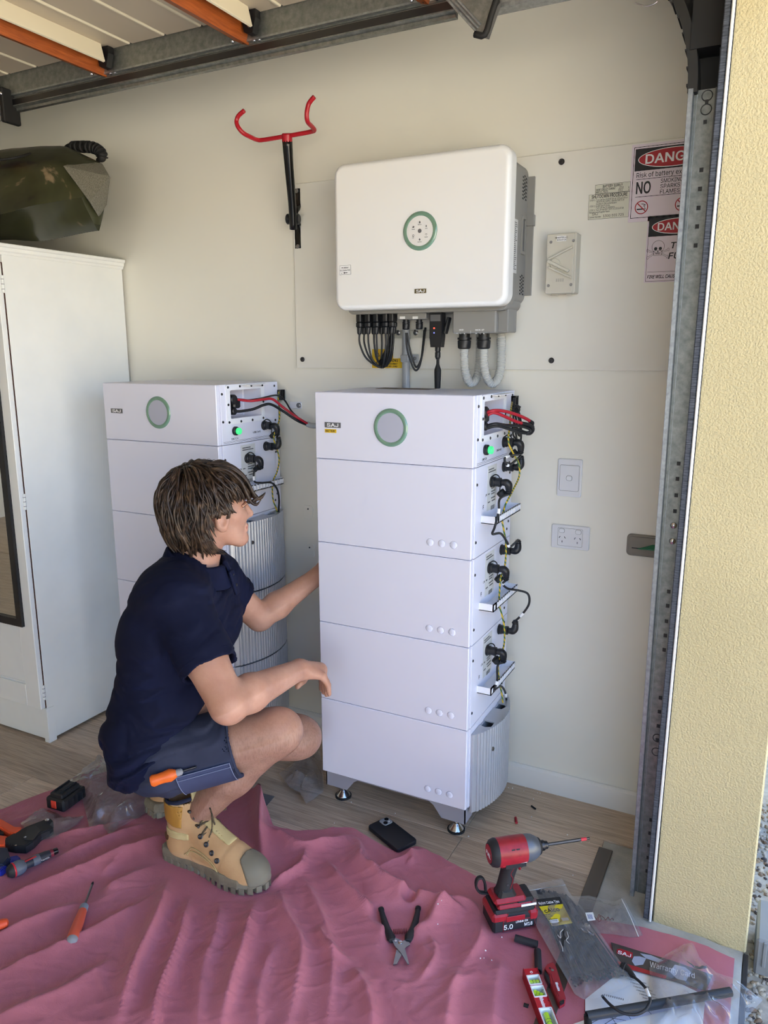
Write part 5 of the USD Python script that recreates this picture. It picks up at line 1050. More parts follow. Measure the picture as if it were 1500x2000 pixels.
for k in range(90):                                                       # locks springing from the crown itself
    t = rng.uniform(0, 2*PI); dv = A(math.cos(t), math.sin(t), 0); o_ = crown+A(-.005, 0, -.004)+dv*rng.uniform(0, .02)
    c = [o_, o_+dv*.02+A(0, 0, .010+.006*rng.random()), o_+dv*.04+A(0, 0, .0), o_+dv*.058+A(0, 0, -.02), o_+dv*.066+A(0, 0, -.045)]
    c = [x*1. for x in c]
    for x in c[1:]:
        g = hgrad(x); g /= np.linalg.norm(g); x += g*(.004+.012*rng.random()-hsd(x[None])[0])
    locks.append(tube([HC+HR@x for x in c], [.001, .003, .003, .0025, .0005], 6, 4))
for k in range(40):                                                       # fly-away hairs
    t, h_ = rng.uniform(0, 2*PI), rng.uniform(.2, 1.2); c = A(-.02, 0, .02)+A(.125*math.sin(h_)*math.cos(t), .105*math.sin(h_)*math.sin(t), .118*math.cos(h_))
    if c[0] > .05: continue
    d_ = np.cross(c, A(0, 0, 1)); d_ /= np.linalg.norm(d_)+1e-6; locks.append(tube([HC+HR@(c-c*.12), HC+HR@(c+d_*.015), HC+HR@(c*1.03+d_*.03-A(0, 0, .012)), HC+HR@(c*.95+d_*.045-A(0, 0, .03))], .0005, 4, 4))
# fringe swept forward and curling out over the brow
for k in range(46):
    l0 = rng.uniform(-.07, .07); a0 = rng.uniform(.0, .05); up_ = rng.uniform(0, .012)
    ln = rng.uniform(.75, 1.1); c = [A(.01+a0*.3, l0*.8, .118+up_*.6), A(.055, l0*.95-.004, .108+up_), A(.088, l0*1.02-.006, .075+up_*.8), A(.102, l0*1.04-.01, .043), A(.108+.01*rng.random(), l0*1.05-.012, .022), A(.122*ln, l0*1.05-.016, .013+.012*rng.random())]
    if k % 4 == 0: c.append(c[-1]+A(.012, -.006, .012))
    if abs(l0) > .055: c = [x+A(-.02, 0, -.004) for x in c]
    locks.append(tube([HC+HR@x for x in c], np.r_[.002, np.full(len(c)-2, rng.uniform(.003, .006)), .0006], 6, 4))
# sideburn locks over the ear and the nape
for k in range(70):
    s = -1 if k % 4 else 1; a = rng.uniform(-.07, .03); z0 = rng.uniform(.02, .07)
    c = [A(a-.01, s*.076, z0), A(a+.0, s*.09, z0-.035), A(a+.006, s*.094, z0-.07), A(a+.012+.01*rng.random(), s*(.089+.008*rng.random()), max(z0-.1, -.045 if a > -.02 else -.1))]
    if a > -.035: c[-1][2] = max(c[-1][2], -.004); c[2][2] = max(c[2][2], .006)
    locks.append(tube([HC+HR@x for x in c], [.002, .0055, .0045, .0006], 6, 4))
for k in range(80):                                                       # ends curling forward under the ear and along the nape
    s = -1 if k % 3 else 1; u = rng.uniform(0, 1); a0 = -.045-.055*u; l0 = .088-.05*max(0, u-.5)*1.6
    c = [A(a0-.004, s*(l0-.012), .0), A(a0+.002, s*(l0+.004), -.035), A(a0+.012, s*(l0+.006), -.068), A(a0+.03, s*(l0-.002), -.092-.012*rng.random()), A(a0+.052*(1-u*.5)+.01*rng.random(), s*(l0-.012), -.1-.02*rng.random())]
    locks.append(tube([HC+HR@x for x in c], [.002, .0045, .0045, .0032, .0005], 6, 4))
pers.part('hair_locks', join(*locks), hm, HP, True, True, kind='stuff')

# polo shirt
cuffR = shR+(elR-shR)*.66; cuffL = shL+(elL-shL)*.5
axR = (elR-shR)/np.linalg.norm(elR-shR); axL = (elL-shL)/np.linalg.norm(elL-shL)
hemn = levels[0][0]
def folds(P, amp=.006):
    q = P@np.stack([A(.8, .5, .25), A(-.5, .8, 0), A(-.35, -.25, .9)], 1)
    w = meshkit.fbm(P*6, 2, 21)[:, None]*A(.1, .1, .25)
    a = meshkit.fbm((q+w)*A(5, 5, 19)+A(3, 1, 2), 3, 4); b = meshkit.fbm((q+w)*A(11, 11, 34), 2, 9)
    return amp*(.8-2.6*np.abs(2*a-1)**.8)+amp*.7*(b-.5)
def shirt(P):
    d = torso(P, .006)
    d = smin(d, cone(P, levels[4][0]-LD*.06, shR, .085, .076), .05); d = smin(d, cone(P, levels[4][0]+LD*.06, shL, .085, .072), .05)
    d = smin(d, cone(P, levels[4][0]+A(.0, 0, .01), neckb+A(-.012, 0, -.03), .09, .07), .04)
    z = (P-shR)@axR; sR = np.maximum(cone(P, shR, cuffR+axR*.05, .076, .074), (P-cuffR)@axR)
    sL = np.maximum(cone(P, shL, cuffL+axL*.05, .072, .066), (P-cuffL)@axL)
    d = smin(d, sR, .03); d = smin(d, sL, .03)
    # the seat of the shirt, hanging over the shorts behind
    for s in (-1, 1): d = smin(d, cone(P, levels[0][0]+LD*.08*s+A(-.01, 0, .02), levels[0][0]+LD*.08*s+A(-.016, 0, -.026), .11, .09), .04)
    low = np.clip((.62-P[:, 2])/.3, 0, 1)
    d = d+folds(P, .0075)*(.5+1.2*low)
    fr_ = (P-on_d(338, 1440, 2.2))@A(.55, .47, -.69)-.012*(meshkit.fbm(P*9, 2, 3)-.5)   # hem runs from the belly down to the seat
    d = np.maximum(d, fr_)
    d = np.maximum(d, -np.maximum(cone(P, neckb+A(.01, 0, -.05), hl(-.02, 0, -.06), .067, .06), -9))
    d = np.maximum(d, -np.maximum(cone(P, cuffR-axR*.04, cuffR+axR*.05, .064, .069), -9)); d = np.maximum(d, -np.maximum(cone(P, cuffL-axL*.04, cuffL+axL*.05, .054, .06), -9))
    return d
sv, sf = nets(shirt, [-2., -1.15, .02], [-1.05, -.3, 1.02], .0048)
SP = pers.part('polo_shirt', relax((sv, sf), 3), navy, BP, True, True)
nax = hl(-.02, 0, -.06)-neckb; nax /= np.linalg.norm(nax)
fwd = A(.93, .36, 0)
rings = []
for t in np.linspace(.12, 2*PI-.12, 40):                                  # collar: stands up round the neck, folds over and down
    f = fwd*math.cos(t)+LD*math.sin(t); drop = .052*(.5+.5*math.cos(t+.35))**1.2-.008
    b = neckb+A(-.006, 0, .006)-A(0, 0, drop)
    rr_ = .07+.012*max(0, math.cos(t))
    rings.append([b+f*(rr_-.004)+A(0, 0, .0), b+f*(rr_-.006)+A(0, 0, .03), b+f*(rr_-.001)+A(0, 0, .036), b+f*(rr_+.007)+A(0, 0, .03), b+f*(rr_+.026)-A(0, 0, .012+.014*max(0, math.cos(t))), b+f*(rr_+.022)-A(0, 0, .016+.014*max(0, math.cos(t))), b+f*(rr_+.004)+A(0, 0, .022)])
pers.part('collar', loft([np.array(r) for r in rings]), navy, SP, True, True)
for cf, ax, r in ((cuffR, axR, .0742), (cuffL, axL, .0675)):
    a = np.linspace(0, 2*PI, 40); R = basis(ax)
    pers.part('cuff_hem', tube([cf-ax*.022+R@A(r*math.cos(t), r*math.sin(t), 0) for t in a], .0016, 5, 0), navy, SP, True, True)
pers.part('placket', put(bx((-.016, -.003, -.07), (.016, .006, .0), .003), neckb+fwd*.098+A(0, 0, -.02), np.stack([LD, fwd*-1, A(0, 0, 1)], 1)@rotx(-.25)), navy, SP, True)
for k in range(2): pers.part('button', put(lathe([(.0055, 0), (.005, .002), (0, .002)], 12), neckb+fwd*(.103+.008*k)+A(0, 0, -.035-.028*k), basis(fwd)), M['black_plastic'], SP, True, 40)

# shorts
dR = (knR-hipR)/np.linalg.norm(knR-hipR); dL = (knL-hipL)/np.linalg.norm(knL-hipL); hR = hipR+dR*(np.linalg.norm(knR-hipR)*.64); hL = hipL+dL*(np.linalg.norm(knL-hipL)*.62)
def shorts(P):
    d = smin(cone(P, hipR+dR*.03, hR+dR*.04, .093, .087), cone(P, hipL+dL*.03, hL+dL*.04, .09, .085), .04)
    d = smin(d, cone(P, levels[0][0]-LD*.08, levels[0][0]+LD*.08, .1, .1), .035)
    d = d+folds(P@rotz(.4), .005)
    d = np.maximum(d, np.minimum((P-hR)@dR, np.where((P-levels[0][0])@LD > 0, -1., 9.)) if False else np.where((P-levels[0][0])@LD > 0, (P-hL)@dL, (P-hR)@dR))
    d = np.maximum(d, -np.maximum(cone(P, hR-dR*.05, hR+dR*.05, .077, .081), -9)); d = np.maximum(d, -(P-on_d(338, 1440, 2.2))@A(.55, .47, -.69)-.045); return np.maximum(d, P[:, 2]-(levels[1][0][2]+.09))
ov, of_ = nets(shorts, [-2., -1.12, .06], [-1.02, -.3, .62], .0048)
OP = pers.part('work_shorts', relax((ov, of_), 3), shorts_m, BP, True, True)
# pocket flap and stitching on the near thigh
side = -LD; upn = np.cross(dR, side); upn /= np.linalg.norm(upn); side = np.cross(upn, dR)
def onth(t, a, r): return hipR+dR*t+(side*math.cos(a)+upn*math.sin(a))*r
tl = np.linalg.norm(knR-hipR)*.64
pk = []
for i, t in enumerate(np.linspace(tl-.15, tl-.012, 10)): pk.append([onth(t, a, .0945-.0045*(t/tl)+.0035) for a in np.linspace(1.0, .08, 8)])
pk = np.array(pk)
pers.part('thigh_pocket', join((pk.reshape(-1, 3), grid_faces(10, 8)), (pk.reshape(-1, 3)[:, :]-side*.004, grid_faces(10, 8)[:, ::-1])), fab('pocket_denim', (54, 59, 84), (68, 73, 98), 600), OP, True, True)
for pts in ([pk[i, -1] for i in range(10)], [pk[i, -2] for i in range(10)], [pk[-1, j] for j in range(8)], [pk[0, j] for j in range(8)]):
    pers.part('seam_stitching', tube(np.array(pts)+side*.0016, .0011, 5, 2), thread, OP, True, True)
hem = [onth(tl-.004, a, .089) for a in np.linspace(-PI, PI, 40)]; pers.part('leg_hem', tube(np.array(hem), .002, 5, 0), shorts_m, OP, True, True)

# boots
tan = fab('boot_nubuck', (206, 168, 122), (184, 144, 100), 260); sole_m = mat('boot_sole', (136, 127, 106), .75, noise=(40, (116, 108, 90), 4)); cap_m = mat('boot_cap', (122, 116, 98), .6); ochre = mat('boot_collar', (172, 124, 50), .5); lining = mat('boot_lining', (30, 34, 56), .9); tongue_m = mat('boot_panel', (196, 176, 122), .7); lace_m = mat('boot_lace', (110, 92, 62), .8, noise=(260, (44, 38, 30), 1))
def boot(o, X, Zu, which):
    X = np.asarray(X, float)/np.linalg.norm(X); Y = np.cross(Zu, X); Y /= np.linalg.norm(Y); Z = np.cross(X, Y); R = np.stack([X, Y, Z], 1)*1.06
    W = lambda m: put(m, o, R)
    out = Polygon([(.0, -.03), (.012, -.04), (.06, -.041), (.11, -.036), (.16, -.041), (.22, -.053), (.275, -.05), (.315, -.034), (.335, -.008), (.333, .016), (.31, .038), (.27, .046), (.2, .044), (.13, .035), (.06, .04), (.012, .038), (.0, .026)]).buffer(.008, 6).buffer(-.008, 6)
    O = np.array(out.exterior.coords)[:-1]; c = O.mean(0)
    toe = lambda x: .012*np.clip((x-.24)/.1, 0, 1)**2
    rings = [np.c_[c+(O-c)*s, np.full(len(O), z)+toe(O[:, 0])] for s, z in ((.96, .012), (1.0, .016), (1.015, .028), (1.0, .04), (.96, .044))]
    sp = pers.part('boot_sole', W(loft(rings)), sole_m, BP, True, 35, f'rubber sole of the {which} boot')
    lug = []
    L = out.exterior.length
    for i in range(34):
        p, q = out.exterior.interpolate(i/34*L), out.exterior.interpolate((i+.62)/34*L); a, b = A(p.x, p.y), A(q.x, q.y); zz = toe(a[0])
        lug.append(hull([(*(v*s+c*(1-s)), z+zz) for v in (a, b) for s in (1.012, .72) for z in (.0, .018)]))
    pers.part('sole_lugs', W(join(*lug)), sole_m, sp, True, kind='stuff')
    def up(q):
        d = cone(q, (.062, 0, .06), (.06, 0, .21), .047, .05)
        d = smin(d, cone(q, (.05, 0, .055), (.24, -.003, .052), .041, .043), .02)
        d = smin(d, cone(q, (.085, 0, .135), (.215, -.003, .07), .04, .038), .03)
        d = smin(d, ell(q, (.272, -.003, .045), (.062, .046, .044)), .02)
        return d
    def upper(q):
        d = up(q)+.0016*(meshkit.fbm(q*A(60, 60, 40), 3, 5)-.5)-.002*np.exp(-((q[:, 0]-.215-.3*(q[:, 2]-.06))/.006)**2)*-1
        d = np.maximum(d, .03-q[:, 2]); d = np.maximum(d, q[:, 2]-(.19-.35*np.clip(q[:, 0]-.06, -.05, .06)*-.25))
        return np.maximum(d, -np.maximum(cone(q, (.066, 0, .12), (.062, 0, .25), .04, .045), -9))
    v, f = nets(upper, [-.02, -.08, .02], [.36, .08, .225], .004)
    u_ = pers.part('boot', W(relax((v, f), 3)), tan, BP, True, True, f'tan nubuck {which} boot')
    v, f = nets(lambda q: np.maximum(np.maximum(up(q)-.0035, .028-q[:, 2]), -(q[:, 0]+.35*q[:, 2]-.302)+6*np.maximum(np.abs(q[:, 1])-.03, 0)*.2), [.2, -.08, .02], [.36, .08, .12], .004)
    pers.part('toe_cap', W(relax((v, f), 3)), cap_m, u_, True, True)
    v, f = nets(lambda q: np.maximum(np.maximum(np.maximum(up(q)-.0028, -(up(q)+.002)), np.maximum(.13-q[:, 2]-.1*(q[:, 0]-.06), q[:, 2]-.189)), q[:, 0]-.094), [-.02, -.08, .11], [.13, .08, .2], .004)
    pers.part('padded_collar', W(relax((v, f), 3)), ochre, u_, True, True)
    v, f = nets(lambda q: np.maximum(np.maximum(np.maximum(up(q)-.003, -(up(q)+.002)), np.maximum(.09-q[:, 2]+.05*(q[:, 0]-.06), q[:, 2]-.116)), np.maximum(q[:, 0]-.112, .03-q[:, 0])), [-.02, -.08, .08], [.13, .08, .15], .004)
    pers.part('side_panel', W(relax((v, f), 3)), tongue_m, u_, True, True)
    v, f = nets(lambda q: np.maximum(np.maximum(np.abs(up(q)-.0015)-.003, np.abs(q[:, 1]+.002)-.019), np.maximum(np.maximum(.098-q[:, 0], q[:, 0]-.228), .07-q[:, 2])), [.08, -.05, .06], [.26, .05, .22], .004)
    pers.part('tongue', W(relax((v, f), 3)), tongue_m, u_, True, True)
    a = np.linspace(0, 2*PI, 30); pers.part('lining', W(tube(np.c_[.062+.0455*np.cos(a), .0455*np.sin(a), .192+.012*np.cos(a)], .0055, 7, 0)), lining, u_, True, True)
    v, f = nets(lambda q: np.maximum(cone(q, (.07, 0, .11), (.062, 0, .25), .042, .0465), np.maximum(q[:, 2]-.183, .12-q[:, 2])), [0, -.06, .1], [.13, .06, .2], .006)
    def surf(x, s, z):                                                     # a point on the upper at height z, on side s
        y = 0.
        for _ in range(40): y += .0025; 
        ys = np.linspace(0, .07, 71); q = np.c_[np.full(71, x), s*ys, np.full(71, z)]; k = np.argmax(up(q) > 0); return A(x, s*ys[k], z)
    for s in (-1, 1):
        ey = [(.232, .088), (.212, .101), (.191, .116), (.17, .131)]; hk_ = [(.15, .146), (.132, .163), (.12, .178)]
        E = []
        for i, (x, z) in enumerate(ey+hk_):
            p = surf(x-.02, s, z-.012) if i < 4 else surf(x-.012, s, z-.006); E.append(p); nn = A(.35, s*.75, .45)
            m = lathe([(.0068, 0), (.0068, .0015), (.0045, .0028), (.0028, .0022), (.0028, .0005)], 14, basis(nn), p) if i < 4 else join(tube([p-A(.012, 0, 0), p+A(.0, s*.003, .001), p+A(.004, s*.006, .002)], [.003, .0042, .0035], 8, 3))
            pers.part('eyelet' if i < 4 else 'lace_hook', W(m), M['dark_steel'] if i < 4 else M['black_plastic'], u_, True, 40)
        if s == -1: E0 = E
    for i in range(6):
        for a_, b_ in ((E0[i], E[i+1]), (E[i], E0[i+1])):
            mdp = (a_+b_)/2+A(.012, 0, .014)
            pers.part('lace', W(tube([a_, a_*.6+mdp*.4+A(.004, 0, .006), mdp, b_*.6+mdp*.4+A(.004, 0, .006), b_], .0028, 6, 4)), lace_m, u_, True, True)
    t0_ = A(.15, 0, .185)
    pers.part('lace_bow', W(join(tube([t0_, t0_+A(.02, -.02, .016), t0_+A(.042, -.034, .004), t0_+A(.046, -.032, -.018), t0_+A(.03, -.018, -.026), t0_+A(.004, -.004, -.006)], .002, 6, 5), tube([t0_, t0_+A(.02, -.014, -.01), t0_+A(.03, -.026, -.04), t0_+A(.026, -.034, -.062)], .002, 6, 5), tube([t0_, t0_+A(.018, .016, .008), t0_+A(.034, .026, -.012), t0_+A(.016, .012, -.012)], .002, 6, 5))), lace_m, u_, True, True)
    for off in (-.004, .0045):
        pts = [surf(x, -1, z)+A(0, -.0012, 0) for x, z in ((.1+off, .052), (.118, .072+off), (.15, .074+off), (.185, .066+off), (.205, .054+off), (.212, .044))]
        pers.part('stitching', W(tube(pts, .0011, 5, 4)), tongue_m, u_, True, True)
    pers.part('emblem', W(put(lathe([(.0115, 0), (.011, .002), (0, .002)], 20), surf(.03, -1, .082), basis(A(-.35, -1, .1)))), mat(f'emblem_{which}', (92, 62, 34), .6), u_, True, 40)
boot(A(-1.466, -.822, .004), A(1, -.035, 0), A(0, 0, 1), 'near')
boot(oL, XL, ZL, 'far')

# screwdriver in the thigh pocket
sdp = Thing('screwdriver', 'orange and grey screwdriver sticking out of the shorts pocket', 'screwdriver', on_d(325, 1520, 2.17))
a, b = on_d(293, 1527, 2.11), on_d(345, 1510, 2.1); dd = (b-a)/np.linalg.norm(b-a); orange = mat('handle_orange', (228, 104, 34), .4); hgrey = mat('handle_grey', (140, 140, 142), .5); Rb = basis(dd)
L_ = np.linalg.norm(b-a)
sdp.part('handle', lathe([(.001, 0), (.012, .002), (.0155, .008), (.014, .02), (.0142, .035), (.0165, .05), (.0135, L_-.008), (.009, L_)], 18, Rb, a), orange, None, True, 40)
sdp.part('grip_inlay', put(hull([(x, y, z) for x in (-.004, .004) for y in (-.0168, -.006) for z in (.012, .045)]), a, basis(dd, A(0, 0, 1))), hgrey, None, True)
sdp.part('ferrule', lathe([(.0085, L_-.002), (.0095, L_+.002), (.0085, L_+.012), (.004, L_+.016)], 16, Rb, a), hgrey, None, True, 40)
sdp.part('shaft', cyl(a+dd*(L_+.01), a+dd*(L_+.05), .003, 10), M['dark_steel'], None, True, 40)
# ================================================================ the dust sheet and what lies on it
FX = lambda px, py, z=0.0: on_z(px, py, z)
edge = [FX(*p)[:2] for p in [(0, 1588), (60, 1560), (130, 1537), (200, 1512), (260, 1512), (330, 1530), (420, 1540), (505, 1556), (535, 1622), (580, 1628), (640, 1622), (690, 1620), (722, 1640), (775, 1668), (812, 1656), (850, 1672), (900, 1703), (950, 1728), (1010, 1745), (1060, 1765), (1120, 1790), (1180, 1800), (1250, 1813), (1300, 1828), (1380, 1852), (1450, 1886)]]
edge = np.array([(-2.9, -.98)]+edge); edge = edge[np.argsort(edge[:, 0])]; XE1 = .028
nx_, ny_ = 430, 250
xs_ = np.linspace(-2.55, XE1, nx_); ye = np.interp(xs_, edge[:, 0], edge[:, 1]); ye = gaussian_filter(ye, 1.2)
ye += .006*(meshkit.fbm(np.c_[xs_*14, xs_*0, xs_*0], 3, 2)-.5)
vv = np.linspace(0, 1, ny_)**.9
X_ = np.repeat(xs_[:, None], ny_, 1); Y_ = -1.72+(ye[:, None]+1.72)*vv[None]
# the main folds, each a crest line with a height and two half widths (a steep and a gentle side)
crests = [
 ([(-60, 1800), (60, 1745), (160, 1705), (300, 1648), (330, 1640)], .020, .018, .035), ([(-60, 1860), (80, 1800), (180, 1757), (310, 1690)], .018, .016, .04),
 ([(-60, 1935), (100, 1865), (200, 1815), (300, 1760)], .017, .015, .045), ([(-60, 2020), (120, 1945), (230, 1880)], .016, .02, .05), ([(-40, 1735), (80, 1690), (170, 1660), (290, 1612)], .017, .012, .022),
 ([(0, 1650), (90, 1640), (200, 1622), (290, 1600)], .012, .012, .025), ([(0, 1615), (80, 1592), (160, 1560)], .012, .012, .03),
 ([(335, 1700), (315, 1790), (270, 1890), (225, 2020)], .030, .020, .035), ([(372, 1755), (352, 1850), (310, 1960), (300, 2030)], .026, .014, .030), ([(430, 1765), (425, 1830), (400, 1900), (385, 2030)], .018, .016, .03),
 ([(500, 1765), (480, 1850), (455, 1930), (430, 2030)], .028, .018, .04), ([(545, 1745), (560, 1800), (590, 1870), (560, 2030)], .022, .02, .04), ([(590, 1720), (625, 1790), (650, 1880), (640, 2030)], .018, .014, .03),
 ([(508, 1490), (511, 1560), (508, 1640), (515, 1720)], .055, .022, .03), ([(520, 1625), (560, 1650), (600, 1665), (690, 1640)], .028, .018, .03), ([(600, 1668), (590, 1700), (560, 1720), (530, 1735)], .022, .014, .02),
 ([(640, 1690), (665, 1730), (700, 1765), (760, 1815), (850, 1880)], .026, .012, .035), ([(700, 1640), (706, 1680), (712, 1700), (770, 1740), (850, 1775), (910, 1790)], .034, .010, .045),
 ([(720, 1715), (780, 1690), (830, 1665)], .018, .010, .025), ([(800, 1672), (806, 1690), (796, 1700)], .016, .008, .012), ([(760, 1870), (830, 1810), (880, 1775), (935, 1785), (940, 1840), (905, 1900)], .026, .016, .03),
 ([(690, 1900), (720, 1960), (730, 2030)], .02, .02, .035), ([(840, 1840), (850, 1880), (820, 1930)], .014, .010, .016), ([(900, 1900), (880, 1960), (870, 2030)], .018, .02, .04), ([(980, 1880), (970, 1950), (960, 2030)], .014, .02, .05), ([(1125, 1935), (1090, 1975), (1060, 2020)], .016, .01, .02),
 ([(620, 1820), (640, 1860), (690, 1890)], .014, .01, .02), ([(540, 1850), (510, 1930), (505, 2030)], .012, .012, .03), ([(250, 1660), (220, 1700), (160, 1740)], .01, .012, .03)]
H_ = np.full(X_.shape, .004); Q = np.stack([X_, Y_], -1)
for pts, h, wa, wb in crests:
    L = spline([FX(*p)[:2] for p in pts], 6); best = np.full(X_.shape, 9.); sg = np.zeros(X_.shape); tt = np.zeros(X_.shape)
    for i in range(len(L)-1):
        d = L[i+1]-L[i]; t = np.clip(((Q-L[i])@d)/(d@d), 0, 1); r = Q-L[i]-t[..., None]*d; n = np.linalg.norm(r, axis=-1); m = n < best
        best = np.where(m, n, best); sg = np.where(m, d[0]*r[..., 1]-d[1]*r[..., 0], sg); tt = np.where(m, (i+t)/(len(L)-1), tt)
    w = np.where(sg > 0, wa, wb); H_ = H_+1.15*h*np.exp(-(best/(w*.8))**1.2)*np.clip(np.minimum(tt, 1-tt)*4.5+.04, 0, 1)**.8
W_ = meshkit.fbm(np.stack([X_*6, Y_*6, X_*0], -1), 2, 8)
def ridg(a, s, seed, wx): c_, s_ = math.cos(a), math.sin(a); u, v = X_*c_+Y_*s_, -X_*s_+Y_*c_; n = meshkit.fbm(np.stack([u*s*.2+W_*wx, v*s+W_*wx, u*0], -1), 3, seed); return (1-np.abs(2*n-1))**2.2
H_ += .006*ridg(1.9, 6, 3, 2.)*np.clip((X_+1.5)/.8, .15, 1)+.0015*ridg(-.4, 15, 5, 2.)+.0030*ridg(2.3, 17, 6, 2.)**2+.0022*ridg(.5, 36, 12, 3.)**2*np.clip(.3+W_, 0, 1)+.0009*ridg(2.4, 80, 13, 3.)
flats = []                                                             # things press the sheet flat
def press(px, py, r, z=0.0): p = FX(px, py, z); flats.append((p[0], p[1], r))
for px, py, r in ((430, 1700, .15), (380, 1670, .13), (345, 1590, .1), (995, 1795, .1), (1040, 1850, .06), (1055, 1880, .06), (1120, 1850, .14), (1170, 1900, .12), (1080, 1930, .09), (1060, 1970, .09), (1250, 1960, .2), (1350, 1960, .2), (1200, 1790, .1), (1280, 1900, .12), (780, 1830, .035), (782, 1865, .04), (765, 1640, .09), (130, 1565, .07), (55, 1630, .1), (65, 1685, .1), (150, 1800, .06), (172, 1750, .05), (186, 1728, .04), (750, 1795, .04), (812, 1795, .04), (782, 1800, .05), (782, 1862, .05), (800, 1762, .02)): press(px, py, r)
for x, y, r in flats: H_ = .005+(H_-.005)*(1-np.exp(-(np.hypot(X_-x, Y_-y)/r)**4))
H_ = np.maximum(H_, .0022); H_[:, -1] = np.minimum(H_[:, -1], .03)
clothm = usdkit.material(stage, '/World/Looks/dust_sheet', {'g': ('geometry', {}), 'n': ('noise_texture', {'scale': 5., 'detail': 5.0}), 'n2': ('noise_texture', {'scale': 34., 'detail': 8.0, 'roughness': .68, 'distortion': 1.2}), 'r': ('rgb_ramp', {'ramp': [(.3, lin((196, 117, 128))), (.7, lin((183, 105, 117)))]}), 'b': ('bump', {'strength': .5, 'distance': .004}), 'p': ('principled_bsdf', {'roughness': .68, 'sheen_weight': .15, 'sheen_roughness': .4})},
    [('g.position', 'n.vector'), ('g.position', 'n2.vector'), ('n.fac', 'r.fac'), ('r.color', 'p.base_color'), ('n2.fac', 'b.height'), ('b.normal', 'p.normal')], surface='p.BSDF')
V_ = np.stack([X_, Y_, H_], -1).reshape(-1, 3)
solo('dust_sheet', (V_, grid_faces(nx_, ny_)), clothm, 'rumpled pink cloth dust sheet spread over the floor', 'dust sheet', smooth=True)
def chz(x, y):
    i = np.argmin(np.abs(xs_-x)); return float(np.interp(y, Y_[i], H_[i])) if Y_[i, 0] < y < Y_[i, -1] else 0.0
ZC = .006
def C(px, py, z=ZC): return on_z(px, py, z)
def flatpoly(px, z): return np.array([on_z(*p, z)[:2] for p in px])
def prism(px, z0, h, b=0.0, zp=None):
    P = flatpoly(px, z0 if zp is None else zp); po = Polygon(P)
    if b <= 0: return ext(po, h, z0)
    return join(ext(po, h-b, z0), ext(po.buffer(-b*.55), b*.55, z0+h-b), ext(po.buffer(-b), b*.3, z0+h-b*.5))
film_cache = {}
def film(name, haze=.12, rough=.12, tint=(1, 1, 1)):
    return usdkit.material(stage, f'/World/Looks/{name}', {'t': ('transparent_bsdf', {'color': tint}), 'g': ('glossy_bsdf', {'roughness': rough, 'color': (.95, .95, .95)}), 'd': ('diffuse_bsdf', {'color': (.85, .85, .86)}), 'f': ('fresnel', {'IOR': 1.55}), 'a': ('mix_closure', {'fac': haze}), 'm': ('mix_closure', {})},
        [('t.BSDF', 'a.closure1'), ('d.BSDF', 'a.closure2'), ('f.fac', 'm.fac'), ('a.closure', 'm.closure1'), ('g.BSDF', 'm.closure2')], surface='m.closure')
clear, hazy = film('clear_film', .07, .05), film('hazy_film', .1, .12)
from scipy.spatial import Delaunay
def sheet(px, z0, amp, seed, step=.006, sc=14, lift=None, below=None):
    """A wrinkled film over a pixel outline on the floor."""
    P = Polygon([on_z(*p, z0)[:2] for p in px]).buffer(0); x0, y0, x1, y1 = P.bounds
    g = np.stack(np.meshgrid(np.arange(x0, x1, step), np.arange(y0, y1, step)), -1).reshape(-1, 2); g = g+np.random.default_rng(seed).uniform(-.3, .3, g.shape)*step
    import shapely
    ins = shapely.contains_xy(P.buffer(-step*.5), g[:, 0], g[:, 1]); L = P.exterior.length
    bd = np.array([P.exterior.interpolate(t).coords[0] for t in np.arange(0, L, step)]); g = np.vstack([g[ins], bd])
    T = Delaunay(g).simplices; c = g[T].mean(1); T = T[shapely.contains_xy(P, c[:, 0], c[:, 1])]
    q = np.c_[g, np.zeros(len(g))]; w = meshkit.fbm(q*9, 2, seed+5)[:, None]*3
    n1 = meshkit.fbm(q*sc*A(1, .45, 1)+w, 3, seed); n2 = meshkit.fbm(q@rotz(1.1).T*sc*2.2*A(.4, 1, 1)+w, 2, seed+1)
    ed = np.clip(np.array([P.exterior.distance(Point(*p)) for p in g])/.03, 0.15, 1)
    z = z0+ed*amp*((1-np.abs(2*n1-1))**2*.75+(1-np.abs(2*n2-1))**2.5*.45)
    if lift is not None: z = z+lift(g)
    return np.c_[g, z], T

# ---------------------------------------------------------------- impact driver
dp = C(998, 1797); th_ = math.radians(40)
dv = Thing('impact_driver', 'red and black cordless impact driver standing on its battery', 'impact driver', dp, rotz(th_)@np.diag([1, 1, 1.06]))
tred = mat('tool_red', (166, 34, 44), .38, noise=(60, (138, 28, 38), 4)); tblk = mat('tool_black', (30, 29, 30), .6); tgrey = mat('tool_grey', (104, 108, 114), .4, .5)
b_ = dv.part('battery_case', join(bx((-.064, -.039, .0), (.056, .039, .046), .006), bx((-.06, -.036, .044), (.05, .036, .058), .005)), tblk)
dv.part('battery_shoulder', join(bx((-.066, -.04, .028), (-.022, .04, .052), .006), bx((.03, -.041, .022), (.057, .041, .05), .006)), tred, b_)
dv.part('battery_latch', bx((-.03, -.0415, .03), (.02, -.039, .044), .001), tred, b_)
dv.part('label_rim', put(bx((-.042, -.0135, 0), (.044, .0135, .0008), .0003), (.004, -.0392, .0185), XZ), tred, b_)
dv.part('label_panel', put(bx((-.041, -.0125, 0), (.043, .0125, .001), .0003), (.004, -.0392, .0185), XZ), M['ink'], b_)
for s_, h, x, w in (('5.0', .012, -.024, .024), ('M18', .0085, .03, .022)): dv.part('lettering', put(text_c(s_, h, .0004, True, w), (x, -.0403, .0165), XZ), M['white_print'], b_)
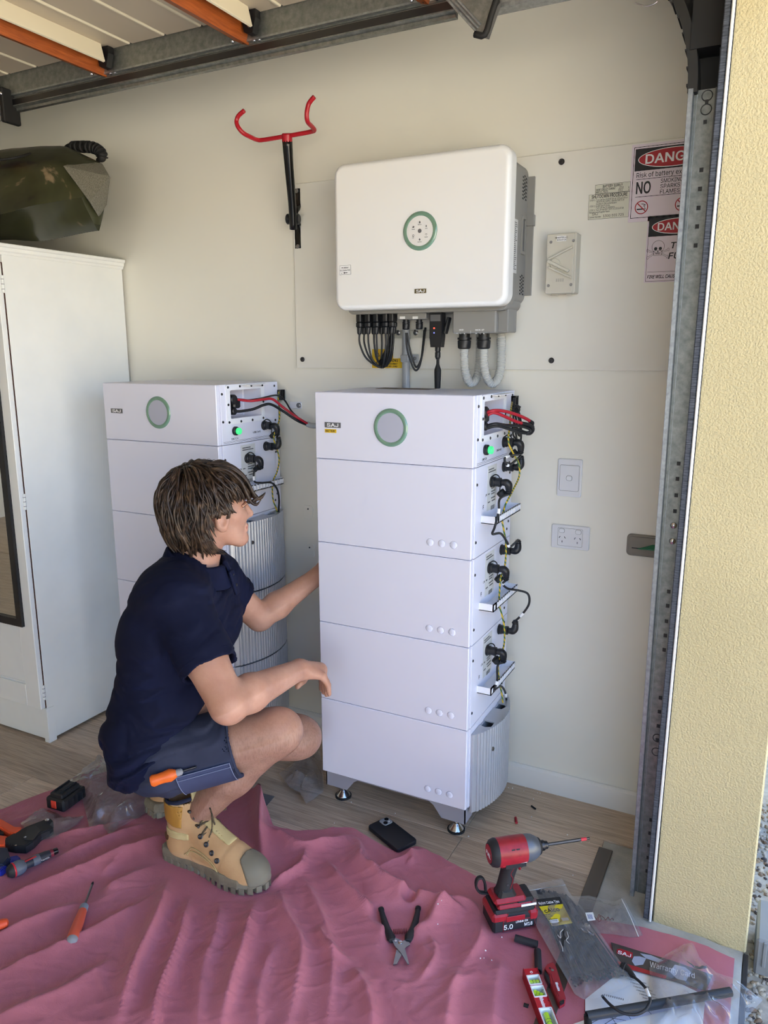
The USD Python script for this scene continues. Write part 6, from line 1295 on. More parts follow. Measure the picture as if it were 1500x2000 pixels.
dv.part('lettering', put(text_c('LITHIUM-ION', .005, .0004, True, .032), (.012, -.0403, .0265), XZ), M['white_print'], b_)
dv.part('base_foot', join(bx((-.05, -.034, .056), (.044, .034, .068), .006), bx((-.058, -.03, .066), (.03, .03, .082), .008)), tred)
dv.part('base_cover', join(hull(np.vstack([put(bx((-.05, -.027, .06), (.012, .027, .075), .008))[0], put(bx((-.04, -.019, .085), (.0, .019, .1), .008))[0]])), bx((.0, -.03, .062), (.05, .03, .076), .006)), tblk)
dv.part('side_badge', bx((.012, -.0345, .06), (.052, -.0325, .0655)), M['white_print'])
hd = []
for z, x, a, b2 in ((.085, -.024, .024, .02), (.1, -.021, .0215, .0175), (.125, -.016, .0205, .0165), (.15, -.009, .0215, .0175), (.166, -.006, .025, .02)):
    t = np.linspace(0, 2*PI, 20, endpoint=False); hd.append(np.c_[x+a*np.cos(t), b2*np.sin(t), np.full(20, z)])
hn = dv.part('handle', loft(hd), tblk, smooth=True)
dv.part('handle_bead', tube([(-.012, -.0168, .1), (-.006, -.0168, .125), (-.012, -.0172, .14), (-.004, -.0175, .155)], .0009, 5), tred, hn)
dv.part('lanyard_hole', put(lathe([(.003, 0), (.003, .0008), (0, .0008)], 10), (-.02, -.0172, .112), XZ), M['steel'], hn)
dv.part('trigger', hull([(x, y, z) for y in (-.008, .008) for x, z in ((.012, .168), (.03, .166), (.026, .15), (.016, .143), (.008, .148))]), tblk)
dv.part('trigger_guard', join(bx((.0, -.013, .158), (.04, .013, .17), .004), bx((.012, -.011, .14), (.019, .011, .165), .003)), tred)
ax = basis(A(1, 0, 0), A(0, 0, 1))
mh = dv.part('motor_housing', join(lathe([(.030, -.052), (.0335, -.045), (.034, .0), (.033, .028)], 28, ax, (0, 0, .192)), bx((-.045, -.026, .16), (.03, .026, .185), .008)), tred, smooth=40)
dv.part('rear_cap', lathe([(0, -.066), (.024, -.066), (.031, -.06), (.034, -.05), (.0335, -.046)], 28, ax, (0, 0, .192)), tblk, mh, smooth=40)
dv.part('cap_disc', lathe([(0, -.0668), (.022, -.0668), (.022, -.066)], 24, ax, (0, 0, .192)), tred, mh, smooth=40)
v, f = text_c('FUEL', .009, .0005, True, .03); dv.part('lettering', put((v, f), (-.0668, 0, .19), np.stack([A(0, -1, 0), A(0, 0, 1), A(-1, 0, 0)], 1)), M['white_print'], mh)
dv.part('gear_nose', lathe([(.0325, .026), (.0325, .04), (.03, .05), (.0245, .06), (.0205, .066)], 28, ax, (0, 0, .192)), tgrey, mh, smooth=30)
dv.part('nose_boot', lathe([(.021, .058), (.022, .064), (.019, .07), (.0125, .073)], 24, ax, (0, 0, .192)), tblk, mh, smooth=40)
dv.part('collet', lathe([(.011, .072), (.0125, .075), (.0125, .081), (.010, .084), (.0095, .09), (.007, .092)], 20, ax, (0, 0, .192)), M['dark_steel'], mh, smooth=40)
dv.part('bit', join(cyl((.09, 0, .192), (.185, 0, .192), .0038, 6), cyl((.198, 0, .192), (.208, 0, .192), .003, 8)), M['dark_steel'])
dv.part('bit_band', cyl((.184, 0, .192), (.199, 0, .192), .0041, 10), mat('band_red', (206, 48, 60), .4))
dv.part('badge_plate', put(bx((-.03, -.0045, 0), (.026, .0045, .0008)), (0, -.0268, .1775), XZ), M['white_print'], mh)
dv.part('mode_panel', put(bx((-.03, -.005, 0), (.024, .005, .001)), (.0, -.0266, .168), XZ), M['ink'], mh)
for x in (-.012, .0): dv.part('vent_slit', put(bx((-.0045, -.0015, 0), (.0045, .0015, .0012)), (x, -.0275, .211), rotx(PI/2-.62)), M['ink'], mh)
dv.part('belt_hook', tube([(-.05, .03, .062), (-.075, .034, .066), (-.085, .034, .085), (-.082, .034, .102), (-.07, .034, .105), (-.062, .032, .09), (-.06, .03, .07)], .0035, 8, 4, (A(0, 1, 0), 2.)), tblk, smooth=True)
# ---------------------------------------------------------------- phone
ph = [C(720, 1618, .012), C(755, 1598, .012), C(814, 1640, .012), C(776, 1667, .012)]; pc = np.mean(ph, 0); ld = (ph[2]+ph[3]-ph[0]-ph[1]); ang = math.atan2(ld[1], ld[0])
fo = Thing('phone', 'black phone in a dark case lying face down between sheet and tower', 'phone', (pc[0], pc[1], .0085), ang)
fo.part('case', put(plate(rrect(.15, .078, .013), .011, .004), (0, 0, 0)), mat('phone_case', (17, 18, 22), .55), smooth=40)
cmn = fo.part('camera_island', put(plate(rrect(.033, .033, .008), .0016, .001), (-.054, .0185, .011)), mat('cam_island', (150, 154, 158), .2), smooth=40)
for x, y in ((-.0605, .0255), (-.0475, .012)): fo.part('lens', lathe([(.0068, 0), (.0068, .0016), (.0052, .0022), (0, .0018)], 16, None, (x, y, .0124)), M['black_gloss'], cmn, smooth=40)
fo.part('flash', lathe([(.0025, 0), (.0025, .0004), (0, .0004)], 10, None, (-.0475, .0255, .0124)), M['paper'], cmn)
# ---------------------------------------------------------------- snips
sn = Thing('snips', 'black handled electrical snips lying open on the pink sheet', 'snips', C(781, 1840))
def rod(ps, rs, z=.014, flat=.75): return tube([on_z(*p, z) for p in ps], rs, 10, 5, (A(0, 0, 1), flat))
sp_ = on_z(782, 1843, .014)
for px, nm in (([(744, 1774), (748, 1790), (756, 1815), (764, 1832), (766, 1838)], 0), ([(817, 1772), (814, 1790), (807, 1815), (799, 1830), (797, 1838)], 0)):
    h = sn.part('handle', rod(px, [.006, .0075, .0095, .0115, .008]), tblk, None, True, True)
    sn.part('end_cap', rod(px[:2][::-1][1:]+[px[0]] if False else [px[0], (px[0][0]*.7+px[1][0]*.3, px[0][1]*.7+px[1][1]*.3)], [.0075, .0075]), M['black_rubber'], h, True, True)
for o in ([(797, 1836), (801, 1846), (792, 1852), (775, 1884), (768, 1885), (774, 1858), (778, 1846), (788, 1838)], [(765, 1836), (770, 1832), (785, 1838), (790, 1850), (799, 1884), (796, 1884), (783, 1862), (772, 1850)]):
    sn.part('blade', prism(o, .0135 if o[0][0] == 797 else .0155, .002), M['steel'], None, True)
sn.part('pivot_bolt', lathe([(.006, 0), (.006, .0025), (.004, .004), (0, .004)], 16, None, sp_+A(0, 0, .0025)), M['chrome'], None, True, 40)
sn.part('stop_bolt', lathe([(.003, 0), (.003, .0025), (0, .003)], 10, None, on_z(773, 1839, .017)), M['chrome'], None, True)
a, b = on_z(768, 1820, .014), on_z(796, 1818, .014); t = np.linspace(0, 1, 90); d = (b-a); n_ = np.cross(d, A(0, 0, 1)); n_ /= np.linalg.norm(n_)
sn.part('spring', tube(a+np.outer(t, d)+.006*(np.outer(np.cos(t*2*PI*9), n_)+np.outer(np.sin(t*2*PI*9), A(0, 0, 1))), .0009, 5, 0), mat('spring_red', (126, 52, 58), .4, .5), None, True, True)
# ---------------------------------------------------------------- long screwdriver
a, b, c_ = C(139, 1842, .02), C(164, 1772, .02), C(188, 1726, .014); dd = (b-a)/np.linalg.norm(b-a); L_ = np.linalg.norm(b-a); zz_ = max(chz(*a[:2]), chz(*b[:2]))
so = Thing('screwdriver', 'long orange handled screwdriver lying on the pink sheet at the left', 'screwdriver', a)
R_ = basis(dd)
so.part('handle', lathe([(.012, .008), (.0145, .014), (.015, .03), (.013, L_*.62), (.0105, L_-.012)], 20, R_, a), mat('handle_coral', (212, 92, 66), .42), None, True, 40)
so.part('butt_cap', lathe([(0, -.002), (.008, 0), (.0125, .004), (.0138, .012), (.0135, .016)], 20, R_, a), hgrey, None, True, 40)
so.part('ferrule', lathe([(.0105, L_-.014), (.0112, L_-.01), (.0108, L_+.004), (.006, L_+.008)], 18, R_, a), mat('ferrule_grey', (128, 138, 146), .45), None, True, 40)
e = a+dd*np.linalg.norm(c_-a); so.part('shaft', cyl(a+dd*L_, e-dd*.012, .0032, 10), M['steel'], None, True, 40)
so.part('tip', lathe([(.0034, 0), (.0034, .008), (.0012, .014)], 8, R_, e-dd*.013), M['ink'], None, True, 40)
# ---------------------------------------------------------------- black tube pieces
for (p, q, r), lb in zip((((1006, 1832), (1050, 1845), .0088), ((1050, 1857), (1052, 1898), .0085)), ('short piece of black foam tube below the driver', 'upright lying piece of black tube next to the red level')):
    a, b = C(*p, .015), C(*q, .015); d = b-a; L = np.linalg.norm(d)
    tp = Thing('tube_offcut', lb, 'tube', a); tp.part('tube', lathe([(r*.68, .004), (r*.72, 0), (r, 0), (r, L), (r*.72, L), (r*.68, L-.004), (r*.66, L-.02), (0, L-.021)], 18, basis(d), a), mat('tube_black', (36, 37, 40), .65), None, True, 40)
# ---------------------------------------------------------------- torpedo level
e0, e1 = C(1035, 1893, .03), C(1080, 2012, .03); d = e1-e0; ang = math.atan2(d[1], d[0])
lv = Thing('spirit_level', 'red torpedo spirit level with three green vials at the picture bottom', 'spirit level', (e0[0], e0[1], ZC), ang)
lred = mat('level_red', (196, 26, 42), .35)
bars = sbox(0, -.017, .25, .017)
wins = [sbox(.022, -.0125, .044, .0125), sbox(.052, -.0125, .078, .0125), sbox(.112, -.0125, .165, .0125)]
for w_ in wins: bars = bars.difference(w_.buffer(.003).buffer(-.0005))
lv.part('frame', ext(bars, .026), lred)
for y in (-.017, .0155): lv.part('edge_rail', bx((.0, y, 0), (.25, y+.0015, .029), .0005), mat('level_rail', (160, 22, 36), .35))
vial = usdkit.material(stage, '/World/Looks/vial_green', {'p': ('principled_bsdf', {'base_color': lin((186, 226, 40)), 'roughness': .08, 'coat_weight': .6})}, surface='p.BSDF')
for i, w_ in enumerate(wins):
    x0, y0, x1, y1 = w_.bounds; o = Polygon(np.array(w_.buffer(.003).exterior.coords))
    lv.part('window_rim', ext(w_.buffer(.003).difference(w_), .0272), M['white_print']); lv.part('window_floor', ext(w_, .002, .006), M['label_grey'])
    cx_, cy_ = (x0+x1)/2, 0; dr = (A(0, 1, 0), A(.6, .8, 0), A(1, 0, 0))[i]; Lh = (.0115, .011, .021)[i]
    vl = lv.part('vial', cyl(A(cx_, cy_, .018)-dr*Lh, A(cx_, cy_, .018)+dr*Lh, .0062, 16, .001), vial, smooth=40)
    for k in (-.0035, .0035): a = np.linspace(0, 2*PI, 16); Rv = basis(dr); lv.part('vial_ring', tube([A(cx_, cy_, .018)+dr*k+Rv@A(.0064*math.cos(t), .0064*math.sin(t), 0) for t in a], .0004, 4, 0), M['ink'], vl)
for s_, x, h, w in (('Milwaukee', .092, .008, .026),): lv.part('lettering', put(text_c(s_, h, .0003, True, w), (x+.003, 0, .026), rotz(0)), M['white_print'])
for i in range(46): lv.part('scale_tick', bx((.012+i*.005, .012 if i % 5 else .0095, .026), (.0127+i*.005, .0155, .0263)), M['ink']) if i % 2 == 0 else None
lv.part('hang_hole', put(ext(Point(0, 0).buffer(.0032).difference(Point(0, 0).buffer(.0018)), .0004), (.011, .0, .026)), M['white_print'])
# ---------------------------------------------------------------- folding knife
kn_ = Thing('utility_knife', 'red folding utility knife next to the spirit level', 'knife', C(1083, 1920))
ko = [(1063, 1893), (1069, 1884), (1079, 1880), (1085, 1886), (1092, 1908), (1099, 1930), (1105, 1950), (1103, 1956), (1093, 1962), (1089, 1956), (1083, 1940), (1075, 1921), (1072, 1906), (1066, 1899)]
kred = mat('knife_red', (160, 34, 44), .45); kk = kn_.part('handle', prism(ko, ZC, .016, .003, .018), kred, None, True)
kn_.part('back_spine', prism([(1064, 1896), (1068, 1900), (1072, 1908), (1075, 1922), (1072, 1923), (1067, 1912), (1063, 1903)], ZC, .013, 0, .016), M['black_plastic'], None, True)
kn_.part('tail_clip', prism([(1094, 1962), (1102, 1957), (1101, 1953), (1093, 1957)], ZC+.012, .0055, 0, .022), M['dark_steel'], None, True)
for px, py, r, m in ((1079, 1895, .0034, 'steel'), (1074, 1891, .002, 'ink')): kn_.part('screw', lathe([(r, 0), (r, .0008), (0, .0008)], 12, None, on_z(px, py, ZC+.0165)), M[m], kk, True)
p = on_z(1087, 1920, ZC+.0166); q = on_z(1092, 1934, ZC+.0166); dq = (q-p); aq = math.atan2(dq[1], dq[0])
kn_.part('lettering', put(text_c('Milwaukee', .006, .0003, True, .024), (p+q)/2, rotz(aq)), M['white_print'], kk, True)
kn_.part('edge_groove', tube([on_z(1076, 1901, ZC+.0163), on_z(1083, 1925, ZC+.0163), on_z(1092, 1946, ZC+.0163)], .0005, 4), mat('knife_dark', (112, 22, 30), .5), kk, True)
# ---------------------------------------------------------------- bag of cable ties
ba = Thing('cable_tie_bag', 'clear bag of black cable ties with a yellow header label', 'bag', C(1130, 1840))
rng = np.random.default_rng(21); ties = []
T0, T1, T2, T3 = C(1048, 1744, .012), C(1112, 1756, .012), C(1218, 1902, .012), C(1120, 1922, .012)
for k in range(90):
    s = k/89+rng.uniform(-.02, .02); a = T0+(T1-T0)*s; b = T3+(T2-T3)*np.clip(s+rng.uniform(-.06, .06), 0, 1)
    a = a+(a-b)/np.linalg.norm(a-b)*rng.uniform(-.006, .012); b = b+(b-a)/np.linalg.norm(b-a)*rng.uniform(-.02, .01); z = .008+.012*math.sin(PI*np.clip(s, 0, 1))*rng.uniform(.2, 1)
    m_ = (a+b)/2+A(0, 0, 1)*z*.4+rng.normal(0, .0015, 3); ties.append(tube([a+A(0, 0, z*.4), m_, b+A(0, 0, z*.5)], .0021, 5, 5, (A(0, 0, 1), .6)))
    ties.append(put(bx((-.0026, -.0028, -.002), (.0026, .0028, .0022)), b+A(0, 0, z*.5)))
ba.part('cable_ties', join(*ties), mat('tie_black', (30, 33, 40), .4), None, True, kind='stuff')
out_ = [(1018, 1727), (1060, 1719), (1098, 1715), (1112, 1742), (1150, 1790), (1190, 1850), (1222, 1893), (1237, 1922), (1205, 1938), (1172, 1950), (1140, 1953), (1122, 1942), (1108, 1915), (1080, 1868), (1050, 1815), (1036, 1780)]
ba.part('clear_bag', sheet(out_, .025, .012, 4, .0045, 20, lambda g: -.012*np.clip(1-np.hypot(g[:, 0]-T0[0], g[:, 1]-T0[1])/.12, 0, 1)), hazy, None, True, True)
ba.part('bag_back', sheet(out_, .0075, .001, 6, .012, 8), clear, None, True, True)
ba.part('zip_seal', tube([on_z(*p, .017) for p in ((1024, 1741), (1060, 1735), (1104, 1728))], .0013, 6, 4), M['paper'], None, True, True)
zl_ = .031
hp_ = [(1047, 1757), (1094, 1752), (1099, 1766), (1053, 1771)]; yp_ = [(1053, 1771), (1099, 1766), (1118, 1803), (1078, 1809)]
hl_ = ba.part('header_label', prism(yp_, zl_, .0008), mat('label_yellow', (236, 214, 32), .5), None, True)
ba.part('header_band', prism(hp_, zl_, .0008), M['ink'], hl_, True)
def on_label(s, h, p, q, w=None, m='ink', bold=True, par=None):
    a, b = on_z(*p, zl_+.0009), on_z(*q, zl_+.0009); d = b-a; v, f = text(s, h, .0003, bold); v[:, 0] -= v[:, 0].min(); v[:, 0] *= np.linalg.norm(d)/v[:, 0].max()
    ba.part('lettering', put((v, f), a, rotz(math.atan2(d[1], d[0]))), M[m], par or hl_, True)
on_label('Nylon Cable Ties', .009, (1053, 1767), (1093, 1762.5), m='white_print'); on_label('cAlco', .013, (1065, 1783), (1094, 1779))
for i, (s_, f0) in enumerate((('Cat No:', .5), ('Size:', .6), ('Qty:', .35), ('Bundle Dia. 2-52mm', .8), ('Tensile Strength', .75))): on_label(s_, .0035, (1063+i*1.6, 1788+i*3.1), (1063+i*1.6+26*f0, 1788+i*3.1-2.6*f0), bold=False)
for p4 in ([(1073, 1797), (1090, 1795), (1092, 1801), (1075, 1803)], [(1096, 1793), (1109, 1792), (1112, 1797), (1099, 1799)], [(1076, 1803), (1089, 1801), (1092, 1806), (1079, 1808.5)]): ba.part('white_patch', prism(p4, zl_+.0008, .0003), M['white_print'], hl_, True)
ba.part('barcode', join(*[prism([(1078+1.6*i, 1804-.18*i), (1078.8+1.6*i, 1804-.18*i), (1080.2+1.6*i, 1807.6-.25*i), (1079.4+1.6*i, 1807.7-.25*i)], zl_+.0011, .0002) for i in range(8)]), M['ink'], hl_, True)
tear = [(1098, 1820), (1103, 1814), (1102, 1826), (1106, 1833), (1101, 1842), (1102, 1852), (1098, 1846), (1096, 1834), (1099, 1828)]
ba.part('torn_hole', prism(tear, .0375, .0004), M['ink'], None, True); ba.part('torn_rim', join(*[tube([on_z(*p, .038) for p in s], .0009, 5, 4) for s in ([(1089, 1826), (1095, 1832), (1094, 1822), (1100, 1815)], [(1107, 1819), (1110, 1830), (1106, 1836), (1112, 1843)], [(1093, 1838), (1098, 1850), (1099, 1858)])]), M['label_grey'], None, True, True)
# ---------------------------------------------------------------- zip bag with eye bolts
zb = Thing('zip_bag', 'clear zip bag with two eye bolts and scribbled writing', 'bag', C(1190, 1790))
zo = [(1106, 1751), (1150, 1750), (1200, 1762), (1218, 1752), (1230, 1778), (1256, 1828), (1238, 1832), (1200, 1826), (1160, 1822), (1128, 1815), (1116, 1790)]
zb.part('clear_film', sheet(zo, .028, .014, 9, .005, 16), clear, None, True, True); zb.part('film_back', sheet(zo, .0075, .001, 10, .012, 8), clear, None, True, True)
zb.part('zip_seal', tube([on_z(*p, .04) for p in ((1214, 1756), (1228, 1784), (1247, 1829))], .0011, 6, 4), M['paper'], None, True, True)
for p, q in (((1112, 1765), (1137, 1810)), ((1127, 1773), (1150, 1815))):
    a, b = on_z(*p, .022), on_z(*q, .022); d = (b-a)/np.linalg.norm(b-a); L = np.linalg.norm(b-a)
    eb = Thing('eye_bolt', 'left of the two eye bolts in the zip bag' if p[0] == 1112 else 'right of the two eye bolts in the zip bag, its ring up', 'eye bolt', a)
    eb.part('sleeve', cyl(a, a+d*L*.6, .0068, 14), M['steel'], None, True, 40); eb.part('stud', cyl(a+d*L*.6, b, .0045, 12), M['steel'], None, True, 40)
    Rn = basis(d); eb.part('nut', loft([b-d*.014+Rn@np.c_[.009*np.cos(np.arange(6)*PI/3), .009*np.sin(np.arange(6)*PI/3), np.full(6, zz)].T.copy() if False else (np.c_[.009*np.cos(np.arange(6)*PI/3), .009*np.sin(np.arange(6)*PI/3), np.full(6, zz)]@Rn.T+b-d*.014) for zz in (0, .008)]), M['chrome'], None, True)
    t = np.linspace(0, 2*PI, 24); side_ = np.cross(d, A(0, 0, 1)); c = b+d*.008; eb.part('eye', tube([c+.0105*(math.cos(x)*d+math.sin(x)*(side_*.8+A(0, 0, .6))) for x in t], .003, 8, 0), M['chrome'], None, True, True)
zb.part('sticker', prism([(1143, 1783), (1158, 1782), (1163, 1797), (1148, 1799)], .043, .0005), M['paper'], None, True)
zb.part('sticker_print', join(*[prism([(1147+2.4*i, 1786), (1148+2.4*i, 1786), (1151+2.4*i, 1795), (1150+2.4*i, 1795)], .0436, .0002) for i in range(4)]), mat('print_blue', (60, 84, 150), .6), None, True)
zb.part('scribble', tube([on_z(*p, .044) for p in ((1161, 1790), (1166, 1795), (1170, 1786), (1174, 1797), (1168, 1799), (1172, 1789), (1179, 1792), (1183, 1797), (1188, 1791), (1191, 1797), (1196, 1793), (1198, 1797))], .0007, 5, 5), mat('marker', (112, 52, 50), .6), None, True, True)
# ---------------------------------------------------------------- warranty card, papers
wc = Thing('warranty_card', 'dark warranty card with a red logo under clear film', 'card', C(1290, 1885))
wp = [(1193, 1841), (1245, 1857), (1310, 1876), (1392, 1905), (1378, 1935), (1300, 1912), (1206, 1887)]
cd_ = wc.part('card', prism(wp, .0105, .0012), mat('card_dark', (74, 66, 60), .4), None, True)
wc.part('red_edge', prism([(1205, 1877), (1235, 1886), (1302, 1906), (1300, 1912), (1206, 1887)], .0117, .0004), mat('card_red', (170, 34, 40), .5), cd_, True)
for hx in ([(1238, 1868), (1250, 1868), (1262, 1872), (1256, 1884), (1240, 1886), (1234, 1877)], [(1318, 1884), (1338, 1889), (1350, 1899), (1340, 1916), (1322, 1912), (1308, 1898)], [(1250, 1862), (1272, 1866), (1296, 1876), (1286, 1880), (1262, 1872)]): wc.part('pale_hexagon', prism(hx, .0117, .0003), mat(f'hex_{hx[0][0]}', (168, 174, 190), .5), cd_, True)
wc.part('logo_block', prism([(1205, 1854), (1212, 1853), (1236, 1861), (1235, 1872), (1204, 1862)], .0119, .0003), M['sign_red'], cd_, True)
def ontop(th, s, h, p, q, z, m, par=None, bold=False, name='lettering'):
    a, b = on_z(*p, z), on_z(*q, z); d = b-a; v, f = text(s, h, .0003, bold); v[:, 0] -= v[:, 0].min(); v[:, 0] *= np.linalg.norm(d)/v[:, 0].max(); th.part(name, put((v, f), a, rotz(math.atan2(d[1], d[0]))), M[m], par, True)
ontop(wc, 'SAJ', .0105, (1206, 1862), (1232, 1870), .0124, 'white_print', cd_, True)
ontop(wc, 'Warranty Card', .017, (1269, 1888), (1357, 1911), .0125, 'white_print', cd_)
def paper(label, px, z, m='paper'): t = Thing('paper_sheet', label, 'paper', C(*px[0], z)); return t, t.part('sheet', prism(px, z, .0005), M[m], None, True)
mk('paper_blue', (214, 218, 240), .7)
t, s_ = paper('white printed sheet under the long black tube', [(1143, 1952), (1196, 1910), (1236, 1893), (1262, 1895), (1330, 1922), (1378, 1945), (1370, 2030), (1143, 2030)], .0078)
for i in range(7): ontop(t, 'Installation address', .004, (1225+i*6, 1912+i*7.5), (1262+i*6, 1922+i*7.5), .0084, 'grey_case', s_)
t, s_ = paper('pale blue sheet with a line drawing beside the tube end', [(1152, 1990), (1250, 1966), (1330, 1962), (1320, 2030), (1152, 2030)], .0086, 'paper_blue')
for p, q in (((1152, 2000), (1200, 1975)), ((1170, 1984), (1260, 2000)), ((1165, 2010), (1230, 1970)), ((1190, 1978), (1210, 2012)), ((1220, 1972), (1245, 2010)), ((1156, 2004), (1300, 1990)), ((1260, 1968), (1290, 2000))): a, b = on_z(*p, .0092), on_z(*q, .0092); t.part('drawn_line', tube([a, b], .0005, 4, 0), M['ink'], s_, True)
t, s_ = paper('blank white sheet lowest at the picture bottom', [(1205, 1998), (1300, 1975), (1332, 1968), (1352, 2000), (1350, 2040), (1200, 2040)], .0094)
t, s_ = paper('small white sheet corner left of the tube', [(1120, 2000), (1143, 1992), (1146, 2040), (1110, 2040)], .0072)
t, s_ = paper('small printed barcode sheet under the tube', [(1175, 1938), (1230, 1952), (1225, 1962), (1175, 1948)], .0088)
t.part('barcode', join(*[prism([(1180+4*i, 1941+i), (1182+4*i, 1941.5+i), (1182+4*i, 1945+i), (1180+4*i, 1944.5+i)], .0094, .0002) for i in range(10)]), M['grey_case'], s_, True)
wf = Thing('plastic_sleeve', 'crumpled clear plastic sleeve over the warranty card', 'plastic bag', C(1370, 1930))
wf.part('film', sheet([(1268, 1893), (1300, 1868), (1336, 1846), (1353, 1843), (1366, 1872), (1398, 1902), (1432, 1912), (1490, 1955), (1462, 1985), (1440, 2030), (1268, 2030), (1272, 1950)], .018, .03, 31, .0055, 13), clear, None, True, True)
lt = Thing('long_tube', 'long straight black tube across the papers', 'tube', C(1285, 1960))
a, b = on_z(1146, 1985, .03), on_z(1427, 1937, .03); d = b-a; L = np.linalg.norm(d); r = .0098
lt.part('tube', lathe([(r*.7, .004), (r*.8, 0), (r, 0), (r, L), (r*.72, L), (r*.7, L-.004), (0, L-.02)], 18, basis(d), a), mat('long_tube_black', (40, 44, 48), .5), None, True, 40)
lt.part('angle_piece', tube([a+A(.002, 0, 0), on_z(1148, 1990, .026), on_z(1150, 2025, .022)], .0085, 10, 3), M['black_rubber'], None, True, True)
cc_ = Thing('comm_cable', 'black cable with a round plug looping over the tube', 'cable', C(1240, 1920))
cp_ = [(1238, 1908), (1250, 1918), (1262, 1932), (1270, 1952), (1262, 1971), (1243, 1981), (1218, 1979), (1195, 1965), (1180, 1950), (1176, 1944)]
cc_.part('lead', tube([on_z(*p, .018+(.03 if 2 < i < 8 else .006)) for i, p in enumerate(cp_)], .0032, 8, 6), M['cable_black'], None, True, True)
cc_.part('plug', tube([on_z(1212, 1889, .02), on_z(1222, 1894, .02), on_z(1230, 1901, .021), on_z(1240, 1909, .023)], [.0125, .012, .009, .0042], 14, 4), M['black_plastic'], None, True, True)
cc_.part('plug_ring', cyl(on_z(1216, 1891, .02), on_z(1221, 1893.5, .02), .0142, 16, .001), M['black_plastic'], None, True, 40)
cc_.part('marker_sleeve', tube([on_z(1262.5, 1933, .047), on_z(1268, 1946, .049)], .004, 8, 0), M['paper'], None, True, True)
# ---------------------------------------------------------------- left group of tools
bp = Thing('battery_pack', 'black tool battery pack with an orange catch', 'battery pack', C(127, 1575), .0)
c0, c1, c2 = C(96, 1560, .012), C(125, 1586, .012), C(158, 1562, .012); ax1 = (c2-c1); wl = np.linalg.norm(ax1); ang = math.atan2(ax1[1], ax1[0]); ax2 = c0-c1; wd = np.linalg.norm(ax2)
Rb_ = rotz(ang); o_ = c1*A(1, 1, 0)+A(0, 0, ZC)
def bpm(m): return put(m, o_, Rb_)
wd = .075; wl = max(wl, .1)
bp.part('case', bpm(join(bx((0, 0, 0), (wl, wd, .042), .006), bx((.008, .012, .04), (wl-.012, wd-.012, .056), .004))), tblk, None, True)
for y in (.02, wd-.026): bp.part('slide_rail', bpm(bx((.016, y, .054), (wl-.016, y+.006, .061), .002)), M['black_plastic'], None, True)
for i in range(4): bp.part('case_rib', bpm(bx((.02+i*.02, -.0018, .006), (.028+i*.02, .001, .036), .0008)), M['black_plastic'], None, True)
bp.part('catch', bpm(bx((-.0025, .03, .01), (.002, .05, .036), .001)), mat('catch_orange', (226, 72, 52), .45), None, True)
bp.part('contact_slot', bpm(bx((.03, .03, .0555), (wl-.02, .045, .0572))), M['ink'], None, True)
cr = Thing('crimper', 'orange handled crimping tool with black jaws at the left edge', 'crimping tool', C(50, 1630))
jz = .028
cr.part('jaw_body', prism([(8, 1640), (30, 1628), (52, 1616), (86, 1603), (98, 1600), (104, 1605), (97, 1612), (104, 1617), (97, 1623), (80, 1630), (66, 1645), (50, 1655), (28, 1654), (9, 1650)], .008, .026, .004, jz), tblk, None, True)
cr.part('jaw_plate', prism([(48, 1640), (52, 1617), (70, 1612), (80, 1622), (64, 1641)], .034, .002, 0, .036), M['black_plastic'], None, True)
orr = mat('grip_orange', (226, 84, 44), .45)
cr.part('grip', prism([(-12, 1602), (2, 1602), (30, 1618), (42, 1618), (42, 1624), (30, 1632), (18, 1630), (-12, 1612)], .008, .028, .004, jz), orr, None, True)
cr.part('grip', prism([(-14, 1632), (14, 1636), (9, 1655), (-14, 1656)], .008, .028, .004, jz), orr, None, True)
cr.part('grip_spacer', prism([(-14, 1612), (6, 1622), (8, 1632), (-14, 1632)], .008, .018, 0, .02), tblk, None, True)
for px, py, r in ((49, 1636, .004), (92, 1602, .0065), (31, 1652, .003)): cr.part('rivet', lathe([(r, 0), (r, .002), (r*.6, .003), (0, .003)], 12, None, on_z(px, py, .037)), M['chrome'], None, True, 40)
es = Thing('electric_screwdriver', 'grey and black electric screwdriver with red ring', 'electric screwdriver', C(60, 1690))
a, b = on_z(16, 1704, .026), on_z(112, 1661, .022); dd = (b-a)/np.linalg.norm(b-a); L = np.linalg.norm(b-a); Re = basis(dd)
gsd = mat('es_grey', (92, 98, 108), .5); dsd = mat('es_dark', (38, 42, 52), .5)
es.part('head_cap', lathe([(0, -.004), (.012, -.002), (.0185, .006), (.02, .013)], 22, Re, a), tblk, None, True, 40)
es.part('red_ring', lathe([(.0202, .012), (.0212, .014), (.0202, .0165)], 22, Re, a), mat('ring_red', (206, 44, 56), .3), None, True, 40)
es.part('head', lathe([(.0198, .016), (.0212, .024), (.0205, .034), (.0165, .043), (.013, .046)], 22, Re, a), gsd, None, True, 40)
bd2 = es.part('barrel', lathe([(.0128, .044), (.0132, .06), (.0135, L*.62), (.0128, L*.75), (.0105, L*.85)], 20, Re, a), dsd, None, True, 40)
es.part('soft_grip', lathe([(.0138, L*.48), (.0144, L*.5), (.0144, L*.6), (.0138, L*.62)], 20, Re, a), gsd, bd2, True, 40)
es.part('collar', lathe([(.0112, L*.84), (.0112, L*.9), (.0095, L*.905)], 18, Re, a), mat('collar_red', (122, 36, 48), .4), None, True, 40)
es.part('chuck', lathe([(.0088, L*.9), (.0092, L*.93), (.0085, L*1.0), (.004, L*1.0), (.004, L*.97)], 16, Re, a), M['black_gloss'], None, True, 40)
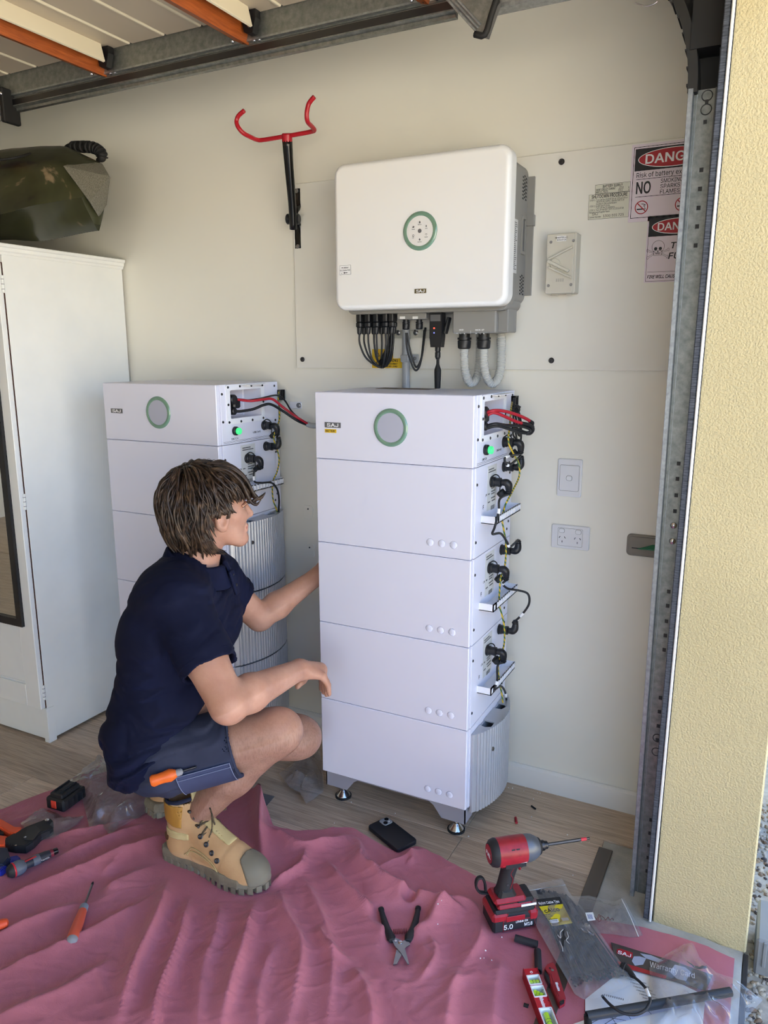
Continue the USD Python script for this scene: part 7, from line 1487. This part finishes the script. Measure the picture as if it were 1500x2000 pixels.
p = on_z(60, 1678, .038); es.part('switch', put(bx((-.016, -.0035, 0), (.016, .0035, .0022), .001), p, Re[:, [2, 0, 1]] if False else rotz(math.atan2(dd[1], dd[0]))), mat('switch_red', (190, 40, 48), .4), bd2, True)
p = on_z(48, 1682, .038); es.part('button', lathe([(.0035, 0), (.003, .0015), (0, .0015)], 12, None, p), gsd, bd2, True, 40)
p, q = on_z(81, 1681, .034), on_z(97, 1674, .034); d = q-p; es.part('lettering', put(text_c('fanttik', .008, .0003, False, np.linalg.norm(d)), (p+q)/2, rotz(math.atan2(d[1], d[0]))), M['white_print'], bd2, True)
bt = Thing('blue_pliers', 'dark tool with blue grips cut by the left picture edge', 'pliers', C(15, 1680))
bt.part('body', prism([(-14, 1655), (14, 1655), (20, 1676), (8, 1690), (-14, 1692)], .008, .026, .005, .03), mat('tool_navy', (36, 40, 58), .5), None, True)
bt.part('grip', prism([(18, 1674), (34, 1671), (40, 1676), (38, 1684), (20, 1684)], .008, .02, .004, .024), mat('grip_blue', (34, 38, 130), .4), None, True)
bt.part('grip', prism([(-14, 1690), (6, 1688), (14, 1692), (2, 1702), (-14, 1708)], .008, .02, .004, .024), M['black_plastic'] if False else mat('grip_blue_b', (34, 44, 140), .4), None, True)
oh = Thing('orange_handle', 'end of an orange tool handle at the left picture edge', 'tool handle', C(5, 1805)); a, b = on_z(-40, 1818, .022), on_z(17, 1801, .022); dd = b-a; L = np.linalg.norm(dd)
oh.part('handle', lathe([(.012, 0), (.0135, .01), (.0125, L-.012), (.010, L-.003), (.004, L)], 16, basis(dd), a), orr, None, True, 40)
# ---------------------------------------------------------------- clear plastic bags
def bag(label, px, amp, seed, lift=None, st=.006):
    t = Thing('plastic_bag', label, 'plastic bag', C(*px[0])); t.part('film', sheet(px, .012, amp, seed, st, 12, lift), clear, None, True, True); t.part('film_under', sheet(px, .009, amp*.35, seed+3, .009, 9), clear, None, True, True); return t
bag('large crumpled clear plastic bag behind the crouching person', [(130, 1530), (165, 1505), (205, 1486), (250, 1520), (300, 1548), (296, 1580), (270, 1600), (235, 1618), (215, 1634), (195, 1612), (176, 1626), (168, 1590), (160, 1560)], .05, 41)
bag('small clear plastic bag between crimper and battery pack', [(40, 1610), (62, 1595), (80, 1580), (105, 1586), (125, 1598), (165, 1595), (150, 1612), (125, 1628), (95, 1640), (70, 1642)], .03, 45)
bag('clear plastic bag beside the left foot of the front tower', [(545, 1512), (575, 1490), (600, 1470), (626, 1468), (632, 1520), (632, 1548), (612, 1562), (598, 1572), (585, 1550), (566, 1540)], .045, 49)
cs = Thing('clear_plate', 'small flat clear plastic plate on the planks beside the sheet', 'plate', C(520, 1565, 0)); cs.part('plate', prism([(505, 1548), (536, 1556), (520, 1575), (500, 1582)], .0005, .0015), hazy, None, True)
# ---------------------------------------------------------------- scraps
def scrap(name, label, p, q, r, m): a, b = on_z(*p, r), on_z(*q, r); t = Thing(name, label, 'scrap', a); d = b-a; L = np.linalg.norm(d); t.part('piece', lathe([(r*.6, .002), (r*.65, 0), (r, 0), (r, L), (r*.65, L), (0, L-.001)], 12, basis(d), a), m, None, True, 40); return t
t = scrap('wire_ferrule', 'small red ferrule on the planks in front of the tower', (1007, 1597), (1009, 1607), .0042, mat('ferrule_red', (168, 36, 48), .4)); scrap('sleeve_offcut', 'small black sleeve offcut on the planks near the skirting', (1038, 1574), (1046, 1580), .0028, M['black_rubber'])
scrap('sleeve_offcut', 'black plug scrap on the sheet left of the level', (1023, 1963), (1032, 1966), .005, M['black_rubber'])
scrap('steel_pin', 'thin steel pin on the sheet above the snips', (791, 1758), (806, 1767), .0012, M['chrome'])
crm = []; rng = np.random.default_rng(8)
for px, py, s in [(993, 1539), (1001, 1540), (1026, 1538), (1023, 1545), (1050, 1549), (1055, 1550), (1088, 1555), (1042, 1561), (1064, 1575), (1038, 1596), (915, 1634), (1135, 1645), (1119, 1710), (1108, 1631), (1151, 1645), (1080, 1720), (686, 1567), (772, 1589), (653, 1608), (530, 1608), (646, 1748), (980, 1835), (948, 1865), (945, 1880), (938, 1882), (960, 1884), (855, 1796), (862, 1791), (855, 1818)]+[(rng.uniform(985, 1200), rng.uniform(1540, 1720), 0) for _ in range(40)] if False else [(*p, 1) for p in ((993, 1539), (1001, 1540), (1026, 1538), (1023, 1545), (1050, 1549), (1055, 1550), (1088, 1555), (1042, 1561), (1064, 1575), (1038, 1596), (915, 1634), (1135, 1645), (1119, 1710), (1108, 1631), (1151, 1645), (1080, 1720), (686, 1567), (772, 1589), (653, 1608), (530, 1608), (980, 1835), (948, 1865), (945, 1880), (938, 1882), (960, 1884), (855, 1796), (862, 1791), (855, 1818))]:
    p = on_z(px, py); z = chz(*p[:2]); m_ = trimesh.creation.icosphere(0, rng.uniform(.0012, .0026)); crm.append((np.array(m_.vertices)*rng.uniform(.6, 1.2, 3)+[p[0], p[1], z+.001], np.array(m_.faces)))
solo('plaster_crumbs', join(*crm), M['white_print'], 'scattered white plaster crumbs on the planks and the sheet', 'crumbs', kind='stuff')
# ---------------------------------------------------------------- ribbed grey box outside
gb = Thing('ribbed_box', 'grey ribbed plastic box on the pebbles outside the pier', 'box', on_z(1478, 1905, GZ))
a = on_z(1470, 1903, GZ); gm = mat('ribbed_grey', (138, 140, 140), .5)
gb.part('case', bx(a+A(0, 0, 0), a+A(.3, .16, .1), .006), gm, None, True)
for i in range(9): gb.part('rib', bx(a+A(.016+.02*i, -.004, .03), a+A(.024+.02*i, .002, .097), .001), gm, None, True)
